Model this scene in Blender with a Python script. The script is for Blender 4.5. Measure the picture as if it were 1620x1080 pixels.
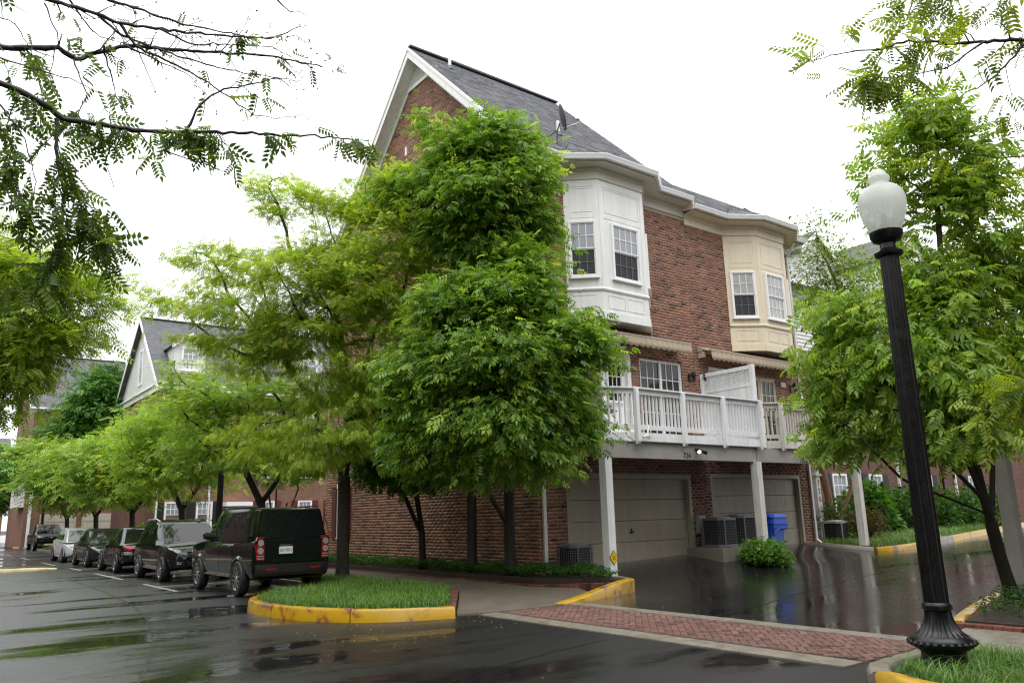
import bpy, bmesh, math, random
import numpy as np
from mathutils import Vector, Matrix
random.seed(7); RNG = np.random.default_rng(11)
for o in list(bpy.data.objects): bpy.data.objects.remove(o)
SC = bpy.context.scene
COL = SC.collection
# ------------------------------------------------------------------ camera
cd = bpy.data.cameras.new('camera'); cam = bpy.data.objects.new('camera', cd); COL.objects.link(cam)
cd.sensor_width = 36; cd.lens = 1236.41/1620*36; cd.clip_end = 3000; cd.clip_start = .05
_f = Vector((0.59451, 0.77425, 0.21701)); _r = Vector((0.79639, -0.60423, -0.02599)); _u = Vector((-0.11100, -0.18827, 0.97582))
cam.matrix_world = Matrix(((_r.x,_u.x,-_f.x,-11.5213),(_r.y,_u.y,-_f.y,-14.1982),(_r.z,_u.z,-_f.z,1.55),(0,0,0,1)))
SC.camera = cam
CAMP = np.array([-11.5213,-14.1982,1.55])
# ------------------------------------------------------------------ overcast sky + soft sun
W = bpy.data.worlds.new('World'); SC.world = W; W.use_nodes = True
nt = W.node_tree; nt.nodes.clear()
sky = nt.nodes.new('ShaderNodeTexSky'); sky.sky_type = 'NISHITA'; sky.sun_disc = False
SUN_EL, SUN_ROT = math.radians(66), math.radians(215)
sky.sun_elevation = SUN_EL; sky.sun_rotation = SUN_ROT; sky.dust_density = 4; sky.air_density = 1.2
hs = nt.nodes.new('ShaderNodeHueSaturation'); hs.inputs['Saturation'].default_value = .12
mx = nt.nodes.new('ShaderNodeMix'); mx.data_type = 'RGBA'; mx.inputs['Factor'].default_value = .92
mx.inputs['B'].default_value = (9.9, 10.0, 10.25, 1)      # the even cloud deck over the clear sky
bg = nt.nodes.new('ShaderNodeBackground'); bg.inputs['Strength'].default_value = .125
ow = nt.nodes.new('ShaderNodeOutputWorld')
nt.links.new(sky.outputs[0], hs.inputs['Color']); nt.links.new(hs.outputs[0], mx.inputs['A'])
wt = nt.nodes.new('ShaderNodeTexCoord'); wx = nt.nodes.new('ShaderNodeSeparateXYZ'); nt.links.new(wt.outputs['Generated'], wx.inputs[0])   # overcast sky: luminance rises smoothly to the zenith
wm = nt.nodes.new('ShaderNodeMapRange'); wm.inputs['From Max'].default_value = 1; wm.inputs['To Min'].default_value = 1; wm.inputs['To Max'].default_value = 2.2; nt.links.new(wx.outputs[2], wm.inputs['Value'])
ws = nt.nodes.new('ShaderNodeVectorMath'); ws.operation = 'SCALE'; nt.links.new(mx.outputs['Result'], ws.inputs[0]); nt.links.new(wm.outputs[0], ws.inputs['Scale']); nt.links.new(ws.outputs[0], bg.inputs['Color']); nt.links.new(bg.outputs[0], ow.inputs['Surface'])
sl = bpy.data.lights.new('sun', 'SUN'); sl.energy = 1.4; sl.angle = math.radians(50); sl.color = (1,.98,.95)
so = bpy.data.objects.new('sun', sl); COL.objects.link(so)
so.rotation_euler = (math.radians(24), 0, math.radians(-35)); so.location = (-20,-20,40)
SC.view_settings.view_transform = 'Standard'; SC.view_settings.look = 'None'
SC.view_settings.exposure = .06; SC.view_settings.gamma = 1; SC.view_settings.use_curve_mapping = False
try:
    SC.cycles.max_bounces = 8; SC.cycles.diffuse_bounces = 3; SC.cycles.glossy_bounces = 3; SC.cycles.transmission_bounces = 4
    SC.cycles.sample_clamp_indirect = 4; SC.cycles.use_denoising = True; SC.cycles.denoiser = 'OPENIMAGEDENOISE'; SC.cycles.denoising_prefilter = 'NONE'; SC.cycles.denoising_input_passes = 'RGB_ALBEDO_NORMAL'; SC.cycles.use_adaptive_sampling = False; SC.cycles.pixel_filter_type = 'BLACKMAN_HARRIS'; SC.cycles.filter_width = 1.25; SC.cycles.blur_glossy = .6
except Exception: pass
# ------------------------------------------------------------------ materials
def nd(t, k, **kw):
    n = t.nodes.new(k)
    for a, b in kw.items(): setattr(n, a, b)
    return n
MATS = {}
def mat(name, col, rough=.5, metal=0, spec=.5, noise=0, nscale=8, bump=0, bscale=60, coat=0, emit=None, rvar=0, attr=False, objrand=0, detail=6, streak=0, big=0):
    if name in MATS: return MATS[name]
    m = bpy.data.materials.new(name); m.use_nodes = True; t = m.node_tree; p = t.nodes['Principled BSDF']
    p.inputs['Roughness'].default_value = rough; p.inputs['Metallic'].default_value = metal
    p.inputs['Specular IOR Level'].default_value = spec; p.inputs['Coat Weight'].default_value = coat; p.inputs['Coat Roughness'].default_value = .04
    tc = nd(t, 'ShaderNodeTexCoord'); src = None
    if attr:
        a = nd(t, 'ShaderNodeAttribute', attribute_name='Col'); src = a.outputs['Color']
    else:
        c = nd(t, 'ShaderNodeRGB'); c.outputs[0].default_value = (*col, 1); src = c.outputs[0]
    if noise or rvar:
        n = nd(t, 'ShaderNodeTexNoise'); n.inputs['Scale'].default_value = nscale; n.inputs['Detail'].default_value = detail; n.inputs['Roughness'].default_value = .65
        t.links.new(tc.outputs['Object'], n.inputs['Vector'])
        if noise:
            mr = nd(t, 'ShaderNodeMapRange'); mr.inputs['From Min'].default_value = .25; mr.inputs['From Max'].default_value = .75
            mr.inputs['To Min'].default_value = 1-noise; mr.inputs['To Max'].default_value = 1+noise
            t.links.new(n.outputs['Fac'], mr.inputs['Value'])
            mm = nd(t, 'ShaderNodeVectorMath', operation='SCALE'); t.links.new(src, mm.inputs[0]); t.links.new(mr.outputs[0], mm.inputs['Scale']); src = mm.outputs[0]
        if rvar:
            m2 = nd(t, 'ShaderNodeMapRange'); m2.inputs['From Min'].default_value = .3; m2.inputs['From Max'].default_value = .7
            m2.inputs['To Min'].default_value = max(.02, rough-rvar); m2.inputs['To Max'].default_value = min(1, rough+rvar)
            t.links.new(n.outputs['Fac'], m2.inputs['Value']); t.links.new(m2.outputs[0], p.inputs['Roughness'])
    for amt, scl, sz in ((streak,(7,7,.5),1.0),(big,(1,1,1),.7)):     # rain streaks and broad weathering
        if not amt: continue
        mp = nd(t, 'ShaderNodeMapping'); mp.inputs['Scale'].default_value = scl; t.links.new(tc.outputs['Object'], mp.inputs['Vector'])
        n = nd(t, 'ShaderNodeTexNoise'); n.inputs['Scale'].default_value = sz; n.inputs['Detail'].default_value = 7; n.inputs['Roughness'].default_value = .7; t.links.new(mp.outputs[0], n.inputs['Vector'])
        mr = nd(t, 'ShaderNodeMapRange'); mr.inputs['From Min'].default_value = .3; mr.inputs['From Max'].default_value = .62; mr.inputs['To Min'].default_value = 1-amt*1.6; mr.inputs['To Max'].default_value = 1+amt*.35
        t.links.new(n.outputs['Fac'], mr.inputs['Value']); mm = nd(t, 'ShaderNodeVectorMath', operation='SCALE'); t.links.new(src, mm.inputs[0]); t.links.new(mr.outputs[0], mm.inputs['Scale']); src = mm.outputs[0]
    if objrand:
        oi = nd(t, 'ShaderNodeObjectInfo'); mr = nd(t, 'ShaderNodeMapRange'); mr.inputs['To Min'].default_value = 1-objrand; mr.inputs['To Max'].default_value = 1+objrand
        t.links.new(oi.outputs['Random'], mr.inputs['Value'])
        mm = nd(t, 'ShaderNodeVectorMath', operation='SCALE'); t.links.new(src, mm.inputs[0]); t.links.new(mr.outputs[0], mm.inputs['Scale']); src = mm.outputs[0]
    t.links.new(src, p.inputs['Base Color'])
    if bump:
        n = nd(t, 'ShaderNodeTexNoise'); n.inputs['Scale'].default_value = bscale; n.inputs['Detail'].default_value = 4
        t.links.new(tc.outputs['Object'], n.inputs['Vector'])
        b = nd(t, 'ShaderNodeBump'); b.inputs['Strength'].default_value = bump; b.inputs['Distance'].default_value = .01
        t.links.new(n.outputs['Fac'], b.inputs['Height']); t.links.new(b.outputs[0], p.inputs['Normal'])
    if emit:
        p.inputs['Emission Color'].default_value = (*emit[:3], 1); p.inputs['Emission Strength'].default_value = emit[3]
    MATS[name] = m; return m
def leafmat(name, trans=.52, rough=.36):
    m = bpy.data.materials.new(name); m.use_nodes = True; t = m.node_tree; p = t.nodes['Principled BSDF']; out = t.nodes['Material Output']
    a = nd(t, 'ShaderNodeAttribute', attribute_name='Col')
    t.links.new(a.outputs['Color'], p.inputs['Base Color']); p.inputs['Roughness'].default_value = rough; p.inputs['Specular IOR Level'].default_value = .45
    tr = nd(t, 'ShaderNodeBsdfTranslucent'); mc = nd(t, 'ShaderNodeMix'); mc.data_type = 'RGBA'; mc.blend_type = 'MULTIPLY'; mc.inputs['Factor'].default_value = 1
    mc.inputs['B'].default_value = (1.45, 1.35, .6, 1); t.links.new(a.outputs['Color'], mc.inputs['A']); t.links.new(mc.outputs['Result'], tr.inputs['Color'])
    mx = nd(t, 'ShaderNodeMixShader'); mx.inputs[0].default_value = trans
    t.links.new(p.outputs[0], mx.inputs[1]); t.links.new(tr.outputs[0], mx.inputs[2]); t.links.new(mx.outputs[0], out.inputs['Surface'])
    return m
def brick_tex(name, c1, c2, mortar, scale=1.0, rough=.75):
    m = bpy.data.materials.new(name); m.use_nodes = True; t = m.node_tree; p = t.nodes['Principled BSDF']; p.inputs['Roughness'].default_value = rough
    g = nd(t, 'ShaderNodeNewGeometry'); s = nd(t, 'ShaderNodeSeparateXYZ'); t.links.new(g.outputs['Position'], s.inputs[0])
    ad = nd(t, 'ShaderNodeMath', operation='ADD'); t.links.new(s.outputs[0], ad.inputs[0]); t.links.new(s.outputs[1], ad.inputs[1])
    cb = nd(t, 'ShaderNodeCombineXYZ'); t.links.new(ad.outputs[0], cb.inputs[0]); t.links.new(s.outputs[2], cb.inputs[1])
    b = nd(t, 'ShaderNodeTexBrick'); b.inputs['Scale'].default_value = scale; b.inputs['Brick Width'].default_value = .215; b.inputs['Row Height'].default_value = .072
    b.inputs['Mortar Size'].default_value = .007; b.inputs['Color1'].default_value = (*c1,1); b.inputs['Color2'].default_value = (*c2,1); b.inputs['Mortar'].default_value = (*mortar,1)
    t.links.new(cb.outputs[0], b.inputs['Vector']); n = nd(t, 'ShaderNodeTexNoise'); n.inputs['Scale'].default_value = .9; n.inputs['Detail'].default_value = 6
    t.links.new(g.outputs['Position'], n.inputs['Vector'])
    mr = nd(t, 'ShaderNodeMapRange'); mr.inputs['To Min'].default_value = .6; mr.inputs['To Max'].default_value = 1.4; t.links.new(n.outputs['Fac'], mr.inputs['Value'])
    mm = nd(t, 'ShaderNodeVectorMath', operation='SCALE'); t.links.new(b.outputs['Color'], mm.inputs[0]); t.links.new(mr.outputs[0], mm.inputs['Scale']); t.links.new(mm.outputs[0], p.inputs['Base Color'])
    bp = nd(t, 'ShaderNodeBump'); bp.inputs['Strength'].default_value = .6; bp.inputs['Distance'].default_value = .008; bp.invert = True
    t.links.new(b.outputs['Fac'], bp.inputs['Height']); t.links.new(bp.outputs[0], p.inputs['Normal'])
    return m
def shingle_tex(name, c):
    m = bpy.data.materials.new(name); m.use_nodes = True; t = m.node_tree; p = t.nodes['Principled BSDF']; p.inputs['Roughness'].default_value = .7
    g = nd(t, 'ShaderNodeNewGeometry'); s = nd(t, 'ShaderNodeSeparateXYZ'); t.links.new(g.outputs['Position'], s.inputs[0])
    ad = nd(t, 'ShaderNodeMath', operation='ADD'); t.links.new(s.outputs[0], ad.inputs[0]); t.links.new(s.outputs[1], ad.inputs[1])
    cb = nd(t, 'ShaderNodeCombineXYZ'); t.links.new(s.outputs[0], cb.inputs[0]); t.links.new(s.outputs[2], cb.inputs[1])
    b = nd(t, 'ShaderNodeTexBrick'); b.inputs['Scale'].default_value = 1; b.inputs['Brick Width'].default_value = .3; b.inputs['Row Height'].default_value = .1
    b.inputs['Mortar Size'].default_value = .008; b.inputs['Color1'].default_value = (c*.75,c*.76,c*.84,1); b.inputs['Color2'].default_value = (c*1.3,c*1.3,c*1.4,1); b.inputs['Mortar'].default_value = (c*.5,c*.5,c*.52,1)
    t.links.new(cb.outputs[0], b.inputs['Vector']); t.links.new(b.outputs['Color'], p.inputs['Base Color'])
    return m
M = dict(
 white=mat('white_paint', (.79,.79,.76), .42, noise=.04, nscale=3, streak=.07), cream=mat('cream_paint', (.72,.635,.465), .45, noise=.04, nscale=3, streak=.07),
 trim=mat('white_vinyl', (.82,.82,.82), .35, noise=.03), rail=mat('painted_timber', (.78,.79,.79), .5, noise=.06, nscale=5, streak=.10, bump=.15, bscale=40),
 rail2=mat('weathered_painted_timber', (.62,.60,.54), .55, streak=.16, noise=.12, nscale=5, bump=.15, bscale=40),
 mortar=mat('mortar', (.40,.34,.275), .9, noise=.2, nscale=6), brick=mat('brick', (1,1,1), .78, attr=True, noise=.2, nscale=25, big=.16, streak=.08, bump=.25, bscale=90),
 shingle=mat('asphalt_shingle', (1,1,1), .72, attr=True, big=.10, noise=.28, nscale=30), dark=mat('dark_cavity', (.012,.012,.013), .9),
 glass=mat('window_glass', (.016,.017,.014), .03, spec=.5), sky_pane=mat('pale_sky_glass', (.26,.28,.31), .12, spec=.8), screen=mat('insect_screen', (.035,.038,.042), .55, spec=.25),  # upper panes pale blue-grey, with the sky's reflection put into the colour
 curtain=mat('curtain_behind_glass', (.4,.4,.39), .15, spec=.7, noise=.25, nscale=4),
 garage=mat('garage_door_paint', (.46,.42,.33), .55, streak=.08, noise=.06, nscale=2), awn=mat('awning_canvas', (.43,.35,.25), .85, noise=.1, nscale=6), awncase=mat('awning_case', (.36,.30,.24), .5),
 iron=mat('black_cast_iron', (.006,.006,.007), .33, spec=.4, big=.3, noise=.3, nscale=10, rvar=.12, bump=.12, bscale=50), globe=None,
 grey=mat('galvanised_steel', (.32,.33,.34), .4, metal=.6, noise=.1), acg=mat('grey_air_conditioner_paint', (.10,.105,.11), .45), acl=mat('light_grey_case', (.38,.38,.36), .5),
 blue=mat('blue_bin_plastic', (.014,.09,.52), .38, noise=.08), yellow=None, conc=mat('wet_concrete', (.185,.165,.13), .38, noise=.25, nscale=5, rvar=.15, bump=.1, bscale=60),
 soil=mat('wet_mulch', (.030,.017,.011), .8, noise=.5, nscale=22, bump=.9, bscale=35), lawn=mat('lawn_base', (.03,.06,.012), .9, noise=.4, nscale=15),
 stripe=mat('worn_white_paint', (.33,.33,.32), .35, noise=.3, nscale=12), bark=mat('bark', (.055,.045,.035), .8, noise=.45, nscale=9, bump=.8, bscale=28),
 bark_dark=mat('wet_dark_bark', (.022,.018,.015), .6, noise=.4, nscale=9, bump=.6, bscale=28), birchbark=mat('peeling_birch_bark', (.28,.15,.09), .7, noise=.5, nscale=12, bump=.6, bscale=20),
 leaf=leafmat('leaf'), leaf_far=leafmat('far_leaf', .3, .5), blade=leafmat('grass_blade', .3, .35), lit=mat('lit_lamp_glass', (1,.9,.7), .3, emit=(1,.80,.48,5)),
 metal_white=mat('white_metal', (.8,.8,.8), .35), red=mat('maroon_shutter_paint', (.10,.018,.014), .5), black=mat('black_shutter_paint', (.012,.014,.014), .45),
 siding=mat('white_siding', (.66,.66,.63), .5), beam=mat('grey_beam', (.30,.285,.255), .6, noise=.15, nscale=4), eave=mat('pale_eave_paint', (.60,.565,.48), .5, noise=.05), conc_dark=mat('dark_wet_concrete', (.15,.128,.10), .34, noise=.14, nscale=2.5, rvar=.06, bump=.1, bscale=60), pale_yellow=mat('faded_yellow_paint', (.50,.42,.20), .4, noise=.25, nscale=6), sand=mat('dark_joint_sand', (.045,.033,.026), .9), sign=mat('yellow_sign_face', (.75,.44,.02), .4), ink=mat('black_lettering', (.01,.01,.01), .5),  # beam is greyer than the rail timber, also on the right-hand balcony
 rubber=mat('tyre_rubber', (.014,.014,.015), .6, noise=.2), chrome=mat('bright_alloy', (.62,.63,.65), .22, metal=1), plastic=mat('black_trim_plastic', (.012,.012,.013), .45),
 carglass=mat('car_window_glass', (.008,.009,.009), .02, spec=.38), lamp_red=mat('red_tail_lamp', (.24,.008,.008), .1, spec=.5), lamp_clear=mat('clear_lamp_glass', (.26,.275,.28), .1, spec=.8), screenbar=mat('screened_bars', (.11,.115,.12), .5),
 plate=mat('plate_white', (.62,.65,.68), .4), dish=mat('dish_grey', (.07,.075,.08), .5), pvc=mat('white_pipe', (.72,.72,.7), .4),
 steelwire=mat('wire_guard', (.22,.23,.24), .4, metal=.5), brownwood=mat('dark_patio_furniture', (.03,.022,.018), .5), teal=mat('green_board', (.02,.14,.08), .5),
)
def yellow_mat():
    m = bpy.data.materials.new('chipped_yellow_paint'); m.use_nodes = True; t = m.node_tree; p = t.nodes['Principled BSDF']; p.inputs['Roughness'].default_value = .3
    tc = nd(t, 'ShaderNodeTexCoord'); n = nd(t, 'ShaderNodeTexNoise'); n.inputs['Scale'].default_value = 2.6; n.inputs['Detail'].default_value = 9; n.inputs['Roughness'].default_value = .62
    t.links.new(tc.outputs['Object'], n.inputs['Vector'])
    r = nd(t, 'ShaderNodeValToRGB'); e = r.color_ramp.elements; e[0].position = .34; e[0].color = (.13,.115,.10,1); e[1].position = .372; e[1].color = (.26,.055,.02,1)
    for po, c in ((.395,(.36,.20,.009,1)),(.5,(.45,.265,.010,1)),(.68,(.40,.225,.009,1))):
        x = e.new(po); x.color = c
    t.links.new(n.outputs['Fac'], r.inputs[0]); t.links.new(r.outputs[0], p.inputs['Base Color'])
    b = nd(t, 'ShaderNodeBump'); b.inputs['Strength'].default_value = .5; b.inputs['Distance'].default_value = .01; t.links.new(n.outputs['Fac'], b.inputs['Height']); t.links.new(b.outputs[0], p.inputs['Normal'])
    return m
M['yellow'] = yellow_mat()
def globe_mat():
    m = bpy.data.materials.new('frosted_globe'); m.use_nodes = True; t = m.node_tree; p = t.nodes['Principled BSDF']; out = t.nodes['Material Output']
    p.inputs['Base Color'].default_value = (.72,.74,.70,1); p.inputs['Roughness'].default_value = .22
    tr = nd(t, 'ShaderNodeBsdfTranslucent'); tr.inputs['Color'].default_value = (.85,.88,.83,1); mx = nd(t, 'ShaderNodeMixShader'); mx.inputs[0].default_value = .5
    t.links.new(p.outputs[0], mx.inputs[1]); t.links.new(tr.outputs[0], mx.inputs[2])
    tp = nd(t, 'ShaderNodeBsdfTransparent'); m3 = nd(t, 'ShaderNodeMixShader'); m3.inputs[0].default_value = .22; t.links.new(mx.outputs[0], m3.inputs[1]); t.links.new(tp.outputs[0], m3.inputs[2]); t.links.new(m3.outputs[0], out.inputs['Surface']); return m
M['globe'] = globe_mat()
def road_mat(nm='wet_asphalt', rlo=.06, rhi=.22, wav=.25, grit=.35):
    m = bpy.data.materials.new(nm); m.use_nodes = True; t = m.node_tree; p = t.nodes['Principled BSDF']; L = t.links
    g = nd(t, 'ShaderNodeNewGeometry'); mp = nd(t, 'ShaderNodeMapping'); L.new(g.outputs['Position'], mp.inputs['Vector'])
    mp.inputs['Rotation'].default_value = (0,0,math.radians(42)); mp.inputs['Scale'].default_value = (.22,.75,1)
    n1 = nd(t, 'ShaderNodeTexNoise'); n1.inputs['Scale'].default_value = .9; n1.inputs['Detail'].default_value = 5; n1.inputs['Roughness'].default_value = .55; n1.inputs['Distortion'].default_value = .4
    L.new(mp.outputs[0], n1.inputs['Vector'])
    n2 = nd(t, 'ShaderNodeTexNoise'); n2.inputs['Scale'].default_value = 60; n2.inputs['Detail'].default_value = 4; L.new(g.outputs['Position'], n2.inputs['Vector'])
    n3 = nd(t, 'ShaderNodeTexVoronoi'); n3.inputs['Scale'].default_value = 70; L.new(g.outputs['Position'], n3.inputs['Vector'])
    rr = nd(t, 'ShaderNodeMapRange'); rr.interpolation_type = 'SMOOTHSTEP'; rr.inputs['From Min'].default_value = .36; rr.inputs['From Max'].default_value = .52
    rr.inputs['To Min'].default_value = rlo; rr.inputs['To Max'].default_value = rhi; L.new(n1.outputs['Fac'], rr.inputs['Value']); L.new(rr.outputs[0], p.inputs['Roughness'])
    cr = nd(t, 'ShaderNodeValToRGB'); e = cr.color_ramp.elements; e[0].position = .35; e[0].color = (.006,.006,.0065,1); e[1].position = .72; e[1].color = (.020,.0195,.0195,1); L.new(n2.outputs['Fac'], cr.inputs[0])
    sp = nd(t, 'ShaderNodeMapRange'); sp.inputs['From Min'].default_value = .0; sp.inputs['From Max'].default_value = .12; sp.inputs['To Min'].default_value = 3.5; sp.inputs['To Max'].default_value = 1; L.new(n3.outputs['Distance'], sp.inputs['Value'])
    sc = nd(t, 'ShaderNodeVectorMath', operation='SCALE'); L.new(cr.outputs[0], sc.inputs[0]); L.new(sp.outputs[0], sc.inputs['Scale']); L.new(sc.outputs[0], p.inputs['Base Color'])
    bs = nd(t, 'ShaderNodeMapRange'); bs.inputs['From Min'].default_value = .40; bs.inputs['From Max'].default_value = .58; bs.inputs['To Min'].default_value = .012; bs.inputs['To Max'].default_value = grit; L.new(n1.outputs['Fac'], bs.inputs['Value'])
    b = nd(t, 'ShaderNodeBump'); b.inputs['Distance'].default_value = .011; L.new(bs.outputs[0], b.inputs['Strength']); L.new(n2.outputs['Fac'], b.inputs['Height'])
    n4 = nd(t, 'ShaderNodeTexNoise'); n4.inputs['Scale'].default_value = 7; n4.inputs['Detail'].default_value = 2; L.new(g.outputs['Position'], n4.inputs['Vector'])
    b2 = nd(t, 'ShaderNodeBump'); b2.inputs['Distance'].default_value = .01; b2.inputs['Strength'].default_value = .10; L.new(n4.outputs['Fac'], b2.inputs['Height']); L.new(b.outputs[0], b2.inputs['Normal'])
    n5 = nd(t, 'ShaderNodeTexNoise'); n5.inputs['Scale'].default_value = 1.3; n5.inputs['Detail'].default_value = 3; L.new(g.outputs['Position'], n5.inputs['Vector'])
    b3 = nd(t, 'ShaderNodeBump'); b3.inputs['Distance'].default_value = .03; b3.inputs['Strength'].default_value = wav; L.new(n5.outputs['Fac'], b3.inputs['Height']); L.new(b2.outputs[0], b3.inputs['Normal']); L.new(b3.outputs[0], p.inputs['Normal'])
    p.inputs['Specular IOR Level'].default_value = .5; p.inputs['IOR'].default_value = 1.48
    return m
M['road'] = road_mat('wet_street_asphalt', .07, .40, .5); M['drive'] = road_mat('wet_drive_asphalt', .04, .15, .12, .10)
def paint(name, c, rough=.22, metal=.3):
    return mat(name, c, max(.05,rough*.5), metal=metal*.3, spec=.5, noise=.04)
# ------------------------------------------------------------------ mesh building
ORG = {}
def props(o, label=None, cat=None, group=None, kind=None):
    if label: o['label'] = label
    if cat: o['category'] = cat
    if group: o['group'] = group
    if kind: o['kind'] = kind
    return o
def thing(name, loc, label, cat, group=None, rot=0):
    o = bpy.data.objects.new(name, None); o.empty_display_size = .2; COL.objects.link(o); o.location = loc; o.rotation_euler = (0,0,rot)
    ORG[o.name] = np.array(loc, float) if rot == 0 else np.zeros(3)
    return props(o, label, cat, group)
def link(name, me, m, parent=None, **kw):
    o = bpy.data.objects.new(name, me); COL.objects.link(o)
    if m is not None and not me.materials: me.materials.append(m)
    if parent is not None:
        o.parent = parent; ORG[o.name] = ORG[parent.name]
    else: ORG[o.name] = np.zeros(3)
    return props(o, **kw)
def npmesh(name, V, F, m, parent=None, colors=None, smooth=False, **kw):
    """V (n,3), F (m,k) int array or list of lists"""
    V = np.asarray(V, float)
    if parent is not None: V = V - ORG[parent.name]
    me = bpy.data.meshes.new(name)
    if isinstance(F, np.ndarray):
        me.vertices.add(len(V)); me.vertices.foreach_set('co', V.astype(np.float32).ravel())
        k = F.shape[1]; me.loops.add(F.size); me.loops.foreach_set('vertex_index', F.astype(np.int32).ravel())
        me.polygons.add(len(F)); me.polygons.foreach_set('loop_start', np.arange(0, F.size, k, dtype=np.int32)); me.polygons.foreach_set('loop_total', np.full(len(F), k, np.int32))
        me.update(calc_edges=True)
    else:
        me.from_pydata([tuple(v) for v in V], [], F)
    if colors is not None:
        a = me.color_attributes.new('Col', 'FLOAT_COLOR', 'POINT'); c = np.ones((len(V),4), np.float32); c[:,:3] = colors; a.data.foreach_set('color', c.ravel())
    if smooth: me.polygons.foreach_set('use_smooth', np.ones(len(me.polygons), bool))
    return link(name, me, m, parent, **kw)
class MB:
    def __init__(s): s.v = []; s.f = []
    def add(s, vs, fs):
        n = len(s.v); s.v += [tuple(map(float, v)) for v in vs]; s.f += [[i+n for i in f] for f in fs]; return s
    def box(s, x0, x1, y0, y1, z0, z1):
        return s.add([(x0,y0,z0),(x1,y0,z0),(x1,y1,z0),(x0,y1,z0),(x0,y0,z1),(x1,y0,z1),(x1,y1,z1),(x0,y1,z1)],
                     [[3,2,1,0],[4,5,6,7],[0,1,5,4],[1,2,6,5],[2,3,7,6],[3,0,4,7]])
    def hexa(s, lo, hi):    # two quads joined
        return s.add(list(lo)+list(hi), [[3,2,1,0],[4,5,6,7],[0,1,5,4],[1,2,6,5],[2,3,7,6],[3,0,4,7]])
    def prism(s, pts, vec):
        n = len(pts); v = np.array(vec, float); p = [np.array(q, float) for q in pts]
        return s.add(p+[q+v for q in p], [list(range(n))[::-1], list(range(n, 2*n))]+[[i,(i+1)%n,n+(i+1)%n,n+i] for i in range(n)])
    def face(s, pts): return s.add(pts, [list(range(len(pts)))])
    def bar(s, a, b, w, h, up=(0,0,1)):   # box section bar from a to b
        a = np.array(a, float); b = np.array(b, float); d = b-a; d = d/np.linalg.norm(d); u = np.array(up, float)
        r = np.cross(d, u); n = np.linalg.norm(r)
        if n < 1e-6: r = np.cross(d, (1,0,0)); n = np.linalg.norm(r)
        r /= n; u = np.cross(r, d)
        q = [(-w/2,-h/2),(w/2,-h/2),(w/2,h/2),(-w/2,h/2)]
        return s.hexa([a+r*i+u*j for i, j in q], [b+r*i+u*j for i, j in q])
    def tube(s, pts, rad, n=8, cap=True):
        pts = [np.array(p, float) for p in pts]; rad = [rad]*len(pts) if np.isscalar(rad) else rad
        base = len(s.v); ref = np.array([.13,.27,.95]); prev = None
        for i, p in enumerate(pts):
            t = (pts[min(i+1,len(pts)-1)]-pts[max(i-1,0)]); t = t/(np.linalg.norm(t)+1e-9)
            r = ref-t*(ref@t) if prev is None else prev-t*(prev@t)
            if np.linalg.norm(r) < 1e-3: r = np.cross(t,(1,0,0))
            r /= np.linalg.norm(r); prev = r; b = np.cross(t, r)
            for k in range(n):
                a = 2*math.pi*k/n; s.v.append(tuple(p+rad[i]*(math.cos(a)*r+math.sin(a)*b)))
        for i in range(len(pts)-1):
            for k in range(n):
                s.f.append([base+i*n+k, base+i*n+(k+1)%n, base+(i+1)*n+(k+1)%n, base+(i+1)*n+k])
        if cap: s.f.append([base+k for k in range(n)][::-1]); s.f.append([base+(len(pts)-1)*n+k for k in range(n)])
        return s
    def lathe(s, prof, c, n=24, flute=0, nfl=12, zr=None):   # prof [(r,z)]
        base = len(s.v)
        for r, z in prof:
            for k in range(n):
                a = 2*math.pi*k/n; rr = r
                if flute and (zr is None or zr[0] <= z <= zr[1]): rr = r*(1-flute*(.5+.5*math.cos(a*nfl)))
                s.v.append((c[0]+rr*math.cos(a), c[1]+rr*math.sin(a), c[2]+z))
        for i in range(len(prof)-1):
            for k in range(n): s.f.append([base+i*n+k, base+i*n+(k+1)%n, base+(i+1)*n+(k+1)%n, base+(i+1)*n+k])
        s.f.append([base+k for k in range(n)][::-1]); s.f.append([base+(len(prof)-1)*n+k for k in range(n)])
        return s
    def build(s, name, m, parent=None, smooth=False, **kw):
        return npmesh(name, np.array(s.v), s.f, m, parent, smooth=smooth, **kw)
def shade_auto(o, ang=40):
    for p in o.data.polygons: p.use_smooth = True
    try: o.data.set_sharp_from_angle(angle=math.radians(ang))
    except Exception: pass
    return o
def text(body, name, size, P, xdir, ydir, m, parent, extrude=.003, align='CENTER'):
    c = bpy.data.curves.new(name, 'FONT'); c.body = body; c.size = size; c.extrude = extrude; c.align_x = align; c.align_y = 'CENTER'
    o = bpy.data.objects.new(name, c); COL.objects.link(o); c.materials.append(m); o.parent = parent; ORG[o.name] = ORG[parent.name]
    x = Vector(xdir).normalized(); y = Vector(ydir).normalized(); z = x.cross(y); p = Vector(P)-Vector(ORG[parent.name])
    bpy.context.view_layer.update(); dg = bpy.context.evaluated_depsgraph_get(); me = bpy.data.meshes.new_from_object(o.evaluated_get(dg)); bpy.data.objects.remove(o)
    o = bpy.data.objects.new(name, me); COL.objects.link(o); o.parent = parent; ORG[o.name] = ORG[parent.name]
    o.matrix_local = Matrix(((x.x,y.x,z.x,p.x),(x.y,y.y,z.y,p.y),(x.z,y.z,z.z,p.z),(0,0,0,1)))
    return o
def smooth01(t): t = np.clip(t, 0, 1); return t*t*(3-2*t)
def sfall(x): return .027*np.clip(x, 0, 10.4)
def slabz(x): return .3+.03*np.clip(np.asarray(x)-1, 0, 6.5)
def ground(x, y):
    s = sfall(x); k = smooth01((np.asarray(y)+2.7)/2.6)*smooth01((np.asarray(x)+.2)/.5)*(1-smooth01((np.asarray(x)-10.3)/1.5))
    return s+(slabz(x)-s)*k
BL={}; PL={}
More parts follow.
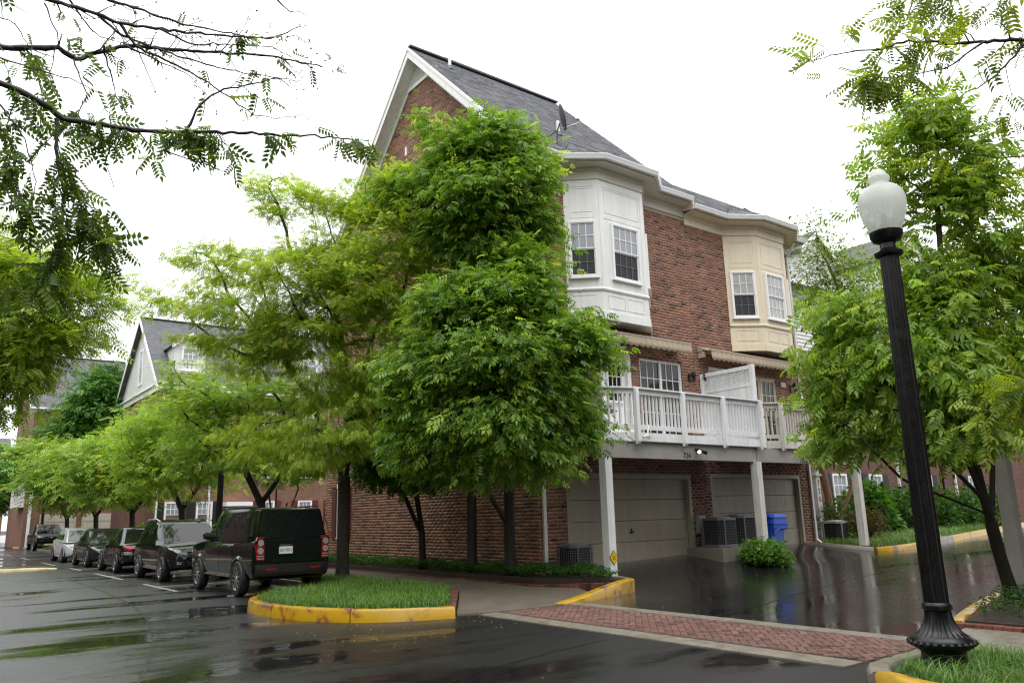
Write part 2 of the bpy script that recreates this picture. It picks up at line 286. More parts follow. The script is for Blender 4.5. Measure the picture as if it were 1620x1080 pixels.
BL['locust']=[[-5.24,3.47,9.31,0.7,0.77],[-4.34,2.87,8.99,0.93,0.77],[-4.65,2.77,7.45,1.2,0.9],[-5.76,4.93,7.85,1.19,0.63],[-6.81,5.66,7.2,0.71,0.39],[-5.05,4.09,6.61,1.39,0.54],[-3.33,1.52,8.75,0.98,0.9],[-2.73,0.91,7.89,1.04,0.89],[-3.58,1.31,6.93,1.16,1.01],[-2.08,0.98,7.25,0.6,0.75],[-3.69,2.0,5.72,1.17,0.81],[-2.68,1.46,9.46,0.77,0.46],[-4.35,3.51,3.05,1.04,0.44],[-3.54,2.23,3.55,0.8,0.72],[-4.81,4.37,3.56,1.06,0.61],[-3.04,1.39,6.12,0.88,0.88],[-2.05,0.75,7.98,0.45,0.45],[-6.31,4.4,6.65,0.9,0.45],[-3.76,3.16,4.54,0.91,0.6]]
BL['ash_tall']=[[-1.38,-1.31,9.84,0.72,0.72],[-1.65,-1.06,9.63,1.08,0.86],[-2.38,-0.46,9.52,0.72,0.72],[-0.95,-1.74,8.78,0.68,0.71],[-2.43,0.13,8.95,0.88,0.73],[-1.91,-0.89,8.4,1.34,0.85],[-0.66,-1.57,7.85,0.64,0.64],[-2.26,-0.12,7.98,0.86,0.72],[-1.34,-1.03,7.35,0.99,0.57],[-3.02,0.85,8.91,0.59,0.52],[-2.88,-0.05,10.34,0.36,0.29]]
BL['ash_broad']=[[-2.21,-1.68,5.96,1.18,0.65],[-1.25,-2.17,5.99,0.86,0.73],[-2.86,-1.0,5.76,1.05,0.72],[-0.93,-2.45,5.16,0.85,0.65],[-2.21,-1.85,4.73,1.53,0.83],[-3.08,-0.84,4.42,1.36,0.84],[-1.08,-2.25,3.98,0.97,0.71],[-2.39,-1.62,3.47,1.51,0.82],[-2.92,-0.33,3.06,1.18,0.72],[-1.42,-1.79,2.79,0.96,0.54],[-0.67,-2.52,3.33,0.54,0.49],[-0.57,-2.61,4.76,0.59,0.59],[-1.31,-2.07,6.7,0.67,0.54],[-2.16,-1.05,2.64,1.03,0.39]]
BL['ash_small']=[[-1.76,3.69,3.78,0.9,1.3],[-1.58,3.2,5.04,0.9,0.98],[-1.3,3.36,2.79,0.97,0.56],[-1.91,4.07,2.83,0.81,0.49],[-2.08,4.14,4.47,0.66,0.83]]
BL['ash_right']=[[-0.69,-8.15,4.44,0.62,0.38],[-0.81,-7.88,3.79,0.48,0.48],[-0.52,-7.94,3.23,0.67,0.57],[-0.54,-8.7,3.67,0.73,0.55],[-0.53,-7.77,2.63,0.57,0.29],[0.06,-8.94,4.27,0.65,0.51],[-0.23,-9.21,3.25,0.75,0.53],[0.84,-9.5,3.67,0.65,0.56],[0.12,-8.91,4.92,0.48,0.38],[-0.08,-9.12,7.15,0.63,0.31],[0.3,-9.42,7.18,0.72,0.53],[-0.16,-8.87,6.45,0.58,0.39],[0.42,-9.51,6.25,0.62,0.57],[0.72,-9.84,6.61,0.43,0.48],[0.98,-9.68,5.3,0.57,0.57],[1.34,-9.82,4.83,0.43,0.67],[-0.01,-9.18,2.56,0.8,0.31],[1.14,-9.52,2.94,0.37,0.46],[0.0,-8.56,2.62,0.65,0.32],[0.22,-8.99,5.87,0.39,0.39],[-0.07,-8.57,6.05,0.39,0.34],[0.75,-9.69,5.96,0.57,0.38],[0.55,-9.39,4.52,0.56,0.47],[1.37,-9.58,3.91,0.38,0.48]]
BL['birch']=[[12.68,-0.12,10.17,0.99,0.77],[12.4,-0.16,11.03,0.77,0.55],[13.62,-0.66,9.5,1.21,0.99],[13.02,0.03,8.66,1.32,1.1],[14.44,-0.99,8.4,1.1,0.88],[14.02,-0.42,7.56,1.32,0.88],[14.06,-0.92,4.64,1.48,0.85],[13.31,-0.13,3.84,1.27,0.85]]
BL['left_locust']=[[-10.81,-1.8,5.37,0.44,0.39],[-10.42,-2.0,5.02,0.61,0.44],[-9.98,-2.28,4.83,0.48,0.33],[-10.54,-1.69,4.25,0.53,0.53],[-10.05,-2.06,4.24,0.61,0.35],[-10.58,-1.42,3.4,0.39,0.44],[-10.42,-1.66,3.82,0.44,0.35],[-9.67,-2.45,4.57,0.35,0.18],[-11.24,-1.33,4.87,0.79,0.79],[-11.77,-1.21,5.92,1.05,0.88]]
BL['dark_oak']=[[-0.96,49.08,10.22,2.54,2.08],[-0.8,48.45,12.02,1.39,1.16],[-1.86,50.26,8.45,2.77,1.85],[0.62,48.14,9.27,1.85,1.85]]
BL['row0']=[[-4.91,8.8,4.88,1.45,0.82],[-3.3,8.72,5.35,1.33,0.85],[-5.29,9.51,5.69,1.11,0.65],[-4.09,8.42,3.97,1.63,0.91],[-2.51,9.11,4.09,1.07,0.87],[-5.08,9.22,3.82,1.09,0.82],[-2.12,9.17,5.1,0.89,0.79],[-3.71,8.77,6.29,0.95,0.57]]
BL['row1']=[[-4.25,18.28,4.89,1.47,1.1],[-3.3,17.49,5.1,1.47,1.1],[-2.22,16.94,4.11,1.22,1.1],[-3.53,18.06,3.68,1.71,0.98],[-4.74,17.71,3.64,1.18,0.94],[-2.5,17.42,3.17,1.22,0.73]]
BL['row2']=[[-3.99,26.6,4.79,1.64,1.19],[-3.04,25.88,4.76,1.34,1.19],[-4.57,27.37,3.66,1.49,1.13],[-3.11,26.34,3.32,1.49,1.04],[-2.43,25.75,3.59,1.19,1.04]]
BL['row3']=[[-4.45,35.96,4.78,1.77,1.24],[-3.4,34.97,5.43,1.77,1.24],[-5.18,36.8,3.77,1.59,1.24],[-3.75,35.77,3.55,1.59,1.06],[-2.65,34.88,3.69,1.42,1.06]]
BL['row4']=[[-5.19,46.35,5.42,1.67,1.25],[-3.96,45.19,6.19,1.67,1.25],[-5.95,46.7,6.25,1.46,1.25],[-3.44,45.25,4.55,1.46,1.04]]
PL['A']=[[-11.79,-7.73,5.0],[-11.34,-7.9,4.99],[-11.0,-8.02,5.05],[-10.86,-7.96,5.04],[-10.74,-7.93,5.15],[-10.53,-7.97,5.28],[-10.09,-8.14,5.3],[-9.56,-8.4,5.32],[-9.13,-8.56,5.28]]
PL['B']=[[-11.63,-8.21,5.38],[-11.25,-8.31,5.26],[-11.13,-8.25,5.27],[-10.89,-8.27,5.28],[-10.64,-8.29,5.25],[-10.38,-8.34,5.28],[-10.03,-8.45,5.3],[-9.6,-8.63,5.33],[-9.38,-8.68,5.5]]
PL['C']=[[-11.83,-8.81,4.38],[-11.35,-9.0,4.16],[-11.15,-9.02,4.1],[-11.02,-8.99,4.04],[-10.67,-9.14,4.0],[-10.46,-9.19,4.02],[-10.18,-9.3,4.06],[-9.81,-9.47,4.07],[-9.58,-9.54,4.1],[-9.25,-9.68,4.1]]
PL['C1']=[[-10.36,-9.32,4.01],[-10.29,-9.38,4.19],[-10.19,-9.43,4.3],[-10.05,-9.5,4.34],[-9.88,-9.6,4.41],[-9.78,-9.6,4.36]]
PL['C2']=[[-11.05,-9.05,4.0],[-11.02,-9.03,3.75],[-10.97,-9.04,3.56],[-10.96,-9.0,3.32],[-10.99,-8.94,3.09],[-11.04,-8.9,2.98]]
PL['C3']=[[-10.97,-9.04,3.74],[-10.88,-9.04,3.53],[-10.79,-9.07,3.38],[-10.68,-9.11,3.2]]
PL['C4']=[[-10.47,-9.2,3.89],[-10.29,-9.32,3.81],[-10.19,-9.39,3.77],[-10.08,-9.45,3.71]]
PL['C5']=[[-11.32,-8.94,3.91],[-11.23,-9.01,3.74],[-11.23,-9.0,3.55],[-11.16,-9.06,3.42]]
PL['B1']=[[-10.62,-8.19,5.31],[-10.49,-8.17,5.17],[-10.29,-8.22,5.11],[-9.98,-8.33,4.96],[-9.65,-8.43,4.74],[-9.51,-8.46,4.74],[-9.24,-8.59,4.79]]
PL['B2']=[[-10.78,-8.09,5.4],[-10.6,-8.09,5.28],[-10.38,-8.14,5.23],[-9.98,-8.31,5.12],[-9.67,-8.43,5.09],[-9.35,-8.57,5.07],[-9.15,-8.62,5.13]]
PL['B3']=[[-10.72,-8.17,5.49],[-10.47,-8.26,5.44],[-10.2,-8.36,5.37],[-9.95,-8.47,5.35],[-9.72,-8.55,5.34],[-9.42,-8.71,5.38],[-9.3,-8.7,5.35]]
PL['B4']=[[-10.58,-8.29,5.08],[-10.37,-8.27,5.06],[-10.11,-8.28,5.0],[-9.96,-8.2,4.92]]
PL['B5']=[[-9.72,-8.94,5.5],[-9.63,-8.9,5.47],[-9.56,-8.86,5.46],[-9.45,-8.85,5.5],[-9.36,-8.83,5.51]]
PL['B6']=[[-10.39,-8.36,5.27],[-10.16,-8.39,5.2],[-9.89,-8.48,5.25],[-9.58,-8.6,5.28],[-9.24,-8.69,5.15]]
PL['B7']=[[-10.7,-8.09,5.14],[-10.64,-7.97,5.03],[-10.55,-7.87,4.89],[-10.62,-7.66,4.79]]
PL['B8']=[[-10.96,-8.1,5.43],[-10.81,-8.04,5.3],[-10.71,-7.98,5.27],[-10.49,-8.02,5.27]]
PL['RA']=[[-5.48,-12.98,4.63],[-6.0,-12.63,4.51],[-6.26,-12.49,4.48],[-6.51,-12.36,4.43],[-6.76,-12.24,4.43],[-6.97,-12.13,4.34],[-7.21,-12.01,4.3],[-7.39,-11.92,4.22]]
PL['RA1']=[[-6.04,-12.63,4.46],[-6.13,-12.53,4.32],[-6.21,-12.44,4.23],[-6.32,-12.33,4.15]]
PL['RA2']=[[-6.35,-12.52,4.43],[-6.52,-12.34,4.28],[-6.71,-12.19,4.23],[-6.82,-12.1,4.21],[-6.93,-12.02,4.23]]
PL['RA3']=[[-5.78,-12.83,4.92],[-6.17,-12.51,4.81],[-6.38,-12.36,4.87],[-6.57,-12.2,4.85],[-6.66,-12.11,4.75]]
PL['RB']=[[-5.22,-12.72,3.89],[-5.56,-12.37,3.91],[-5.63,-12.24,3.93],[-5.85,-12.01,4.02]]
PL['RC']=[[-4.85,-12.42,2.74],[-4.95,-12.1,2.47],[-4.97,-11.88,2.38],[-4.92,-11.72,2.28]]
M['brick_wet'] = mat('wet_paver', (1,1,1), .38, attr=True, noise=.25, nscale=25, bump=.2, bscale=70)
M['brick_far'] = brick_tex('plain_brick', (.22,.075,.046), (.15,.05,.033), (.22,.18,.14)); M['shingle_far'] = shingle_tex('plain_shingles', .075)
# ------------------------------------------------------------------ ground, kerbs, paving
xs = np.concatenate([np.arange(-70,-8,3.),np.arange(-8,14,.25),np.arange(14,90,4.)]); ys = np.concatenate([np.arange(-60,-8,3.),np.arange(-8,2,.2),np.arange(2,170,4.)])
X, Y = np.meshgrid(xs, ys); V = np.stack([X, Y, ground(X, Y)], -1).reshape(-1,3); nx = len(xs); ny = len(ys)
i, j = np.meshgrid(np.arange(nx-1), np.arange(ny-1)); a = (j*nx+i).ravel(); F = np.stack([a, a+1, a+nx+1, a+nx], -1)
fx = V[F].mean(1)[:,0]; npmesh('road', V, F[fx < -1.9], M['road'], smooth=True, kind='structure'); npmesh('driveway', V, F[fx >= -1.9], M['drive'], smooth=True, kind='structure')
b = MB(); b.face([(-900,-900,-.4),(900,-900,-.4),(900,900,-.4),(-900,900,-.4)]); b.build('ground', M['soil'], kind='structure')
def resample(pts, step):
    pts = np.array(pts, float); d = np.r_[0, np.cumsum(np.linalg.norm(np.diff(pts[:,:2], axis=0), axis=1))]; n = max(2, int(d[-1]/step)+1); q = np.linspace(0, d[-1], n)
    return np.stack([np.interp(q, d, pts[:,k]) for k in range(pts.shape[1])], -1)
def chaikin(pts, n=2):
    pts = [np.array(p, float) for p in pts]
    for _ in range(n):
        o = [pts[0]]
        for p, q in zip(pts[:-1], pts[1:]): o += [p*.75+q*.25, p*.25+q*.75]
        pts = o+[pts[-1]]
    return np.array(pts)
def kerb(pts, m, w=.17, name='kerb', zb=None, bev=.025, piece=0, **kw):   # pts (x,y,ztop); swept rounded kerb, left side = inner
    p = resample(chaikin(pts, 2), .16)
    if piece:
        k = max(2, int(piece/.16)); s = 0
        while s < len(p)-3:
            e = min(len(p), s+k+1); e = len(p) if len(p)-e < 4 else e; q = p[s:e].copy(); dq = (q[-1]-q[-2]); q[-1] -= dq/np.linalg.norm(dq)*.012; q[:,2] += RNG.normal(0,.004); kerb_piece(q, m, w, name, zb, bev); s = e-1
        return
    return kerb_piece(p, m, w, name, zb, bev)
def kerb_piece(p, m, w, name, zb, bev, **kw):
    n = len(p); t = np.gradient(p[:,:2], axis=0); t /= np.linalg.norm(t, axis=1)[:,None]; nrm = np.stack([-t[:,1], t[:,0]], -1)
    prof = [(-w/2-.02,None),(-w/2,-bev*1.4),(-w/2+bev,0),(w/2-bev,0),(w/2,-bev),(w/2,None)]
    V = []; jit = RNG.normal(0, .0025, (n, 6))
    for k in range(n):
        for q, (o, dz) in enumerate(prof):
            z = p[k,2]+dz if dz is not None else (zb if zb is not None else float(ground(p[k,0], p[k,1])))-.06
            V.append((p[k,0]+nrm[k,0]*(o+jit[k,q]), p[k,1]+nrm[k,1]*(o+jit[k,q]), z+(jit[k,q] if dz is not None else 0)))
    F = [[k*6+q, k*6+q+1, (k+1)*6+q+1, (k+1)*6+q] for k in range(n-1) for q in range(5)]+[list(range(6))[::-1], [(n-1)*6+q for q in range(6)]]
    F = [f[::-1] for f in F]
    o = npmesh(name, V, F, m, kind='structure', **kw); return shade_auto(o, 45)
ISL = [(-4.42,-3.27,.17),(-5.15,-3.03,.19),(-5.8,-2.55,.2),(-6.25,-1.7,.2),(-6.42,-.76,.2),(-6.4,.1,.2),(-6.2,.9,.19),(-5.6,1.6,.18),(-4.6,2.0,.17),(-3.95,2.4,.15),(-3.75,3.2,.14)]
kerb(ISL[::-1], M['yellow'], piece=1.9)
kerb([(-3.75,60,.14),(-3.75,30,.14),(-3.75,3.25,.14)], M['conc'])
kerb([(-2.25,-3.22,.03),(-1.6,-3.15,.10),(-.9,-2.95,.19),(-.2,-2.72,.245),(.2,-2.6,.26)][::-1], M['yellow'], w=.2)
kerb([(.2,-2.6,.258),(.38,-2.3,.26),(.48,-1.6,.28),(.5,-.25,.32)], M['conc'], w=.14)
kerb([(9.95,-.3,.56),(10.2,-1.2,.5),(10.55,-2.1,.40)], M['conc'])
kerb([(10.57,-2.14,.40),(11.0,-2.42,.42),(11.9,-2.38,.44),(14.0,-2.0,.45)], M['yellow'], piece=1.8)
kerb([(14.05,-1.98,.45),(17.5,-1.1,.47)], M['conc'], zb=.2)
kerb([(17.55,-1.08,.47),(25.1,.7,.5),(35,3.0,.5),(60,9,.5)], M['yellow'], zb=.2)
kerb([(2.4,-8.5,.16),(.9,-8.85,.15),(-.35,-9.15,.14),(-.85,-9.32,.12)], M['yellow'], w=.15)
kerb([(-4.9,-22,.15),(-4.9,-11.4,.15),(-4.82,-10.75,.15),(-4.6,-10.35,.145)], M['yellow'], w=.17, piece=1.9)
kerb([(-4.58,-10.33,.14),(-4.3,-10.13,.13),(-3.9,-9.99,.10),(-3.07,-9.85,.06),(-2.7,-9.8,.05)], M['conc'], w=.2)
kerb([(-6.7,21.0,.05),(-7.2,21.0,.09),(-9,21.05,.10),(-14,21.1,.10)], M['pale_yellow'], w=.6, bev=.03)
kerb([(-4.2,62,.12),(-3.75,60.0,.12)], M['yellow'])
# pavement slabs
sw = thing('sidewalk', (-1.8,0,0), None, None); props(sw, kind='structure')
r = random.Random(3)
for k in range(40):
    y0 = -.5+k*1.5; b = MB(); dz = r.uniform(-.003,.003); b.box(-2.5,-1.06,y0+.006,y0+1.494,-.05,.12+dz); b.build('paving_slab', M['conc_dark'], sw)
rampz = lambda y: .118+(y+.55)*.034
P = [(-2.5,-.52),(-4.28,-3.12),(-3.5,-3.36),(-2.35,-3.36),(-1.0,-3.02),(-.42,-1.75),(-1.06,-.95),(-1.06,-.52)]
cut = [[P[0],P[1],P[2],(-1.95,-.52)],[(-1.95,-.52),P[2],P[3],P[4],P[5],P[6],P[7]]]
for poly in cut:
    c = np.mean(poly, axis=0); b = MB(); q = [((x-c[0])*.996+c[0], (y-c[1])*.996+c[1]) for x, y in poly]
    b.prism([(x,y,rampz(y)-.15) for x, y in q], (0,0,.15)); b.build('paving_slab', M['conc_dark'], sw)
rw = thing('right_sidewalk', (-1.8,-12,0), None, None); rw.name = 'sidewalk'; ORG[rw.name] = np.array((-1.8,-12,0.)); props(rw, kind='structure')
for k in range(8):
    y1 = -9.86-k*1.5; b = MB()
    if k == 0: b.prism([(-2.6,y1-.05,-.03),(-2.6,y1-1.49,-.03),(-1.1,y1-1.49,-.03),(-1.1,-9.52,-.03),(-1.6,-9.62,-.03)], (0,0,.11))
    else: b.box(-2.6,-1.1,y1-1.49,y1,-.05,.10)
    b.build('paving_slab', M['conc'], rw)
for x0, x1 in ((-3.99,-3.63),(-2.09,-1.79)):
    bd = thing('concrete_band', ((x0+x1)/2,-6.5,0), None, None); props(bd, kind='structure')
    for k in range(5):
        y0 = -9.62+k*1.26; b = MB(); b.box(x0,x1,y0+.005,y0+1.255,-.05,.014+r.uniform(-.002,.002)); b.build('paving_slab', M['conc'], bd)
# herringbone brick pavers of the crossing
crossing = thing('brick_crossing', (-2.86,-6.5,0), None, None); props(crossing, kind='structure')
b = MB(); b.box(-3.63,-2.09,-9.62,-3.34,-.05,.004); b.build('sand_bed', M['sand'], crossing)
def brickcol(n, rng, base=(.235,.085,.052), dark=.24):
    k = rng.normal(1, .17, (n,1)).clip(.5,1.7); c = np.array(base)*k; d = rng.random(n) < dark; c[d] = c[d]*rng.uniform(.28,.6,(d.sum(),1))+np.array([.014,.009,.006]); c[:,0] *= rng.normal(1,.06,n); return c
S2 = .092; ang = math.radians(45); ca, sa = math.cos(ang), math.sin(ang); cells = []
for c in range(-60,60):
    for q in range(-60,60):
        k = (c-q) % 4
        if k == 0: cells.append((c+1, q+.5, 1))
        elif k == 3: cells.append((c+.5, q+1, 0))
pav = []
for u, v, h in cells:
    x = (u*ca-v*sa)*S2-2.86; y = (u*sa+v*ca)*S2-6.48
    if -3.60 < x < -2.12 and -9.6 < y < -3.36: pav.append((x, y, h))
pav.sort(key=lambda p: (p[0]+11.5)**2+(p[1]+14.2)**2)
def clip_halfs(poly, planes):
    for nx_, ny_, d in planes:
        o = []
        for i in range(len(poly)):
            p, q = poly[i], poly[(i+1)%len(poly)]; a = nx_*p[0]+ny_*p[1]-d; b2 = nx_*q[0]+ny_*q[1]-d
            if a <= 0: o.append(p)
            if a*b2 < 0: t = a/(a-b2); o.append((p[0]+(q[0]-p[0])*t, p[1]+(q[1]-p[1])*t))
        poly = o
        if len(poly) < 3: return None
    return poly
PL4 = [(1,0,-2.095),(-1,0,3.625),(0,1,-3.35),(0,-1,9.61)]
rb = np.random.default_rng(5); cols = brickcol(len(pav), rb, (.145,.068,.054), .06); Vs = []; Fs = []; Cs = []
for n, (x, y, h) in enumerate(pav):
    lw, ww = (.0868,.0408) if h else (.0408,.0868); dz = r.uniform(0,.006)+.012
    corner = [(x+(a*lw*ca-bb*ww*sa), y+(a*lw*sa+bb*ww*ca)) for a, bb in ((-1,-1),(1,-1),(1,1),(-1,1))]
    poly = clip_halfs(corner, PL4)
    if not poly: continue
    cx = sum(p[0] for p in poly)/len(poly); cy = sum(p[1] for p in poly)/len(poly); top = [(cx+(p[0]-cx)*.95, cy+(p[1]-cy)*.95, dz) for p in poly]; low = [(p[0],p[1],dz-.007) for p in poly]; bot = [(p[0],p[1],-.02) for p in poly]; m_ = len(poly)
    v = bot+low+top; f = [list(range(2*m_,3*m_))]+[[k, (k+1)%m_, m_+(k+1)%m_, m_+k] for k in range(m_)]+[[m_+k, m_+(k+1)%m_, 2*m_+(k+1)%m_, 2*m_+k] for k in range(m_)]
    if n < 300: npmesh('brick', v, f, M['brick_wet'] if 'brick_wet' in M else M['brick'], crossing, colors=np.tile(cols[n], (len(v),1)))
    else:
        o = len(Vs); Vs += v; Fs += [[k+o for k in g_] for g_ in f]; Cs += [cols[n]]*len(v)
npmesh('far_bricks', Vs, Fs, M['brick'], crossing, colors=np.array(Cs), kind='stuff')
# soldier-course edging beside the walk
def edging(pts, w=.2, z=.125, name='brick_edging'):
    p = resample(pts, .105); V = []; F = []; n = len(p)-1; c = brickcol(n, rb, (.16,.05,.035)); cc = []
    for k in range(n):
        d = p[k+1,:2]-p[k,:2]; d /= np.linalg.norm(d); nn = np.array([-d[1], d[0]])*w/2; a = p[k,:2]+d*.004; e = p[k+1,:2]-d*.004; zz = p[k,2]+r.uniform(-.003,.004); o = len(V)
        q = [a-nn, e-nn, e+nn, a+nn]; V += [(*t_, zz-.15) for t_ in q]+[(*t_, zz) for t_ in q]; F += [[o+4,o+5,o+6,o+7]]+[[o+s, o+(s+1)%4, o+4+(s+1)%4, o+4+s] for s in range(4)]; cc += [c[k]]*8
    npmesh(name, V, F, M['brick'], colors=np.array(cc), kind='structure')
edging([(-4.4,-3.08,.13),(-2.62,-.48,.135),(-2.62,20,.135)])
edging([(-.96,11.4,.135),(-.96,-.9,.135),(-.36,-1.72,.16),(-.2,-2.45,.2)], w=.16)
edging([(-1.02,-9.4,.12),(-1.02,-16,.12)], w=.16)
# soil, lawns
def sheet(name, poly, z, m, kind='structure', depth=.25):
    b = MB(); b.prism([(x,y,(z(x,y) if callable(z) else z)-depth) for x, y in poly], (0,0,depth)); return b.build(name, m, kind=kind)
isl2 = [(-3.62,60),(-3.62,3.2)]+[(p[0]+.12*(1 if p[1]<2.2 else .4)+ (0 if p[0]<-5.5 else 0), p[1]+(.1 if p[1]<-1.5 else 0)) for p in reversed(ISL[1:-1])]+[(-4.36,-3.05),(-2.72,-.5),(-2.72,60)]
sheet('lawn', isl2[::-1], .155, M['lawn'])
sheet('planting_bed', [(-.9,11.6),(-.9,-.9),(-.3,-1.75),(-.1,-2.5),(.25,-2.45),(.4,-1.6),(.42,-.25),(.0,-.2),(-.05,11.6)], .25, M['soil'])
sheet('lawn', [(-2.64,-22),(-2.64,-9.98),(-3.9,-10.12),(-4.3,-10.28),(-4.6,-10.6),(-4.8,-11.2),(-4.8,-22)], .09, M['lawn'])
sheet('planting_bed', [(-.93,-16),(-.93,-9.45),(.9,-8.98),(4.4,-8.2),(4.4,-16)][::1], .14, M['soil'])
sheet('planting_bed', [(10.7,-1.95),(10.05,-.3),(11.3,.1),(11.3,14),(14,14),(14,-1.75),(11.9,-2.28),(11.0,-2.32)][::-1], .42, M['soil'])
sheet('lawn', [(14.0,-1.85),(17.5,-.95),(25.1,.85),(35,3.1),(60,9.1),(60,14),(14.0,14)], .46, M['lawn'])
b = MB(); b.prism([(13.9,-2.02,.2),(17.4,-1.15,.2),(17.2,4,.2),(15.6,4,.2)], (0,0,.27)); b.build('path', M['conc'], kind='structure')
b = MB(); b.box(-3.6,12,11.7,34.9,-.1,.10); b.build('path', M['conc'], kind='structure')
b = MB(); b.box(4.78,6.75,-1.35,-.2,.1,.62); b.build('concrete_plinth', M['conc'], kind='structure')
# parking bay lines
def strip(x0, x1, y0, y1, z=.004):
    b = MB(); b.box(x0,x1,y0,y1,-.01,z); b.build('road_marking', M['stripe'], kind='structure')
strip(-6.22,-6.12,6.1,9.4); strip(-6.22,-6.12,12.0,16.3); strip(-6.22,-6.12,19,21.2); strip(-6.3,-6.2,24.6,28.6); strip(-6.3,-6.2,33,37); strip(-6.3,-6.2,41,45)
for y in (8.0,14.2,20.0,26.0,34,41): strip(-6.1,-3.9,y-.05,y+.05, .0045)
# grass
def blades(name, xy, zf, h, w, cols, nseg=3, lean=.5, parent=None, m=None, hv=.35):
    n = len(xy); az = RNG.uniform(0, 2*np.pi, n); H = h*RNG.normal(1, hv, n).clip(.35,1.9); L = H*RNG.uniform(.1, lean, n); z0 = zf(xy[:,0], xy[:,1]) if callable(zf) else np.full(n, zf)
    t = np.linspace(0, 1, nseg+1); dx, dy = np.cos(az), np.sin(az); V = np.zeros((n, nseg+1, 2, 3)); ww = w*RNG.uniform(.7,1.3,n)
    for k, s in enumerate(t):
        out = L*(s**1.8)*1.6; hh = H*(s-.32*lean*s**2.6); wd = ww*(1-s**1.6)*.5+.0004; tw = az+np.pi/2+RNG.normal(0,.1)
        for e, sg in enumerate((-1,1)):
            V[:,k,e,0] = xy[:,0]+dx*out+sg*np.cos(tw)*wd; V[:,k,e,1] = xy[:,1]+dy*out+sg*np.sin(tw)*wd; V[:,k,e,2] = z0+hh
    base = (np.arange(n)*(nseg+1)*2)[:,None,None]; k = np.arange(nseg)[None,:,None]*2
    F = (base+k+np.array([0,1,3,2])[None,None,:]).reshape(-1,4)
    c0, c1 = np.array(cols[0]), np.array(cols[1]); f = .5*RNG.random((n,1))+.5*(.5+.5*np.sin(xy[:,:1]*3.1+np.sin(xy[:,1:]*2.3))*np.cos(xy[:,1:]*2.7+1)); c = c0*(1-f)+c1*f; dry = RNG.random(n) < .05; c[dry] = (.26,.24,.09); H[f[:,0] < .3] *= .8; C_ = np.repeat(c, (nseg+1)*2, axis=0)
    return npmesh(name, V.reshape(-1,3), F, m or M['blade'], parent, colors=C_, kind='stuff')
def inpoly(pts, poly):
    x, y = pts[:,0], pts[:,1]; ins = np.zeros(len(pts), bool); n = len(poly)
    for i in range(n):
        (x1,y1),(x2,y2) = poly[i], poly[(i+1)%n]; c = ((y1 > y) != (y2 > y)) & (x < (x2-x1)*(y-y1)/(y2-y1+1e-12)+x1); ins ^= c
    return ins
def scatter(poly, n):
    p = np.array(poly); lo, hi = p.min(0), p.max(0); out = np.zeros((0,2))
    while len(out) < n:
        q = RNG.uniform(lo, hi, (n*2,2)); out = np.vstack([out, q[inpoly(q, poly)]])
    return out[:n]
G1, G2 = (.05,.135,.015), (.135,.26,.035)
islg = [(-6.28,-.7),(-6.1,-1.6),(-5.7,-2.4),(-5.1,-2.86),(-4.42,-3.08),(-2.74,-.5),(-2.74,4.5),(-3.5,4.5),(-3.62,2.6),(-4.6,1.9),(-5.6,1.45),(-6.15,.7),(-6.3,.1)]
blades('grass', scatter(islg, 30000), .15, .14, .009, (G1,G2), 2, .8)
blades('grass', scatter([(-3.6,4.5),(-2.75,4.5),(-2.75,58),(-3.6,58)], 9000), .15, .13, .014, (G1,G2), 2, .8)
lampg = [(-2.68,-16),(-2.68,-10.05),(-3.6,-10.12),(-4.25,-10.3),(-4.62,-10.8),(-4.78,-11.5),(-4.78,-16)]
_q = scatter(lampg, 9500); _q = _q[np.hypot(_q[:,0]+3.62,_q[:,1]+10.42) > .34]
blades('grass', _q, .09, .15, .009, ((.05,.14,.017),(.15,.29,.05)), 4, 1.15)
lawnr = [(14.2,-1.7),(17.5,-.8),(25.1,1.0),(34.5,3.2),(34,4.3),(14.2,3.6)]
blades('grass', scatter(lawnr, 14000), .45, .2, .02, (G1,G2), 2, .8)
blades('grass', scatter([(10.9,-2.1),(13.9,-1.8),(13.9,.5),(11.2,.2)], 3500), .41, .2, .014, (G1,G2), 2, .8)

# seams and repair patches in the asphalt, litter washed along the kerbs
for k, (pts, w_) in enumerate((([(-11,-9.5),(-9.4,-5.2),(-8.3,-1),(-7.6,4),(-7.3,12),(-7.2,30)],.02),([(-9.2,-8.8),(-7.0,-7.2),(-4.3,-6.6)],.014),([(-1.6,-6.2),(2.0,-5.4),(6,-4.9),(9.8,-4.6)],.014),([(3.2,-4.9),(3.8,-2.9)],.012))):
    p = resample(chaikin([(x,y,0) for x, y in pts],2), .12)[:,:2]; p = p+RNG.normal(0,.012,p.shape); V = []; F = []
    for i, q in enumerate(p):
        d = p[min(i+1,len(p)-1)]-p[max(i-1,0)]; d /= np.linalg.norm(d)+1e-9; nn = np.array([-d[1],d[0]])*w_*RNG.uniform(.4,1.2); z = float(ground(q[0],q[1]))
        V += [(q[0]-nn[0],q[1]-nn[1],z+.003),(q[0]+nn[0],q[1]+nn[1],z+.003)]
    F = [[2*i,2*i+1,2*i+3,2*i+2] for i in range(len(p)-1)]; npmesh('asphalt_seam', np.array(V), F, mat('tar_seam', (.008,.008,.008), .3, noise=.2), kind='structure')

lp = np.vstack([np.stack([RNG.uniform(-7.0,-4.0,120),RNG.uniform(-5.2,-2.9,120)],-1), np.stack([RNG.uniform(-1.7,9.5,110),RNG.uniform(-8.5,-2.7,110)],-1), np.stack([RNG.uniform(-10,-6.4,90),RNG.uniform(-9,12,90)],-1), np.stack([RNG.uniform(-2.5,-1.1,60),RNG.uniform(-3,4,60)],-1)])
LITTER = lp
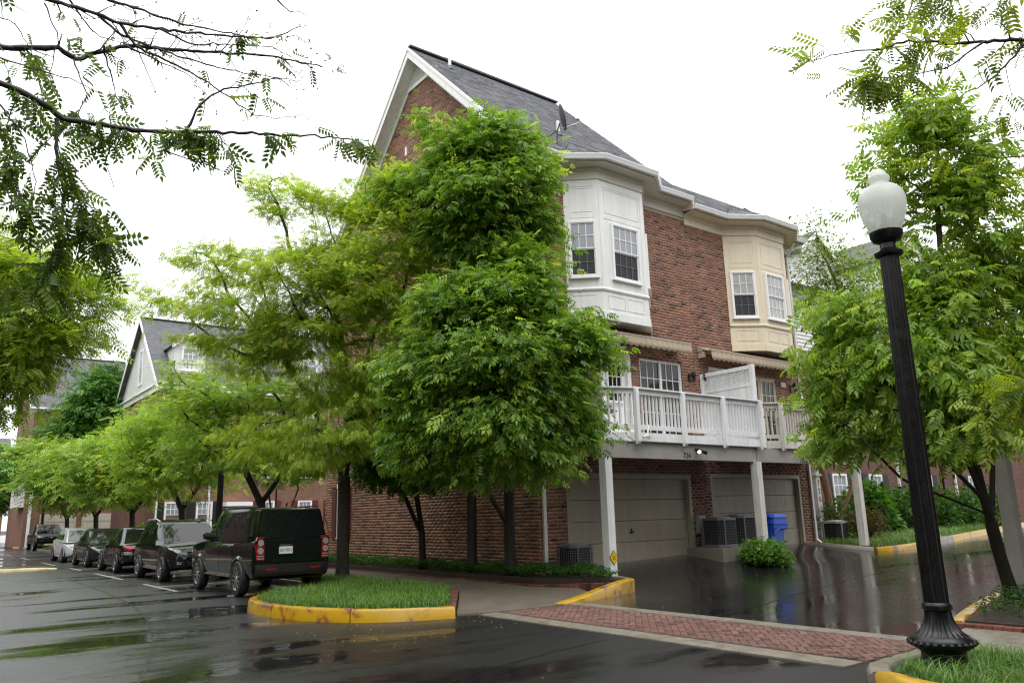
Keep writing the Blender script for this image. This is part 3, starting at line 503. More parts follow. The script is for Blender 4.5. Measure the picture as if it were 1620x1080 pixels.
# ------------------------------------------------------------------ the two townhouses
Zv = np.array([0,0,1.])
def P3(O, U, N, u, z, d): return np.array(O, float)+np.array(U, float)*u+Zv*z+np.array(N, float)*d
def fbox(b, O, U, N, u0, u1, z0, z1, d0, d1):
    lo = [P3(O,U,N,u0,z0,d0),P3(O,U,N,u1,z0,d0),P3(O,U,N,u1,z0,d1),P3(O,U,N,u0,z0,d1)]; hi = [P3(O,U,N,u0,z1,d0),P3(O,U,N,u1,z1,d0),P3(O,U,N,u1,z1,d1),P3(O,U,N,u0,z1,d1)]
    return b.hexa(lo, hi)
BR_L, BR_H, MJ = .216, .069, .0135
def wall_rows(u0f, u1f, z0, z1, ops, seed=0):
    out = []; ph = BR_H+MJ; pl_ = BR_L+MJ; nrow = int((z1-z0)/ph)
    for k in range(nrow):
        za = z0+k*ph; zb = za+BR_H; zm = (za+zb)/2; a, e = u0f(zm), u1f(zm)
        if e-a < .05: continue
        iv = [(a, e)]
        for ou0, ou1, oz0, oz1 in ops:
            if oz0 < zm < oz1:
                nv = []
                for p, q in iv:
                    if ou1 <= p or ou0 >= q: nv.append((p,q)); continue
                    if ou0 > p: nv.append((p, ou0))
                    if ou1 < q: nv.append((ou1, q))
                iv = nv
        for p, q in iv:
            s = math.floor(p/pl_)*pl_-(pl_/2 if k % 2 else 0)
            while s < q:
                x0, x1 = max(p, s), min(q, s+BR_L)
                if x1-x0 > .03: out.append((x0, x1, za, zb, x1-x0 > BR_L-.005))
                s += pl_
    return out
BRICKS = []
def add_bricks(wall, O, U, N, rows):
    r_ = np.array([q[:4] for q in rows]); O = np.array(O, float); U = np.array(U, float); N = np.array(N, float)
    c = O+U*((r_[:,0]+r_[:,1])/2)[:,None]+Zv*((r_[:,2]+r_[:,3])/2)[:,None]; BRICKS.append((wall, O, U, N, r_, np.linalg.norm(c-CAMP, axis=1), np.array([q[4] for q in rows])))
def brick_verts(O, U, N, r_, rng):
    n = len(r_); d = rng.uniform(.0015,.0055,n); V = np.zeros((n,8,3)); tilt = rng.normal(0,.0012,(n,4)); k = 0
    for dd in (0, 1):
        for q, (iu, iz) in enumerate(((0,2),(1,2),(1,3),(0,3))):
            dep = np.full(n,-.016) if dd == 0 else d+tilt[:,q]; V[:,k] = O+U*r_[:,iu][:,None]+Zv*r_[:,iz][:,None]+N*dep[:,None]; k += 1
    return V
BF = np.array([[4,5,6,7],[0,1,5,4],[1,2,6,5],[2,3,7,6],[3,0,4,7]])
def flush_bricks(nsingle=300):
    rng = np.random.default_rng(77); dist = np.concatenate([np.where(b[6], b[5], 1e9) for b in BRICKS]); thr = np.sort(dist)[nsingle]
    for wall, O, U, N, r_, ds, full in BRICKS:
        cols = brickcol(len(r_), rng, (.272,.120,.072), .14); V = brick_verts(O, U, N, r_, rng); one = (ds < thr) & full
        if np.cross(U, Zv)@N < 0: F = BF[:,::-1]
        else: F = BF
        for k in np.where(one)[0]: npmesh('brick', V[k], F.copy(), M['brick'], wall, colors=np.tile(cols[k],(8,1)))
        k = np.where(~one)[0]; o = np.arange(len(k))[:,None,None]*8
        npmesh('more_bricks', V[k].reshape(-1,3), (F[None]+o).reshape(-1,4), M['brick'], wall, colors=np.repeat(cols[k], 8, axis=0), kind='stuff')
def mortar_wall(name, parent, O, U, N, u0, u1, z0, z1, ops, m, depth=.2, recess=.14):
    us = sorted({u0,u1}|{min(max(x,u0),u1) for o in ops for x in o[:2]}); zs = sorted({z0,z1}|{min(max(x,z0),z1) for o in ops for x in o[2:]}); b = MB()
    for a, e in zip(us[:-1], us[1:]):
        for c, f in zip(zs[:-1], zs[1:]):
            mu, mz = (a+e)/2, (c+f)/2
            if not any(o[0] < mu < o[1] and o[2] < mz < o[3] for o in ops): fbox(b, O, U, N, a, e, c, f, -depth, -.001)
    return b.build(name, m, parent)
def window(parent, O, U, N, u0, u1, z0, z1, cols=3, rows=4, hung=True, fm=None, up=None, low=None, d=0, fw=.055, sill=True, name='window', mw=.02):
    fm = fm or M['trim']; up = up or M['sky_pane']; low = low or M['screen']; b = MB()
    for a, e, c, f in ((u0,u0+fw,z0,z1),(u1-fw,u1,z0,z1),(u0+fw,u1-fw,z1-fw,z1),(u0+fw,u1-fw,z0,z0+fw)): fbox(b, O,U,N, a,e,c,f, d-.06, d+.03)
    if sill: fbox(b, O,U,N, u0-.03, u1+.03, z0-.035, z0-.001, d-.06, d+.055)
    fr = b.build(name, fm, parent); zm = (z0+z1)/2; a0, a1 = u0+fw, u1-fw
    parts = [(zm, z1-fw, d, up), (z0+fw, zm, d-.022, low)] if hung else [(z0+fw, z1-fw, d, up)]
    for q, (s0, s1, dd, gm) in enumerate(parts):
        nr = rows//2 if hung else rows; b = MB(); sw_ = .028
        for a, e, c, f in ((a0,a0+sw_,s0,s1),(a1-sw_,a1,s0,s1),(a0+sw_,a1-sw_,s1-sw_,s1),(a0+sw_,a1-sw_,s0,s0+sw_)): fbox(b, O,U,N, a+.001,e-.001,c+.001,f-.001, dd-.03, dd+.01)
        b.build('sash', fm, fr); g0, g1, h0, h1 = a0+sw_, a1-sw_, s0+sw_, s1-sw_
        if cols*nr > 1:
            b = MB()
            for k in range(1, cols): x = g0+(g1-g0)*k/cols; fbox(b, O,U,N, x-mw/2,x+mw/2,h0,h1, dd-.012, dd+.006)
            for k in range(1, nr): z = h0+(h1-h0)*k/nr; fbox(b, O,U,N, g0,g1,z-mw/2,z+mw/2, dd-.011, dd+.005)
            b.build('glazing_bars', M['screenbar'] if gm is M['screen'] else fm, fr)
        for i in range(cols):
            for k in range(nr):
                b = MB(); fbox(b, O,U,N, g0+(g1-g0)*i/cols+.002, g0+(g1-g0)*(i+1)/cols-.002, h0+(h1-h0)*k/nr+.002, h0+(h1-h0)*(k+1)/nr-.002, dd-.02, dd-.010+RNG.uniform(-.0006,.0006)); b.build('pane', gm, fr)
    b = MB(); fbox(b, O,U,N, u0+.01,u1-.01,z0+.01,z1-.01, d-.11, d-.065); b.build('backing', M['dark'], fr)
    return fr
def sweep(b, path, prof):   # mitred sweep; prof (out,z) closed; out to the right of the path
    p = [np.array(q, float) for q in path]; n = len(prof); base = len(b.v)
    for i, q in enumerate(p):
        d0 = (q-p[i-1]) if i else (p[1]-q); d1 = (p[i+1]-q) if i < len(p)-1 else (q-p[i-1]); d0 = d0/np.linalg.norm(d0); d1 = d1/np.linalg.norm(d1)
        n0 = np.array([d0[1],-d0[0]]); n1 = np.array([d1[1],-d1[0]]); mn = n0+n1; mn /= np.linalg.norm(mn); mn /= max(.3, mn@n0)
        for o, z in prof: b.v.append((q[0]+mn[0]*o, q[1]+mn[1]*o, z))
    for i in range(len(p)-1):
        for k in range(n): b.f.append([base+i*n+k, base+i*n+(k+1)%n, base+(i+1)*n+(k+1)%n, base+(i+1)*n+k])
    b.f.append([base+k for k in range(n)][::-1]); b.f.append([base+(len(p)-1)*n+k for k in range(n)])
def shingles(name, parent, A, B_, Cc, D, single=0, expo=.145, wid=.31, thick=.012, base=(.155,.157,.17)):
    """quad A(eave left) B(eave right) C(top right) D(top left): courses of tabs"""
    A, B_, Cc, D = (np.array(q, float) for q in (A,B_,Cc,D)); rng = np.random.default_rng(len(name)+int(abs(A.sum())*10)); L = (np.linalg.norm(D-A)+np.linalg.norm(Cc-B_))/2; n = max(1,int(L/expo)); nn = np.cross(B_-A, D-A)
    if np.linalg.norm(nn) < 1e-6: nn = np.cross(B_-A, Cc-A)
    nn /= np.linalg.norm(nn); V = []; col = []
    if nn[2] < 0: nn = -nn
    for k in range(n):
        t0, t1 = k/n, min(1,(k+1.02)/n); l0, r0 = A+(D-A)*t0, B_+(Cc-B_)*t0; l1, r1 = A+(D-A)*t1, B_+(Cc-B_)*t1; w = np.linalg.norm(r0-l0)
        if w < .05: continue
        e = [0.]; x = -rng.uniform(0, wid)
        while x < w:
            x += wid*rng.uniform(.75,1.25)
            if .04 < x < w-.04: e.append(x)
        e.append(w)
        for a, c in zip(e[:-1], e[1:]):
            fa, fc = (a+.003)/w, (c-.003)/w; h = thick*rng.uniform(.7,1.5); v = [l0+(r0-l0)*fa, l0+(r0-l0)*fc, l1+(r1-l1)*fc, l1+(r1-l1)*fa]
            V.append([v[0], v[1], v[2], v[3], v[0]+nn*h, v[1]+nn*h, v[2]+nn*.003, v[3]+nn*.003]); kx = rng.normal(1,.2); col.append(np.array(base)*max(.5,kx)+np.array([.004,0,-.002])*rng.normal())
    V = np.array(V); col = np.array(col); F = np.array([[4,5,6,7],[0,1,5,4],[1,2,6,5],[3,0,4,7]])
    ds = np.linalg.norm(V.mean(1)-CAMP, axis=1); idx = np.argsort(ds); one = idx[:single]
    for k in one: npmesh('shingle', V[k], F.copy(), M['shingle'], parent, colors=np.tile(col[k],(8,1)))
    k = idx[single:]; o = np.arange(len(k))[:,None,None]*8
    if len(k): npmesh('more_shingles', V[k].reshape(-1,3), (F[None]+o).reshape(-1,4), M['shingle'], parent, colors=np.repeat(col[k],8,axis=0), kind='stuff')
FO, FU, FN = (0,0,0), (1,0,0), (0,-1,0)
GO, GU, GN = (0,0,0), (0,1,0), (-1,0,0)
H1 = thing('brick_townhouse', (2.9,4,.3), 'red brick end townhouse with a tall steep side gable and white bay window', 'house', 'brick townhouses round the driveway')
H2 = thing('brick_townhouse', (8.5,4,.45), 'red brick townhouse with the cream bay window over its garage', 'house', 'brick townhouses round the driveway')
ops1 = [(.88,5.36,.1,2.48),(2.18,3.28,3.1,5.62),(3.64,5.32,3.1,5.6)]
ops2 = [(6.2,10.5,.1,2.53),(8.2,9.74,3.1,5.47),(6.5,7.6,4.2,5.6)]
w1 = mortar_wall('wall', H1, FO,FU,FN, .204, 5.9, 0, 10.25, ops1, M['mortar']); w2 = mortar_wall('wall', H2, FO,FU,FN, 5.9, 11.1, 0, 10.05, ops2, M['mortar'])
bay1 = [(1.17,0),(1.85,-.6),(3.5,-.6),(4.18,0)]; bay2 = [(7.68,0),(8.54,-.6),(9.98,-.6),(10.8,0)]
rows = wall_rows(lambda z: 0., lambda z: 5.9, .04, 10.0, [o for o in ops1]+[(1.2,4.15,6.35,10.2)], 1); add_bricks(w1, FO,FU,FN, rows)
rows = wall_rows(lambda z: 5.9, lambda z: 11.1, .07, 9.82, [o for o in ops2]+[(7.72,10.78,6.25,10.1)], 2); add_bricks(w2, FO,FU,FN, rows)
zf = lambda y: 16.15-.988*(5.3-y)-.16; zb_ = lambda y: 16.15-.985*(y-5.3)-.16
gl = lambda z: max(0., 5.3-(16.15-.16-z)/.988); gr = lambda z: min(11.6, 5.3+(16.15-.16-z)/.985)
b = MB(); b.prism([(.001,.002,0),(.001,.002,zf(0)),(.001,5.3,15.99),(.001,11.6,zb_(11.6)),(.001,11.6,0)], (.2,0,0)); wg = b.build('wall', M['mortar'], H1)
rows = wall_rows(gl, gr, .05, 15.98, [(10.0,10.62,.95,3.0)], 3); add_bricks(wg, GO,GU,GN, rows)
flush_bricks(300)
# hidden sides
b = MB(); b.box(.21,11.1,11.35,11.6,0,9.9); b.box(10.9,11.1,.2,11.35,0,10.0); b.build('rear_wall', M['brick_far'] if 'brick_far' in M else M['mortar'], H2)
b = MB(); b.prism([(5.72,.2,9.9),(5.72,5.3,15.9),(5.72,11.3,9.9)], (.15,0,0)); b.build('party_wall', M['mortar'], H1)
b = MB(); b.box(.3,10.85,.3,11.3,2.7,2.9); b.box(.3,10.8,.3,11.2,9.6,9.7); b.build('inner_floor', M['dark'], H1)
# steel angle lintels / soldier courses omitted where beams cover them
# --- roofs
RA, RB = (-.4,-.45,10.47), (5.76,-.45,10.47); RC, RD = (5.76,5.3,16.15), (-.4,5.3,16.15)
nrm = Vector((0,-.703,.711))
b = MB(); lo = [np.array(q)-np.array(nrm)*.14 for q in (RA,RB,RC,RD)]; b.hexa(lo, [np.array(q)-np.array(nrm)*.004 for q in (RA,RB,RC,RD)])
bk = [(-.4,5.3,16.15),(5.76,5.3,16.15),(5.76,11.95,9.6),(-.4,11.95,9.6)]; n2 = np.array([0,.70,.714]); b.hexa([np.array(q)-n2*.14 for q in bk], [np.array(q)-n2*.004 for q in bk]); rf1 = b.build('roof', M['shingle_far'] if 'shingle_far' in M else M['dark'], H1)
shingles('shingle', rf1, RA, RB, RC, RD, single=300)
shingles('shingle', rf1, bk[3], bk[2], bk[1], bk[0], single=0, expo=.2, wid=.5)
b = MB(); b.bar((-.4,5.3,16.185),(5.76,5.3,16.185), .26, .05); b.build('ridge_cap', M['dish'], rf1)
b = MB(); b.bar((.9,5.3,16.22),(4.4,5.3,16.21), .24, .03); b.build('ridge_vent', M['dish'], rf1)
def bay_roof(parent, b4, e, x0, x1, ztop, yt):
    """small hipped roof from the bay eave back to the main slope"""
    (ax,ay),(bx,by),(cx,cy),(dx,dy) = e
    T0, T1 = np.array((bx+.25,yt,ztop)), np.array((cx-.25,yt,ztop)); A_, B2, C2, D2 = (np.array((q[0],q[1],b4)) for q in e)
    mb = MB(); mb.add([A_,B2,C2,D2,T0,T1], [[1,2,5,4],[0,1,4],[2,3,5],[0,4,5,3],[3,2,1,0]]); o = mb.build('bay_roof', M['dark'], parent)
    shingles('shingle', o, B2, C2, T1, T0); shingles('shingle', o, A_, B2, T0, T0); shingles('shingle', o, C2, D2, T1, T1)
    m_ = MB(); m_.tube([B2+Zv*.01,T0+Zv*.01], .03, 6); m_.tube([C2+Zv*.01,T1+Zv*.01], .03, 6); m_.build('hip_cap', M['dish'], o)
E1 = [(.85,-.45),(1.72,-1.06),(3.63,-1.06),(4.42,-.45)]; E2 = [(7.4,-.45),(8.4,-1.06),(10.1,-1.06),(11.0,-.45)]
bay_roof(H1, 10.475, E1, 0, 0, 11.55, .55)
A2, B2_, C2_, D2_ = (5.9,-.45,10.27), (11.5,-.45,10.27), (10.3,.95,11.62), (5.9,.95,11.62)
b = MB(); b.add([A2,B2_,C2_,D2_,(5.9,11.9,10.2),(11.5,11.9,10.2),(10.3,10.5,11.62),(5.9,10.5,11.62)], [[0,1,2,3],[1,5,6,2],[3,2,6,7],[5,4,7,6],[4,0,3,7],[0,4,5,1]]); rf2 = b.build('roof', M['shingle_far'] if 'shingle_far' in M else M['dark'], H2)
shingles('shingle', rf2, A2, B2_, C2_, D2_); shingles('shingle', rf2, B2_, (11.5,11.9,10.27), (10.3,10.5,11.62), C2_)
bay_roof(H2, 10.275, E2, 0, 0, 11.1, .3)
b = MB(); b.tube([(11.5,-.45,10.3),(10.3,.95,11.65)], .035, 6); b.build('hip_cap', M['dish'], rf2)
# eaves: soffit+fascia, frieze, gutter
GUT = [(.0,0),(.0,.13),(.02,.135),(.115,.135),(.125,.12),(.105,.07),(.085,.01),(.07,0)]
def eaves(parent, path, wallpath, z, m, gm):
    b = MB(); sweep(b, path, [(0,z-.09),(-.02,z-.09),(-.02,z+.06),(0,z+.06)]); b.build('fascia', m, parent)
    b = MB(); p = path; q = wallpath
    for i in range(len(p)-1): b.prism([(p[i][0],p[i][1],z-.095),(p[i+1][0],p[i+1][1],z-.095),(q[i+1][0],q[i+1][1],z-.095),(q[i][0],q[i][1],z-.095)], (0,0,.02))
    b.build('soffit', m, parent)
    b = MB(); sweep(b, wallpath, [(0.004,z-.40),(.03,z-.40),(.035,z-.2),(.07,z-.17),(.09,z-.097),(.004,z-.097)]); b.build('frieze_board', m, parent)
    b = MB(); sweep(b, path, [(.002+o,z-.06+zz) for o, zz in GUT]); b.build('gutter', gm, parent)
eaves(H1, [(-.34,-.42),(.86,-.42),(1.74,-1.02),(3.6,-1.02),(4.4,-.42),(5.82,-.42)], [(-.0,-.0),(1.17,-.0),(1.85,-.6),(3.5,-.6),(4.18,-.0),(5.9,-.0)], 10.42, M['eave'], M['metal_white'])
eaves(H2, [(5.86,-.42),(7.42,-.42),(8.42,-1.02),(10.08,-1.02),(10.95,-.42),(11.42,-.42),(11.42,4)], [(5.91,-.0),(7.68,-.0),(8.54,-.6),(9.98,-.6),(10.8,-.0),(11.1,-.0),(11.1,4)], 10.22, M['cream'], M['white'])
b = MB(); b.prism([(5.9,-.44,10.16),(5.9,-.44,10.44),(5.9,.9,11.7),(5.9,.9,10.3)], (-.05,0,0)); b.build('rake_board', M['cream'], H2)
# gable rake
for sgn in (-1, 1):
    if sgn < 0: y0, z0, y1, z1 = -.5, 16.15-.988*5.8, 5.3, 16.15
    else: y0, z0, y1, z1 = 12.0, 16.15-.985*6.7, 5.3, 16.15
    b = MB(); b.prism([(-.42,y0,z0-.36),(-.42,y0,z0+.005),(-.42,y1,z1+.005),(-.42,y1,z1-.36)], (.03,0,0)); b.prism([(-.445,y0,z0-.10),(-.445,y0,z0+.012),(-.445,y1,z1+.012),(-.445,y1,z1-.10)], (.025,0,0)); b.build('rake_board', M['white'], H1)
    b = MB(); b.prism([(-.389,y0,z0-.34),(-.389,y0,z0-.31),(-.389,y1,z1-.31),(-.389,y1,z1-.34)], (.375,0,0)); b.build('soffit', M['white'], H1)
    yy = -.0 if sgn < 0 else 11.6; zz = (16.15-.988*5.3) if sgn < 0 else 16.15-.985*6.3
    b = MB(); b.prism([(-.03,yy,zz-.58),(-.03,yy,zz-.342),(-.03,y1,z1-.342),(-.03,y1,z1-.58)], (.02,0,0)); b.build('frieze_board', M['white'], H1)
# louvred gable vent
b = MB(); b.prism([(-.045,4.2,14.98),(-.045,6.4,14.98),(-.045,6.4,15.09),(-.045,4.2,15.09)], (.04,0,0)); vt = b.build('gable_vent', M['white'], H1); b = MB(); b.prism([(-.012,4.2,15.0),(-.012,5.3,16.0),(-.012,6.4,15.0)], (.008,0,0)); b.build('backing', M['siding'], vt)
for k in range(9):
    z = 15.10+k*.075; hw = max(.03,(15.62-z)*1.0)
    b = MB(); b.prism([(-.04,5.3-hw-.28,z),(-.018,5.3-hw-.28,z+.07),(-.018,5.3+hw+.28,z+.07),(-.04,5.3+hw+.28,z)], (.006,0,0)); b.build('slat', M['white'], vt)
b = MB(); b.box(-.03,0,6.04,6.14,12.85,13.15); b.build('wall_vent', M['white'], H1)
# side window with arched head and maroon shutters
aw = window(H1, GO,GU,GN, 10.02,10.6,.98,2.55, cols=2, rows=4, d=.01, up=M['glass'], low=M['glass'])
b = MB(); arc = [(-.012,10.31-.31*math.cos(a),2.57+.31*math.sin(a)) for a in np.linspace(0,math.pi,13)]; b.prism(arc, (-.04,0,0)); b.build('arched_head', M['trim'], aw)
for y0 in (9.62,10.66):
    b = MB(); b.box(-.045,-.012,y0,y0+.34,.95,2.6); sh = b.build('shutter', M['red'], H1)
    b = MB()
    for k in range(18): b.prism([(-.06,y0+.04,1.02+k*.085),(-.046,y0+.04,1.07+k*.085),(-.046,y0+.30,1.07+k*.085),(-.06,y0+.30,1.02+k*.085)], (.004,0,0))
    b.build('louvres', M['red'], sh)
# --- bays
def bay(parent, pl4, zb0, zt, m):
    b = MB(); n = 4; b.prism([(x,y,zb0) for x, y in pl4], (0,0,zt-zb0)); o = b.build('bay_window', m, parent)
    b = MB(); c = np.mean(pl4, axis=0); q = [(x,y) for x, y in pl4]; sweep(b, q, [(.0,zb0-.03),(.035,zb0-.03),(.035,zb0+.17),(.0,zb0+.17)]); b.build('base_board', m, o)
    b = MB(); sweep(b, q, [(.0,zb0+.72),(.03,zb0+.72),(.045,zb0+.76),(.03,zb0+.80),(.0,zb0+.80)]); b.build('sill_band', m, o)
    for (p, q) in zip(pl4[:-1], pl4[1:]):
        p = np.array((*p,0.)); q = np.array((*q,0.)); L = np.linalg.norm(q-p); U = (q-p)/L; N = np.array((U[1],-U[0],0))
        b = MB()
        for a, e in ((0,.13),(L-.13,L)): fbox(b, p,U,N, a+.003,e-.003, zb0+.805, zt-.42, .002, .010)
        fbox(b, p,U,N, .13,L-.13, zt-1.36,zt-1.24, .002,.0095); fbox(b, p,U,N,.13,L-.13,zt-.50,zt-.42,.002,.0095)
        b.build('corner_board', m, o)
        def frame(u0,u1,z0,z1,w=.016):
            b = MB()
            for a, e, c, f in ((u0,u1,z0,z0+w),(u0,u1,z1-w,z1),(u0,u0+w,z0+w,z1-w),(u1-w,u1,z0+w,z1-w)): fbox(b, p,U,N, a,e,c,f, .002,.010)
            b.build('panel_moulding', m, o)
        frame(.19, L-.19, zt-1.20, zt-.54)
        k = 2 if L > 1.2 else 1
        for i in range(k): w_ = (L-.28)/k; frame(.14+i*w_+.04, .14+(i+1)*w_-.04, zb0+.28, zb0+.62)
    return o
bay(H1, bay1, 6.3, 10.33, M['white']); bay(H2, bay2, 6.2, 10.13, M['cream'])
def bay_wins(parent, pl4, spec, fm, zs):
    for (p, q), (f0, f1, cols, up, low) in zip(zip(pl4[:-1], pl4[1:]), spec):
        p = np.array((*p,0.)); q = np.array((*q,0.)); L = np.linalg.norm(q-p); U = (q-p)/L; N = np.array((U[1],-U[0],0))
        window(parent, p,U,N, f0*L, f1*L, zs[0], zs[1], cols, 4, d=.035, up=up, low=low, fm=fm)
bay_wins(H1, bay1, [(.1,.9,3,M['sky_pane'],M['screen']),(.225,.835,4,M['sky_pane'],M['screen']),(.1,.9,3,M['sky_pane'],M['screen'])], M['trim'], (7.37,8.88))
bay_wins(H2, bay2, [(.12,.86,3,M['curtain'],M['screen']),(.17,.82,4,M['curtain'],M['curtain']),(.1,.9,3,M['sky_pane'],M['screen'])], M['trim'], (7.19,8.66))
# --- first floor openings
window(H1, FO,FU,FN, 3.64,5.32,3.14,5.6, cols=6, rows=5, hung=False, d=-.06, up=M['glass'], name='patio_door', sill=False)
b = MB(); fbox(b, FO,FU,FN, 4.44,4.52,3.2,5.54,-.1,-.03); b.build('meeting_stile', M['trim'], H1)
b = MB()
for a, e, c, f in ((2.18,2.3,3.12,5.62),(3.16,3.28,3.12,5.62),(2.3,3.16,5.5,5.62)): fbox(b, FO,FU,FN, a,e,c,f,-.1,.02)
dr = b.build('door', M['trim'], H1); b = MB(); fbox(b, FO,FU,FN, 2.31,3.15,3.14,5.49,-.09,-.05); b.build('door_leaf', M['white'], dr)
window(H1, FO,FU,FN, 2.42,2.98,4.3,5.36, cols=3, rows=3, hung=False, d=-.02, up=M['glass'], name='door_light', sill=False, fw=.03)
window(H2, FO,FU,FN, 8.2,8.98,3.14,5.47, cols=1, rows=1, hung=False, d=-.08, up=M['glass'], name='patio_door', sill=False, fm=M['cream'])
window(H2, FO,FU,FN, 8.985,9.74,3.14,5.47, cols=3, rows=5, hung=False, d=-.06, up=M['glass'], name='patio_door', sill=False, fm=M['cream'])
window(H2, FO,FU,FN, 6.5,7.6,4.2,5.6, cols=3, rows=4, d=-.05)
# --- garages
def garage(parent, u0, u1, z0, z1):
    b = MB()
    for a, e, c, f in ((u0,u0+.1,z0,z1),(u1-.1,u1,z0,z1),(u0+.1,u1-.1,z1-.1,z1)): fbox(b, FO,FU,FN, a,e,c,f,-.13,.0)
    o = b.build('garage_door', M['garage'], parent); n = 4; h = (z1-.1-z0)/n
    for k in range(n):
        b = MB(); fbox(b, FO,FU,FN, u0+.102,u1-.102, z0+k*h+.006, z0+(k+1)*h-.006, -.2,-.14)
        m_ = 8; w = (u1-u0-.3)/m_
        for i in range(m_):
            a = u0+.15+i*w+.04; e = a+w-.08; c = z0+k*h+.10; f = z0+(k+1)*h-.10
            for p, q, s, t in ((a,e,c,c+.02),(a,e,f-.02,f),(a,a+.02,c+.02,f-.02),(e-.02,e,c+.02,f-.02)): fbox(b, FO,FU,FN, p,q,s,t,-.14,-.137)
        b.build('panel', M['garage'], o)
    b = MB(); fbox(b, FO,FU,FN, (u0+u1)/2-.07,(u0+u1)/2+.07, z0+.74,z0+.77,-.139,-.10); fbox(b, FO,FU,FN, (u0+u1)/2-.012,(u0+u1)/2+.012, z0+.72,z0+.84,-.139,-.11); b.build('handle', M['iron'], o)
    b = MB(); fbox(b, FO,FU,FN, u0,u1,z0-.14,z0-.004,-.3,.14); b.build('sill', M['conc'], o)
garage(H1, .88,5.36,.31,2.48); garage(H2, 6.2,10.5,.47,2.53)
# --- downspouts, lanterns, vents
def downspout(parent, x, y, z0, z1, yt=-.36):
    b = MB(); b.box(x-.045,x+.045,y-.06,y,z0+.1,z1-.45); b.hexa([(x-.045,y-.06,z1-.45),(x+.045,y-.06,z1-.45),(x+.045,y,z1-.45),(x-.045,y,z1-.45)], [(x-.045,yt-.06,z1),(x+.045,yt-.06,z1),(x+.045,yt,z1),(x-.045,yt,z1)])
    b.hexa([(x-.045,y-.2,z0),(x+.045,y-.2,z0),(x+.045,y-.14,z0),(x-.045,y-.14,z0)], [(x-.045,y-.06,z0+.1),(x+.045,y-.06,z0+.1),(x+.045,y,z0+.1),(x-.045,y,z0+.1)]); b.build('downspout', M['pvc'], parent)
    for z in np.arange(z0+1, z1-.6, 2.2):
        b = MB(); b.box(x-.06,x+.06,y-.065,y+.01,z,z+.03); b.build('pipe_bracket', M['pvc'], parent)
downspout(H1, .14,-.03,.27,10.35); downspout(H2, 10.98,-.03,.5,10.12)
def lantern(x, z, label, y=-.012):
    t = thing('wall_lantern', (x,y,z), label, 'lantern', 'wall lanterns by the balcony doors')
    b = MB(); b.box(x-.05,x+.05,y-.03,y,z-.1,z+.12); b.tube([(x,y-.03,z+.05),(x,y-.1,z+.13),(x,y-.16,z+.16)], .012, 6); b.build('bracket', M['iron'], t)
    b = MB(); b.lathe([(.035,-.11),(.07,.05)], (x,y-.16,z), 6); b.build('lamp_glass', M['glass'], t); b = MB(); b.lathe([(.085,.05),(.05,.11),(.015,.15),(.01,.17)], (x,y-.16,z), 6); b.build('cap', M['iron'], t)
lantern(5.62,5.18,'black wall lantern on the brick between white patio door and lattice screen'); lantern(6.12,5.22,'black wall lantern just behind the white lattice screen'); lantern(10.5,5.25,'black wall lantern at the far brick corner past the sliding door')
b = MB(); b.box(9.98,10.22,-.03,.0,5.26,5.42); b.box(10.0,10.2,-.05,-.03,5.28,5.33); b.build('wall_vent', M['cream'], H2)
for nm, P_, h in (('roof_vent_pipe',(.72,4.62,15.47),.42),('roof_vent_pipe',(2.3,1.35,12.24),.42)):
    b = MB(); b.tube([P_,(P_[0],P_[1],P_[2]+h)], .05, 10); o = b.build(nm, M['pvc'], H1); b = MB(); b.lathe([(.13,-.06),(.07,.08)], P_, 10); b.build('flashing', M['dish'], o)
# satellite dish on the front slope
dt = thing('satellite_dish', (1.35,.35,11.26), 'dark grey satellite dish on its arm near the roof edge', 'satellite dish')
b = MB(); b.tube([(1.35,.35,11.2),(1.3,.25,11.6),(1.33,.18,11.78)], .022, 8); b.tube([(1.35,.75,11.6),(1.3,.25,11.6)], .015, 6); b.build('mast', M['dish'], dt)
ax = Vector((.80,-.58,.22)).normalized(); sx = ax.cross(Vector((0,0,1))).normalized(); sz = sx.cross(ax); V = []; F = []
for i in range(6):
    rr = .33*i/5
    for k in range(24):
        a = 2*math.pi*k/24; V.append(Vector((1.36,.14,11.95))+sx*(rr*math.cos(a))+sz*(rr*1.12*math.sin(a))+ax*(rr*rr*.42))
for i in range(5):
    for k in range(24): F.append([i*24+k, i*24+(k+1)%24, (i+1)*24+(k+1)%24, (i+1)*24+k])
n0 = len(V); V += [v-ax*.015 for v in V]; F += [[n0+q for q in f[::-1]] for f in F]; F += [[120+k, 120+(k+1)%24, n0+120+(k+1)%24, n0+120+k] for k in range(24)]
npmesh('reflector', np.array(V), F, M['dish'], dt, smooth=True)
b = MB(); c0 = Vector((1.36,.14,11.62)); c1 = c0+ax*.50+Vector((0,0,.06)); b.tube([c0,c1,c1+Vector((.0,0,.1))], .016, 6); b.tube([c1+Vector((0,0,.1)),c1-ax*.12+Vector((0,0,.13))], .035, 8); b.build('feed_arm', M['grey'], dt)
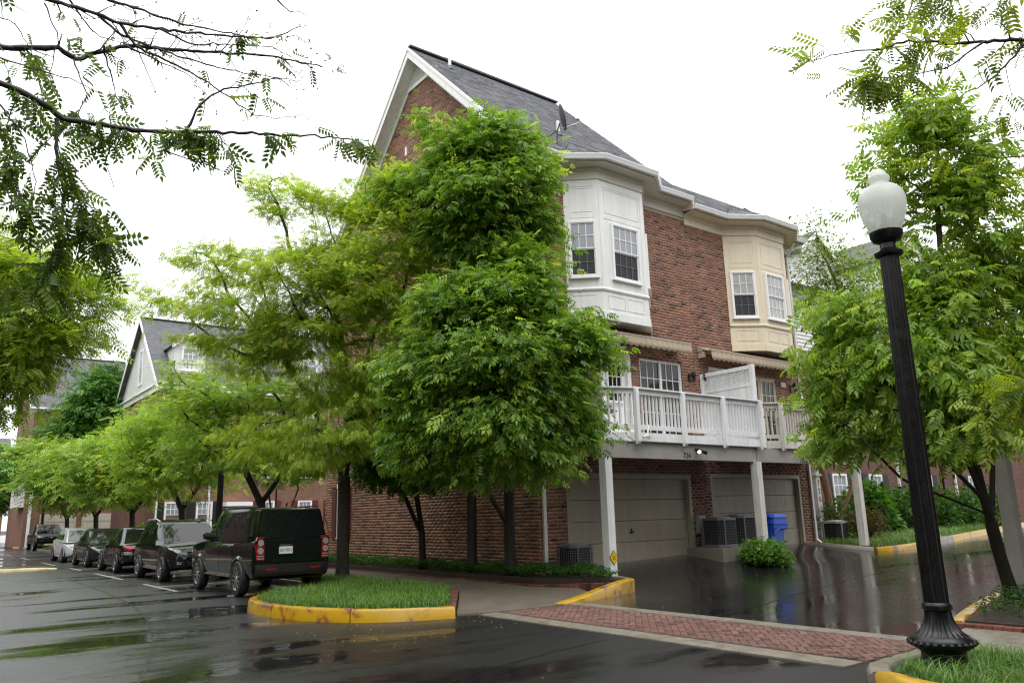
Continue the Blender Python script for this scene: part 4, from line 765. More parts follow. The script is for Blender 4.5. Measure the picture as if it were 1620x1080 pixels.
# ------------------------------------------------------------------ balconies
def balcony(label, T, x0, x1, posts, beam, newels, cham, m, num=None, right_side=True, left_side=True, side_label=None):
    """T maps local (x along, y outwards negative, z) to world"""
    t = thing('balcony', T((x0+x1)/2,-1.0,3.1), label, 'balcony', 'timber balconies over the garages'); yf = -1.87
    def mk(name, fn, mm=None, par=None):
        b = MB(); fn(b); b.v = [tuple(T(*v)) for v in b.v]; return b.build(name, mm or m, par or t)
    for px, zb in posts: mk('post', lambda b: b.box(px-.1,px+.1,-1.89,-1.69,zb,2.73))
    mk('beam', lambda b: b.box(beam[0],beam[1],-1.80,-1.66,2.735,3.09), M['beam'])
    path = [(x0,0)]*0+[(cham[0][0],-.02),cham[0],(cham[1][0],yf),(x1,yf),(x1,-.02)]
    for k in range(13):
        y1 = -.02-k*.141; x_l = cham[0][0]+(max(0,(-y1-.13+cham[0][1]*1))*0); mk('deck_board', lambda b: b.box(cham[0][0]+.05+(.9*max(0,(k-10))/3),x1-.03,y1-.135,y1,3.10,3.14))
    for k in range(9): xx = x0+.5+(x1-x0-.6)*k/8; mk('joist', lambda b: b.box(xx-.02,xx+.02,-1.69,-.03,2.90,3.097))
    segs = list(zip(path[:-1], path[1:]))
    for si, (p, q) in enumerate(segs):
        if si == 0 and not left_side: continue
        if si == 3 and not right_side: continue
        p3, q3 = np.array((*p,0.)), np.array((*q,0.)); L = np.linalg.norm(q3-p3); U = (q3-p3)/L; N = np.array((U[1],-U[0],0))
        mk('rim_board', lambda b: fbox(b, p3,U,N, 0.003,L-.003,3.115,3.20,-.03,.012)); mk('rim_board', lambda b: fbox(b, p3,U,N, .003,L-.003,3.204,3.31,-.03,.004))
        mk('handrail', lambda b: fbox(b, p3,U,N, -.02,L+.02,4.30,4.335,-.085,.075)); mk('upper_rail', lambda b: fbox(b, p3,U,N, .003,L-.003,4.18,4.298,-.035,.008)); mk('lower_rail', lambda b: fbox(b, p3,U,N, .003,L-.003,3.375,3.48,-.035,.008))
        nb = max(1,int(L/.122)); 
        for k in range(nb):
            u = (k+.5)*L/nb; b = MB(); fbox(b, p3,U,N, u-.02,u+.02,3.44,4.22,-.078,-.037); b.v = [tuple(T(*v)) for v in b.v]; b.build('baluster', m, t)
    for nx_, ny in newels:
        mk('newel_post', lambda b: (b.box(nx_-.05,nx_+.05,ny-.115,ny-.02,3.10,4.296), b.hexa([(nx_-.05,ny-.075,3.04),(nx_+.05,ny-.075,3.04),(nx_+.05,ny-.02,3.04),(nx_-.05,ny-.02,3.04)], [(nx_-.05,ny-.115,3.098),(nx_+.05,ny-.115,3.098),(nx_+.05,ny-.02,3.098),(nx_-.05,ny-.02,3.098)])))
    return t
I = lambda x, y, z: (x, y, z)
bal1 = balcony('white timber balcony with the lit floodlight and number 724 on its beam', I, .45, 6.06, [(.47,.2)], (.36,5.86), [(1.4,-1.87),(2.98,-1.87),(4.5,-1.87),(6.03,-1.87)], ((.5,-1.55),(1.4,0)), M['rail'], right_side=False)
bal2 = balcony('weathered off-white balcony with number 722 on its beam', I, 6.2, 10.8, [(5.83,.2),(10.62,.45)], (5.9,10.74), [(6.95,-1.87),(8.6,-1.87),(10.75,-1.87)], ((6.2,-1.5),(6.95,0)), M['rail2'], left_side=False)
text('724', 'house_number', .17, (3.16,-1.805,2.83), (1,0,0), (0,0,1), M['ink'], bal1); text('722', 'house_number', .17, (7.92,-1.805,2.81), (1,0,0), (0,0,1), M['ink'], bal2)
mirror = lambda x, y, z: (x, -10.75-y, z)
bal3 = balcony('balcony corner on a square grey post behind the tree beside the drive', lambda x, y, z: (1.75+x, -10.72-y, z-.05), .45, 6.06, [(.5,.15)], (.36,5.86), [(1.4,-1.87),(2.98,-1.87)], ((.5,-1.55),(1.4,0)), M['beam'], right_side=False)
def flood(x, label, lit):
    t = thing('floodlight', (x,-1.81,2.98), label, 'floodlight', 'twin floodlights on the balcony beams'); b = MB(); b.lathe([(.06,0),(.06,.04)], (x,-1.84,2.96), 12); b.build('base', M['iron'], t)
    for k, dx in enumerate((-.09,.10)):
        b = MB(); d = np.array((dx*1.2,-.12,-.06)); p0 = np.array((x,-1.86,2.98)); b.tube([p0,p0+d*.5,p0+d*.55,p0+d*1.25], [.02,.03,.05,.065], 12); b.build('lamp_head', M['iron'], t)
        e = p0+d*1.26; b = MB(); b.tube([e-d*.08,e-d*.0,e+d*.06], [.045,.042,.015], 12); b.build('bulb', M['lit'] if lit and k == 0 else M['lamp_clear'], t, smooth=True)
flood(3.5,'black twin floodlight with one lamp lit above number 724', True); flood(8.02,'black twin floodlight, unlit, above number 722', False)
# white pipe fitting on the corner newel
t = thing('pipe_fitting', (1.62,-1.97,3.2), 'small white plastic pipe elbow at the balcony corner', 'pipe'); b = MB(); b.tube([(1.75,-1.93,3.47),(1.72,-1.95,3.4),(1.66,-1.97,3.25),(1.5,-1.99,3.19)], [.03,.022,.022,.03], 8); b.build('elbow', M['pvc'], t); b = MB(); b.tube([(1.68,-1.97,3.2),(1.64,-2.02,3.18)], .045, 10); b.build('valve', M['pvc'], t)
# lattice privacy screen between the balconies
ps = thing('privacy_screen', (6.12,-.9,3.14), 'white lattice-topped privacy screen between the two balconies', 'screen')
def sb(name, y0, y1, z0, z1, x0=6.09, x1=6.15, par=None): b = MB(); b.box(x0,x1,y0,y1,z0,z1); return b.build(name, M['rail'], par or ps)
sb('post', -1.78,-1.68,3.14,5.34,6.06,6.18); sb('post', -.10,-.02,3.14,5.32,6.06,6.18); sb('top_rail', -1.677,-.103,5.22,5.32,6.07,6.17); sb('middle_rail', -1.677,-.103,4.76,4.86); sb('bottom_rail', -1.677,-.103,3.2,3.3)
lt = sb('lattice', -1.66,-.12,4.855,4.875)
for fam in (1,-1):
    for k in range(-4, 22):
        y0 = -1.67+k*.085; a = (6.112+fam*.008, y0, 4.862); c = (6.112+fam*.008, y0+fam*.36, 5.222); 
        if fam == -1: a = (a[0], y0+.0, a[2]); 
        ya, yc = a[1], c[1]; lo, hi = -1.672, -.105
        ts = [0., 1.]; f = lambda s: ya+(yc-ya)*s
        s0, s1 = 0., 1.
        for lim, sg in ((lo,1),(hi,-1)):
            da, dc = sg*(ya-lim), sg*(yc-lim)
            if da < 0 and dc < 0: s0, s1 = 1., 0.
            elif da < 0: s0 = max(s0, da/(da-dc))
            elif dc < 0: s1 = min(s1, da/(da-dc))
        if s1-s0 < .08: continue
        p = np.array(a)+(np.array(c)-np.array(a))*s0; q = np.array(a)+(np.array(c)-np.array(a))*s1; b = MB(); b.bar(p, q, .03, .012, up=(1,0,0)); b.build('slat', M['rail'], lt)
for k in range(11): sb('board', -1.672+k*.1425,-1.672+k*.1425+.136,3.303,4.757,6.105,6.125)
# awnings
def awning(x0, x1, z, label, yo=-.5):
    t = thing('awning', ((x0+x1)/2,-.2,z), label, 'awning', 'retracted tan awnings over the balconies'); b = MB(); b.box(x0,x1,-.16,-.013,z+.06,z+.2); b.build('housing', M['awncase'], t)
    b = MB(); b.prism([(x0+.03,-.165,z+.17),(x0+.03,yo,z+.03),(x0+.03,yo,z+.01),(x0+.03,-.165,z+.12)], (x1-x0-.06,0,0)); b.build('canvas', M['awn'], t)
    n = int((x1-x0)/.2); V = []; F = []; per = 8
    for k in range(n*per+1):
        x = x0+(x1-x0)*k/(n*per); ph = (k % per)/per; dz = .085*abs(math.sin(math.pi*ph)); wv = .012*math.sin(2*math.pi*k/(per*1.0)); V += [(x,yo-.012,z+.03),(x,yo-.012+wv,z-.10),(x,yo-.03+wv,z-.16-dz)]
    for k in range(n*per):
        for j in range(2): F.append([k*3+j, (k+1)*3+j, (k+1)*3+j+1, k*3+j+1])
    n0 = len(V); V += [(a,c+.012,d) for a, c, d in V]; F += [[n0+q for q in f[::-1]] for f in F]; F += [[k*3+2,(k+1)*3+2,n0+(k+1)*3+2,n0+k*3+2] for k in range(n*per)]
    npmesh('valance', np.array(V), F, M['awn'], t, smooth=True)
    b = MB(); b.box(x0-.02,x1+.02,yo-.02,yo+.05,z+.032,z+.075); b.build('front_bar', M['awncase'], t)
    for x in (x0+.02, x1-.1):
        b = MB(); b.box(x,x+.09,-.22,-.013,z-.1,z+.055); b.build('bracket', M['awn'], t)
awning(1.7,5.2,5.96,'tan scalloped awning folded under the white bay window'); awning(6.05,10.45,5.9,'tan scalloped awning folded under the cream bay window')
# ------------------------------------------------------------------ things by the house
b = thing('warning_sign', (.47,-1.9,.62), 'small yellow diamond sign with black border on the first white post', 'sign')
m_ = MB(); s = .125; m_.prism([(.47-s,-1.905,.63),(.47,-1.905,.63-s*1.25),(.47+s,-1.905,.63),(.47,-1.905,.63+s*1.25)], (0,.012,0)); m_.build('plate', M['ink'], b)
m_ = MB(); s = .112; m_.prism([(.47-s,-1.909,.63),(.47,-1.909,.63-s*1.25),(.47+s,-1.909,.63),(.47,-1.909,.63+s*1.25)], (0,.003,0)); m_.build('face', M['sign'], b)
for k, w_ in enumerate((.05,.1,.08)):
    m_ = MB(); m_.box(.47-w_/2,.47+w_/2,-1.9115,-1.909,.655-k*.03,.665-k*.03); m_.build('lettering', M['brownwood'], b)
def ac_round(x, y, z, w, h, label, cols=(M['acg'],M['steelwire'])):
    t = thing('air_conditioner', (x,y,z), label, 'air conditioner', 'outdoor air conditioner units'); b = MB(); hw = w/2; c = .12
    oct_ = lambda r: [(x+sx*(r if ax else r-c), y+sy*(r-c if ax else r)) for sx, sy, ax in ((1,-1,1),(1,1,1),(1,1,0),(-1,1,0),(-1,1,1),(-1,-1,1),(-1,-1,0),(1,-1,0))]
    b.prism([(q[0],q[1],z+.05) for q in oct_(hw-.03)], (0,0,h-.1)); b.build('coil', M['dark'], t)
    b = MB(); b.prism([(q[0],q[1],z) for q in oct_(hw)], (0,0,.06)); b.build('base_pan', cols[0], t); b = MB(); b.prism([(q[0],q[1],z+h-.07) for q in oct_(hw)], (0,0,.06)); b.lathe([(hw*.8,h-.01),(hw*.78,h+.015),(hw*.2,h+.03)], (x,y,z), 20); b.build('top_cover', cols[0], t)
    b = MB(); p = oct_(hw-.004); n = 9
    for i in range(8):
        q0, q1 = np.array(p[i]), np.array(p[(i+1)%8]); L = np.linalg.norm(q1-q0); k = max(1, int(L/.055))
        for j in range(k): q = q0+(q1-q0)*j/k; b.bar((*q,z+.055),(*q,z+h-.065), .006,.006)
        for j in range(1,n): zz = z+.05+(h-.12)*j/n; b.bar((*q0,zz),(*q1,zz),.006,.006)
    b.build('wire_guard', cols[1], t)
    for i in range(0,8,2):
        b = MB(); b.bar((*p[i],z+.055),(*p[i],z+h-.065),.03,.03); b.build('corner_post', cols[0], t)
    return t
ac_round(.52,-.62,.28,.66,.6,'grey wire-guarded air conditioner beside the first white post')
ac_round(5.34,-.85,.63,.72,.73,'square grey air conditioner on the concrete plinth, beside the brick pier',(M['acg'],M['dish'])); ac_round(6.16,-.85,.63,.72,.77,'grey air conditioner on the plinth, directly behind the white post',(M['acg'],M['dish']))
ac_round(12.8,.35,.42,.7,.68,'grey air conditioner among the shrubs by the far white post',(M['acl'],M['acg']))
t = thing('meter_box', (4.78,-.1,1.0), 'pale electric meter box on the brick pier left of the air conditioners', 'meter box'); m_ = MB(); m_.box(5.42,5.72,-.12,-.012,.95,1.42); m_.build('case', M['acl'], t); m_ = MB(); m_.box(5.44,5.70,-.135,-.12,1.0,1.37); m_.build('lid', M['grey'], t); m_ = MB(); m_.tube([(5.57,-.07,.95),(5.57,-.07,.4)], .02, 6); m_.build('conduit', M['grey'], t)
# blue bin
t = thing('wheelie_bin', (7.62,-1.15,.44), 'bright blue lidded bin by the second white post', 'bin'); bx, by, bz = 7.24, -1.05, .44
m_ = MB(); ring = lambda w, d, z, r: [(bx+sx*(w/2-(0 if k else r)), by+sy*(d/2-(r if k else 0)), z) for sx, sy, k in ((1,-1,1),(1,1,1),(1,1,0),(-1,1,0),(-1,1,1),(-1,-1,1),(-1,-1,0),(1,-1,0))]
prof = [(.46,.46,bz+.02),(.48,.48,bz+.06),(.58,.58,bz+.62),(.58,.58,bz+.70),(.66,.66,bz+.71),(.67,.67,bz+.86)]
for w_, d_, z in prof: m_.v += ring(w_, d_, z, .06)
for i in range(len(prof)-1):
    for k in range(8): m_.f.append([i*8+k, i*8+(k+1)%8, (i+1)*8+(k+1)%8, (i+1)*8+k])
m_.f += [list(range(8))[::-1], [40+k for k in range(8)]]; shade_auto(m_.build('body', M['blue'], t), 30)
m_ = MB(); m_.v += ring(.71,.71,bz+.865,.07)+ring(.71,.71,bz+.90,.07)+ring(.62,.62,bz+.96,.09); m_.f += [[i*8+k, i*8+(k+1)%8, (i+1)*8+(k+1)%8, (i+1)*8+k] for i in range(2) for k in range(8)]+[list(range(8))[::-1],[16+k for k in range(8)]]; shade_auto(m_.build('lid', M['blue'], t), 30)
m_ = MB(); m_.hexa([(bx-.31,by-.33,bz+.60),(bx+.31,by-.33,bz+.60),(bx+.31,by-.30,bz+.55),(bx-.31,by-.30,bz+.55)], [(bx-.33,by-.35,bz+.70),(bx+.33,by-.35,bz+.70),(bx+.33,by-.31,bz+.70),(bx-.33,by-.31,bz+.70)]); m_.bar((bx-.31,by-.335,bz+.52),(bx-.05,by-.335,bz+.60),.03,.03); m_.bar((bx-.05,by-.335,bz+.60),(bx+.31,by-.335,bz+.60),.03,.03); m_.build('rib', M['blue'], t)
m_ = MB(); m_.tube([(bx-.3,by+.42,bz+.9),(bx+.3,by+.42,bz+.9)], .018, 8); m_.build('handle', M['plastic'], t)
for sx in (-.27,.27): m_ = MB(); m_.tube([(bx+sx-.03,by+.28,bz+.11),(bx+sx+.03,by+.28,bz+.11)], .11, 14); m_.build('wheel', M['rubber'], t)
# patio furniture on the balconies
def patio_table(x, y, z, label):
    t = thing('patio_table', (x,y,z), label, 'table'); b = MB(); b.lathe([(.42,.70),(.44,.715),(.42,.73)], (x,y,z), 20); b.build('table_top', M['brownwood'], t)
    for a in (0,1.57,3.14,4.71): b = MB(); b.tube([(x+.1*math.cos(a),y+.1*math.sin(a),z+.70),(x+.34*math.cos(a),y+.34*math.sin(a),z)], .018, 6); b.build('leg', M['brownwood'], t)
def patio_chair(x, y, z, rot, label):
    t = thing('patio_chair', (x,y,z), label, 'chair', 'dark chairs on the balconies'); R = lambda u, v, w: (x+u*math.cos(rot)-v*math.sin(rot), y+u*math.sin(rot)+v*math.cos(rot), z+w)
    b = MB(); b.bar(R(-.22,0,.44),R(.22,0,.44),.44,.04); b.build('seat', M['brownwood'], t)
    for sx in (-.2,.2):
        for sy in (-.2,.2): b = MB(); b.tube([R(sx,sy,0),R(sx,sy,.43 if sy < 0 else .98)], .017, 6); b.build('leg', M['brownwood'], t)
    for k in range(5): b = MB(); xx = -.17+k*.085; b.bar(R(xx,.2,.5),R(xx,.22,.95),.04,.012, up=(math.cos(rot),math.sin(rot),0)); b.build('back_slat', M['brownwood'], t)
    b = MB(); b.bar(R(-.22,.21,.96),R(.22,.21,.96),.03,.05); b.build('top_bar', M['brownwood'], t)
patio_table(1.15,-.95,3.145,'round dark patio table behind the white rail near the door'); patio_chair(.9,-.45,3.145,.3,'dark slatted chair by the round table on the white balcony'); patio_chair(7.7,-1.05,3.145,-.5,'dark slatted chair behind the weathered balcony rail, by the sliding door'); patio_chair(8.7,-.7,3.145,2.6,'dark chair further along the weathered balcony, near the brick')
# ------------------------------------------------------------------ street lamps
def street_lamp(x, y, z, label):
    t = thing('street_lamp', (x,y,z), label, 'street lamp', 'black acorn-globe street lamps'); c = (x,y,z)
    b = MB(); b.lathe([(0.252,-.15),(0.252,-.08),(0.231,-.06),(0.210,-.05),(0.197,.0),(0.193,.035),(0.189,.10),(0.210,.125),(0.260,.15),(0.281,.18),(0.281,.205),(0.267,.23),(0.239,.25)], c, 40); shade_auto(b.build('base', M['iron'], t), 35)
    b = MB()
    for k in range(26):
        a = 2*math.pi*k/26; p = np.array((x+.274*math.cos(a), y+.274*math.sin(a), z+.192)); b.lathe([(0.018,-.022),(.03,0),(0.018,.022)], p, 6)
    b.build('beading', M['iron'], t)
    b = MB(); b.lathe([(0.239,.245),(0.202,.27),(0.168,.305),(0.144,.35),(0.124,.40),(0.117,.44),(0.114,.475)], c, 96, flute=.10, nfl=24); shade_auto(b.build('fluted_skirt', M['iron'], t), 60)
    b = MB(); b.lathe([(0.114,.47),(0.126,.478),(0.131,.505),(0.126,.53),(0.112,.545)], c, 40); shade_auto(b.build('collar', M['iron'], t), 35)
    b = MB(); prof = [(.111-.017*k/12, .54+(3.99-.54)*k/12) for k in range(13)]; b.lathe(prof, c, 96, flute=.11, nfl=16); shade_auto(b.build('shaft', M['iron'], t), 60)
    b = MB(); b.lathe([(0.101,3.980),(0.138,3.998),(0.143,4.025),(0.110,4.052),(0.078,4.071),(0.074,4.125),(0.092,4.143),(0.138,4.161),(0.161,4.206),(0.164,4.252),(0.152,4.256)], c, 40); shade_auto(b.build('capital', M['iron'], t), 35)
    b = MB(); b.lathe([(0.138,4.242),(0.175,4.324),(0.216,4.442),(0.237,4.550),(0.235,4.623),(0.216,4.686),(0.184,4.727),(0.161,4.740),(0.156,4.754),(0.106,4.776),(0.090,4.799),(0.092,4.822),(0.109,4.840),(0.109,4.867),(0.092,4.890),(0.078,4.903),(0.069,4.935),(0.041,4.957),(0.000,4.965)], c, 48); g = b.build('globe', M['globe'], t, smooth=True)
    b = MB(); b.lathe([(0.046,4.233),(0.046,4.333),(0.032,4.369),(0.028,4.460)], c, 14); b.build('lamp_holder', M['acl'], t)
    return t
street_lamp(-3.62,-10.42,.10,'tall black fluted street lamp with white acorn globe, standing in grass by the brick crossing')
street_lamp(-2.85,14.0,.12,'dark street lamp standing among the kerbside trees behind the parked four-by-fours')
street_lamp(-2.85,58.2,.12,'distant street lamp at the far end of the street beside the pickup')
# ------------------------------------------------------------------ cars (local: X forward, Z up, rear at x=0)
def car(name, label, cat, d, pos, face, group='cars parked along the kerb'):
    t = thing(name, (0,0,0), label, cat, group); pm = d['paint']; L = d['L']; st = d['st']; SX = np.array([s[0] for s in st]); HW = np.array([s[1] for s in st]); ZB = np.array([s[2] for s in st]); ZT = np.array([s[3] for s in st])
    fy = np.array([0,.80,.955,.993,1.0,1.0,.985,.955,.86,0]); fz = np.array([0,0,.06,.20,.36,.62,.80,.92,.985,1.0])
    def pch(xq, Yv):
        return np.interp(xq, SX, Yv)
    xq = np.unique(np.concatenate([SX, np.linspace(0, L, 44)])); n = len(fy); V = []; 
    def smoothed(Yv):
        y = np.interp(xq, SX, Yv); k = np.array([.25,.5,.25])
        for _ in range(2): y[1:-1] = np.convolve(y, k, 'valid')
        return y
    hw, zb, zt = smoothed(HW), smoothed(ZB), smoothed(ZT); crown = d.get('crown',.03)
    for a in range(len(xq)):
        for s in (1,-1):
            for k in range(n): V.append((xq[a], s*hw[a]*fy[k], zb[a]+(zt[a]-zb[a])*fz[k]+(crown if k == n-1 else 0)))
    F = []
    for a in range(len(xq)-1):
        o, q = a*2*n, (a+1)*2*n
        for k in range(n-1): F.append([o+k, q+k, q+k+1, o+k+1]); F.append([o+n+k, o+n+k+1, q+n+k+1, q+n+k])
    for a, rev in ((0,False),(len(xq)-1,True)):
        o = a*2*n; f = [o+k for k in range(n)]+[o+n+k for k in range(n-1,-1,-1)]; F.append(f[::-1] if rev else f)
    body = shade_auto(npmesh('body', np.array(V), F, pm, t), 32)
    def side(x, z):
        h, b0, t0 = np.interp(x, xq, hw), np.interp(x, xq, zb), np.interp(x, xq, zt); return h*np.interp((z-b0)/(t0-b0), fz, fy)
    # greenhouse
    g = d['gh']; rb, fb, rr, fr = g['rb'], g['fb'], g['rr'], g['fr']; bz, rz, wb, wr = g['bz'], g['rz'], g['wb'], g['wr']; bm = bmesh.new()
    ns = 7; rows_ = []
    def sec(f):  # f 0 base..1 roof
        xr = rb+(rr-rb)*f; xf = fb+(fr-fb)*f; y = wb+(wr-wb)*f; z = bz+(rz-bz)*f; return xr, xf, y, z
    lev = [0,.5,.9,.97,1.0]; xs_ = np.linspace(0,1,9); V = []; 
    for f in lev:
        xr, xf, y, z = sec(min(f,.985)); ins = {.97:.012,1.0:.055}.get(f,0); z = bz+(rz-bz)*f
        for u in xs_:
            x = xr+ins+(xf-xr-2*ins)*u; cr = (.0 if f < .9 else g.get('crown',.08)*(1-(2*u-1)**2)*(f-.85)/.15); tw = (1-.09*abs(2*u-1)**6); V += [(x,(y-ins)*tw,z+cr),(x,-(y-ins)*tw,z+cr)]
    m9 = 9; F = []
    for l in range(len(lev)-1):
        o, q = l*18, (l+1)*18
        for u in range(8): F.append([o+2*u, q+2*u, q+2*u+2, o+2*u+2][::1]); F.append([o+2*u+1, o+2*u+3, q+2*u+3, q+2*u+1])
        F.append([o, o+1, q+1, q]); F.append([o+16, q+16, q+17, o+17])
    o = (len(lev)-1)*18
    for u in range(8): F.append([o+2*u, o+2*u+1, o+2*u+3, o+2*u+2])
    shade_auto(npmesh('cabin', np.array(V), F, d.get('roofpaint', pm), t), 35)
    def gy(x, z):
        f = (z-bz)/(rz-bz); y = wb+(wr-wb)*f; xr = rb+(rr-rb)*f; xf = fb+(fr-fb)*f; u = np.clip((x-xr)/(xf-xr),0,1); return y*(1-.09*abs(2*u-1)**6)
    dens = lambda poly, k=4: [tuple(np.array(poly[i])*(1-j/k)+np.array(poly[(i+1)%len(poly)])*(j/k)) for i in range(len(poly)) for j in range(k)]
    for s in (1,-1):
        for poly in g['side']:
            pts = dens(poly, 5); c = np.mean(pts, axis=0); V = [(x, s*(gy(x,z)+.004), z) for x, z in pts]+[(x, s*(gy(x,z)-.02), z) for x, z in pts]; n_ = len(pts)
            F = [[k,(k+1)%n_,n_+(k+1)%n_,n_+k] for k in range(n_)]; V.append((c[0], s*(gy(*c)+.004), c[1])); F += [[k,(k+1)%n_,2*n_] for k in range(n_)]
            npmesh('side_window', np.array(V), F, M['carglass'], t)
    def slope_pane(nm, x0, x1, top_in=.06, bot_in=.06, f0=.06, f1=.93, mm=None):
        b = MB(); q = []
        for f, w_ in ((f0,bot_in),(f1,top_in)):
            y = (wb+(wr-wb)*f)*.91-w_; x = x0+(x1-x0)*f; z = bz+(rz-bz)*f; q += [(x,-y,z),(x,y,z)]
        dx = .012 if x0 > L/2 else -.012; q = [q[0],q[1],q[3],q[2]]
        b.prism([(p[0]+dx,p[1],p[2]+.004) for p in q], (-dx*2.5,0,-.01)); return b.build(nm, mm or M['carglass'], t)
    slope_pane('windscreen', fb, fr); slope_pane('rear_window', rb, rr, f0=d.get('rw0',.12))
    # wheels and arches
    for s in (1,-1):
        for wx in (d['ra'], d['fa']):
            R = d['wr']; tw = .11; ms = max(side(wx, z_) for z_ in np.linspace(R,2.1*R,8)); yo = ms+.05
            b = MB(); k = 26; b.v = []; prof = [(R*.62,-tw),(R*.93,-tw),(R,-tw*.7),(R,tw*.7),(R*.93,tw),(R*.64,tw)]
            for rr_, yy in prof:
                for a in range(k): an = 2*math.pi*a/k; b.v.append((wx+rr_*math.cos(an), s*(yo-tw+yy), R+rr_*math.sin(an)))
            for i in range(len(prof)-1):
                for a in range(k): b.f.append([i*k+a, i*k+(a+1)%k, (i+1)*k+(a+1)%k, (i+1)*k+a])
            w = b.build('wheel', M['rubber'], t); shade_auto(w, 40)
            b = MB(); ri = R*.65; sp = d.get('spokes',10)
            for a in range(k):
                a0, a1 = 2*math.pi*a/k, 2*math.pi*(a+1)/k; P_ = lambda r_, an, y_: (wx+r_*math.cos(an), s*(yo+y_), R+r_*math.sin(an))
                b.add([P_(ri,a0,.0),P_(ri,a1,.0),P_(ri*.90,a1,-.015),P_(ri*.90,a0,-.015)], [[0,1,2,3]]); b.add([P_(ri*.90,a0,-.015),P_(ri*.90,a1,-.015),P_(ri*.88,a1,-.10),P_(ri*.88,a0,-.10)], [[0,1,2,3]])
            for a in range(sp):
                an = 2*math.pi*(a+.5)/sp; dv = .16*(10/sp)**.5
                q = [P_(ri*.16,an-dv*1.6,-.02),P_(ri*.16,an+dv*1.6,-.02),P_(ri*.92,an+dv*.45,-.012),P_(ri*.92,an-dv*.45,-.012)]; b.prism(q, (0,-s*.025,0))
            b.prism([P_(ri*.2,2*math.pi*j/12,-.015) for j in range(12)], (0,-s*.03,0)); b.build('rim', M['chrome'], w)
            b = MB(); b.prism([(wx+ri*.9*math.cos(2*math.pi*j/20), s*(yo-.07), R+ri*.9*math.sin(2*math.pi*j/20)) for j in range(20)], (0,-s*.02,0)); b.build('brake_disc', M['plastic'], w)
            # arch lip and dark well
            Ra = R*1.17; b = MB(); m0 = 20; th = [math.pi*1.0*j/m0 for j in range(m0+1)]
            b.prism([(wx+Ra*math.cos(a), s*(ms+.006), R*.95+Ra*math.sin(a)) for a in th], (0,-s*.06,0)); b.build('wheel_well', M['dark'], t)
            b = MB()
            for a0, a1 in zip(th[:-1], th[1:]):
                f_ = lambda r_, a, y_: (wx+r_*math.cos(a), s*(max(side(min(max(wx+r_*math.cos(a),.02),L-.02), max(R*.95+r_*math.sin(a),.45)), ms)+y_), R*.95+r_*math.sin(a))
                b.hexa([f_(Ra*.985,a0,.0),f_(Ra*.985,a1,.0),f_(Ra*.985,a1,.016+d.get('flare',0)),f_(Ra*.985,a0,.016+d.get('flare',0))], [f_(Ra*1.12,a0,.0),f_(Ra*1.12,a1,.0),f_(Ra*1.12,a1,.006),f_(Ra*1.12,a0,.006)])
            b.build('arch_trim', d.get('archmat', pm), t)
    # doors as proud skins with gaps round them
    for s in (1,-1):
        for (x0, x1) in d['doors']:
            V = []; F = []; nu, nv = 8, 8
            for i in range(nu+1):
                for j in range(nv+1):
                    x = x0+(x1-x0)*i/nu; b0, t0 = np.interp(x,xq,zb), np.interp(x,xq,zt); z = b0+.13+(t0-.05-b0-.13)*j/nv
                    if j == 0: pass
                    V.append((x, s*(side(x,z)+.007), z))
            for i in range(nu):
                for j in range(nv): a = i*(nv+1)+j; q = [a, a+nv+1, a+nv+2, a+1]; F.append(q if s < 0 else q[::-1])
            n0 = len(V); V += [(x, y-s*.02, z) for x, y, z in V]; edge = [i*(nv+1) for i in range(nu+1)]+[nu*(nv+1)+j for j in range(1,nv+1)]+[i*(nv+1)+nv for i in range(nu-1,-1,-1)]+[j for j in range(nv-1,0,-1)]
            F += [[edge[k], edge[(k+1)%len(edge)], n0+edge[(k+1)%len(edge)], n0+edge[k]] for k in range(len(edge))]
            dr = npmesh('door', np.array(V), F, pm, t, smooth=False); shade_auto(dr, 40)
            b = MB(); hx = x0+.10; hz = np.interp(hx,xq,zt)-.16; y = side(hx+.1,hz)+.03; b.tube([(hx,s*(y-.025),hz),(hx+.03,s*y,hz),(hx+.17,s*y,hz+.005),(hx+.2,s*(y-.025),hz+.005)], .014, 6); b.build('handle', d.get('handlemat', pm), dr)
        x, z = d['mirror']; y = side(x, z-.06) if z-.06 < np.interp(x,xq,zt) else wb; b = MB(); b.tube([(x,s*(y-.04),z+.0),(x,s*(y+.03),z+.02),(x-.01,s*(y+.05),z+.03),(x-.015,s*(y+.19),z+.05),(x-.02,s*(y+.215),z+.05)], [.03,.04,.085,.085,.05], 10); mi = b.build('mirror', d.get('mirrormat', pm), t)
        b = MB(); xs_ = np.linspace(d['ra']+d['wr']*1.2, d['fa']-d['wr']*1.2, 8)
        for xa, xb in zip(xs_[:-1], xs_[1:]): za, zb2 = np.interp(xa,xq,zb)+.09, np.interp(xb,xq,zb)+.09; b.hexa([(xa,s*(side(xa,za)-.02),za-.05),(xb,s*(side(xb,zb2)-.02),zb2-.05),(xb,s*(side(xb,zb2)+.025),zb2-.05),(xa,s*(side(xa,za)+.025),za-.05)], [(xa,s*(side(xa,za)-.02),za),(xb,s*(side(xb,zb2)-.02),zb2),(xb,s*(side(xb,zb2)+.018),zb2),(xa,s*(side(xa,za)+.018),za)])
        b.build('sill_trim', d.get('sillmat', M['plastic']), t)
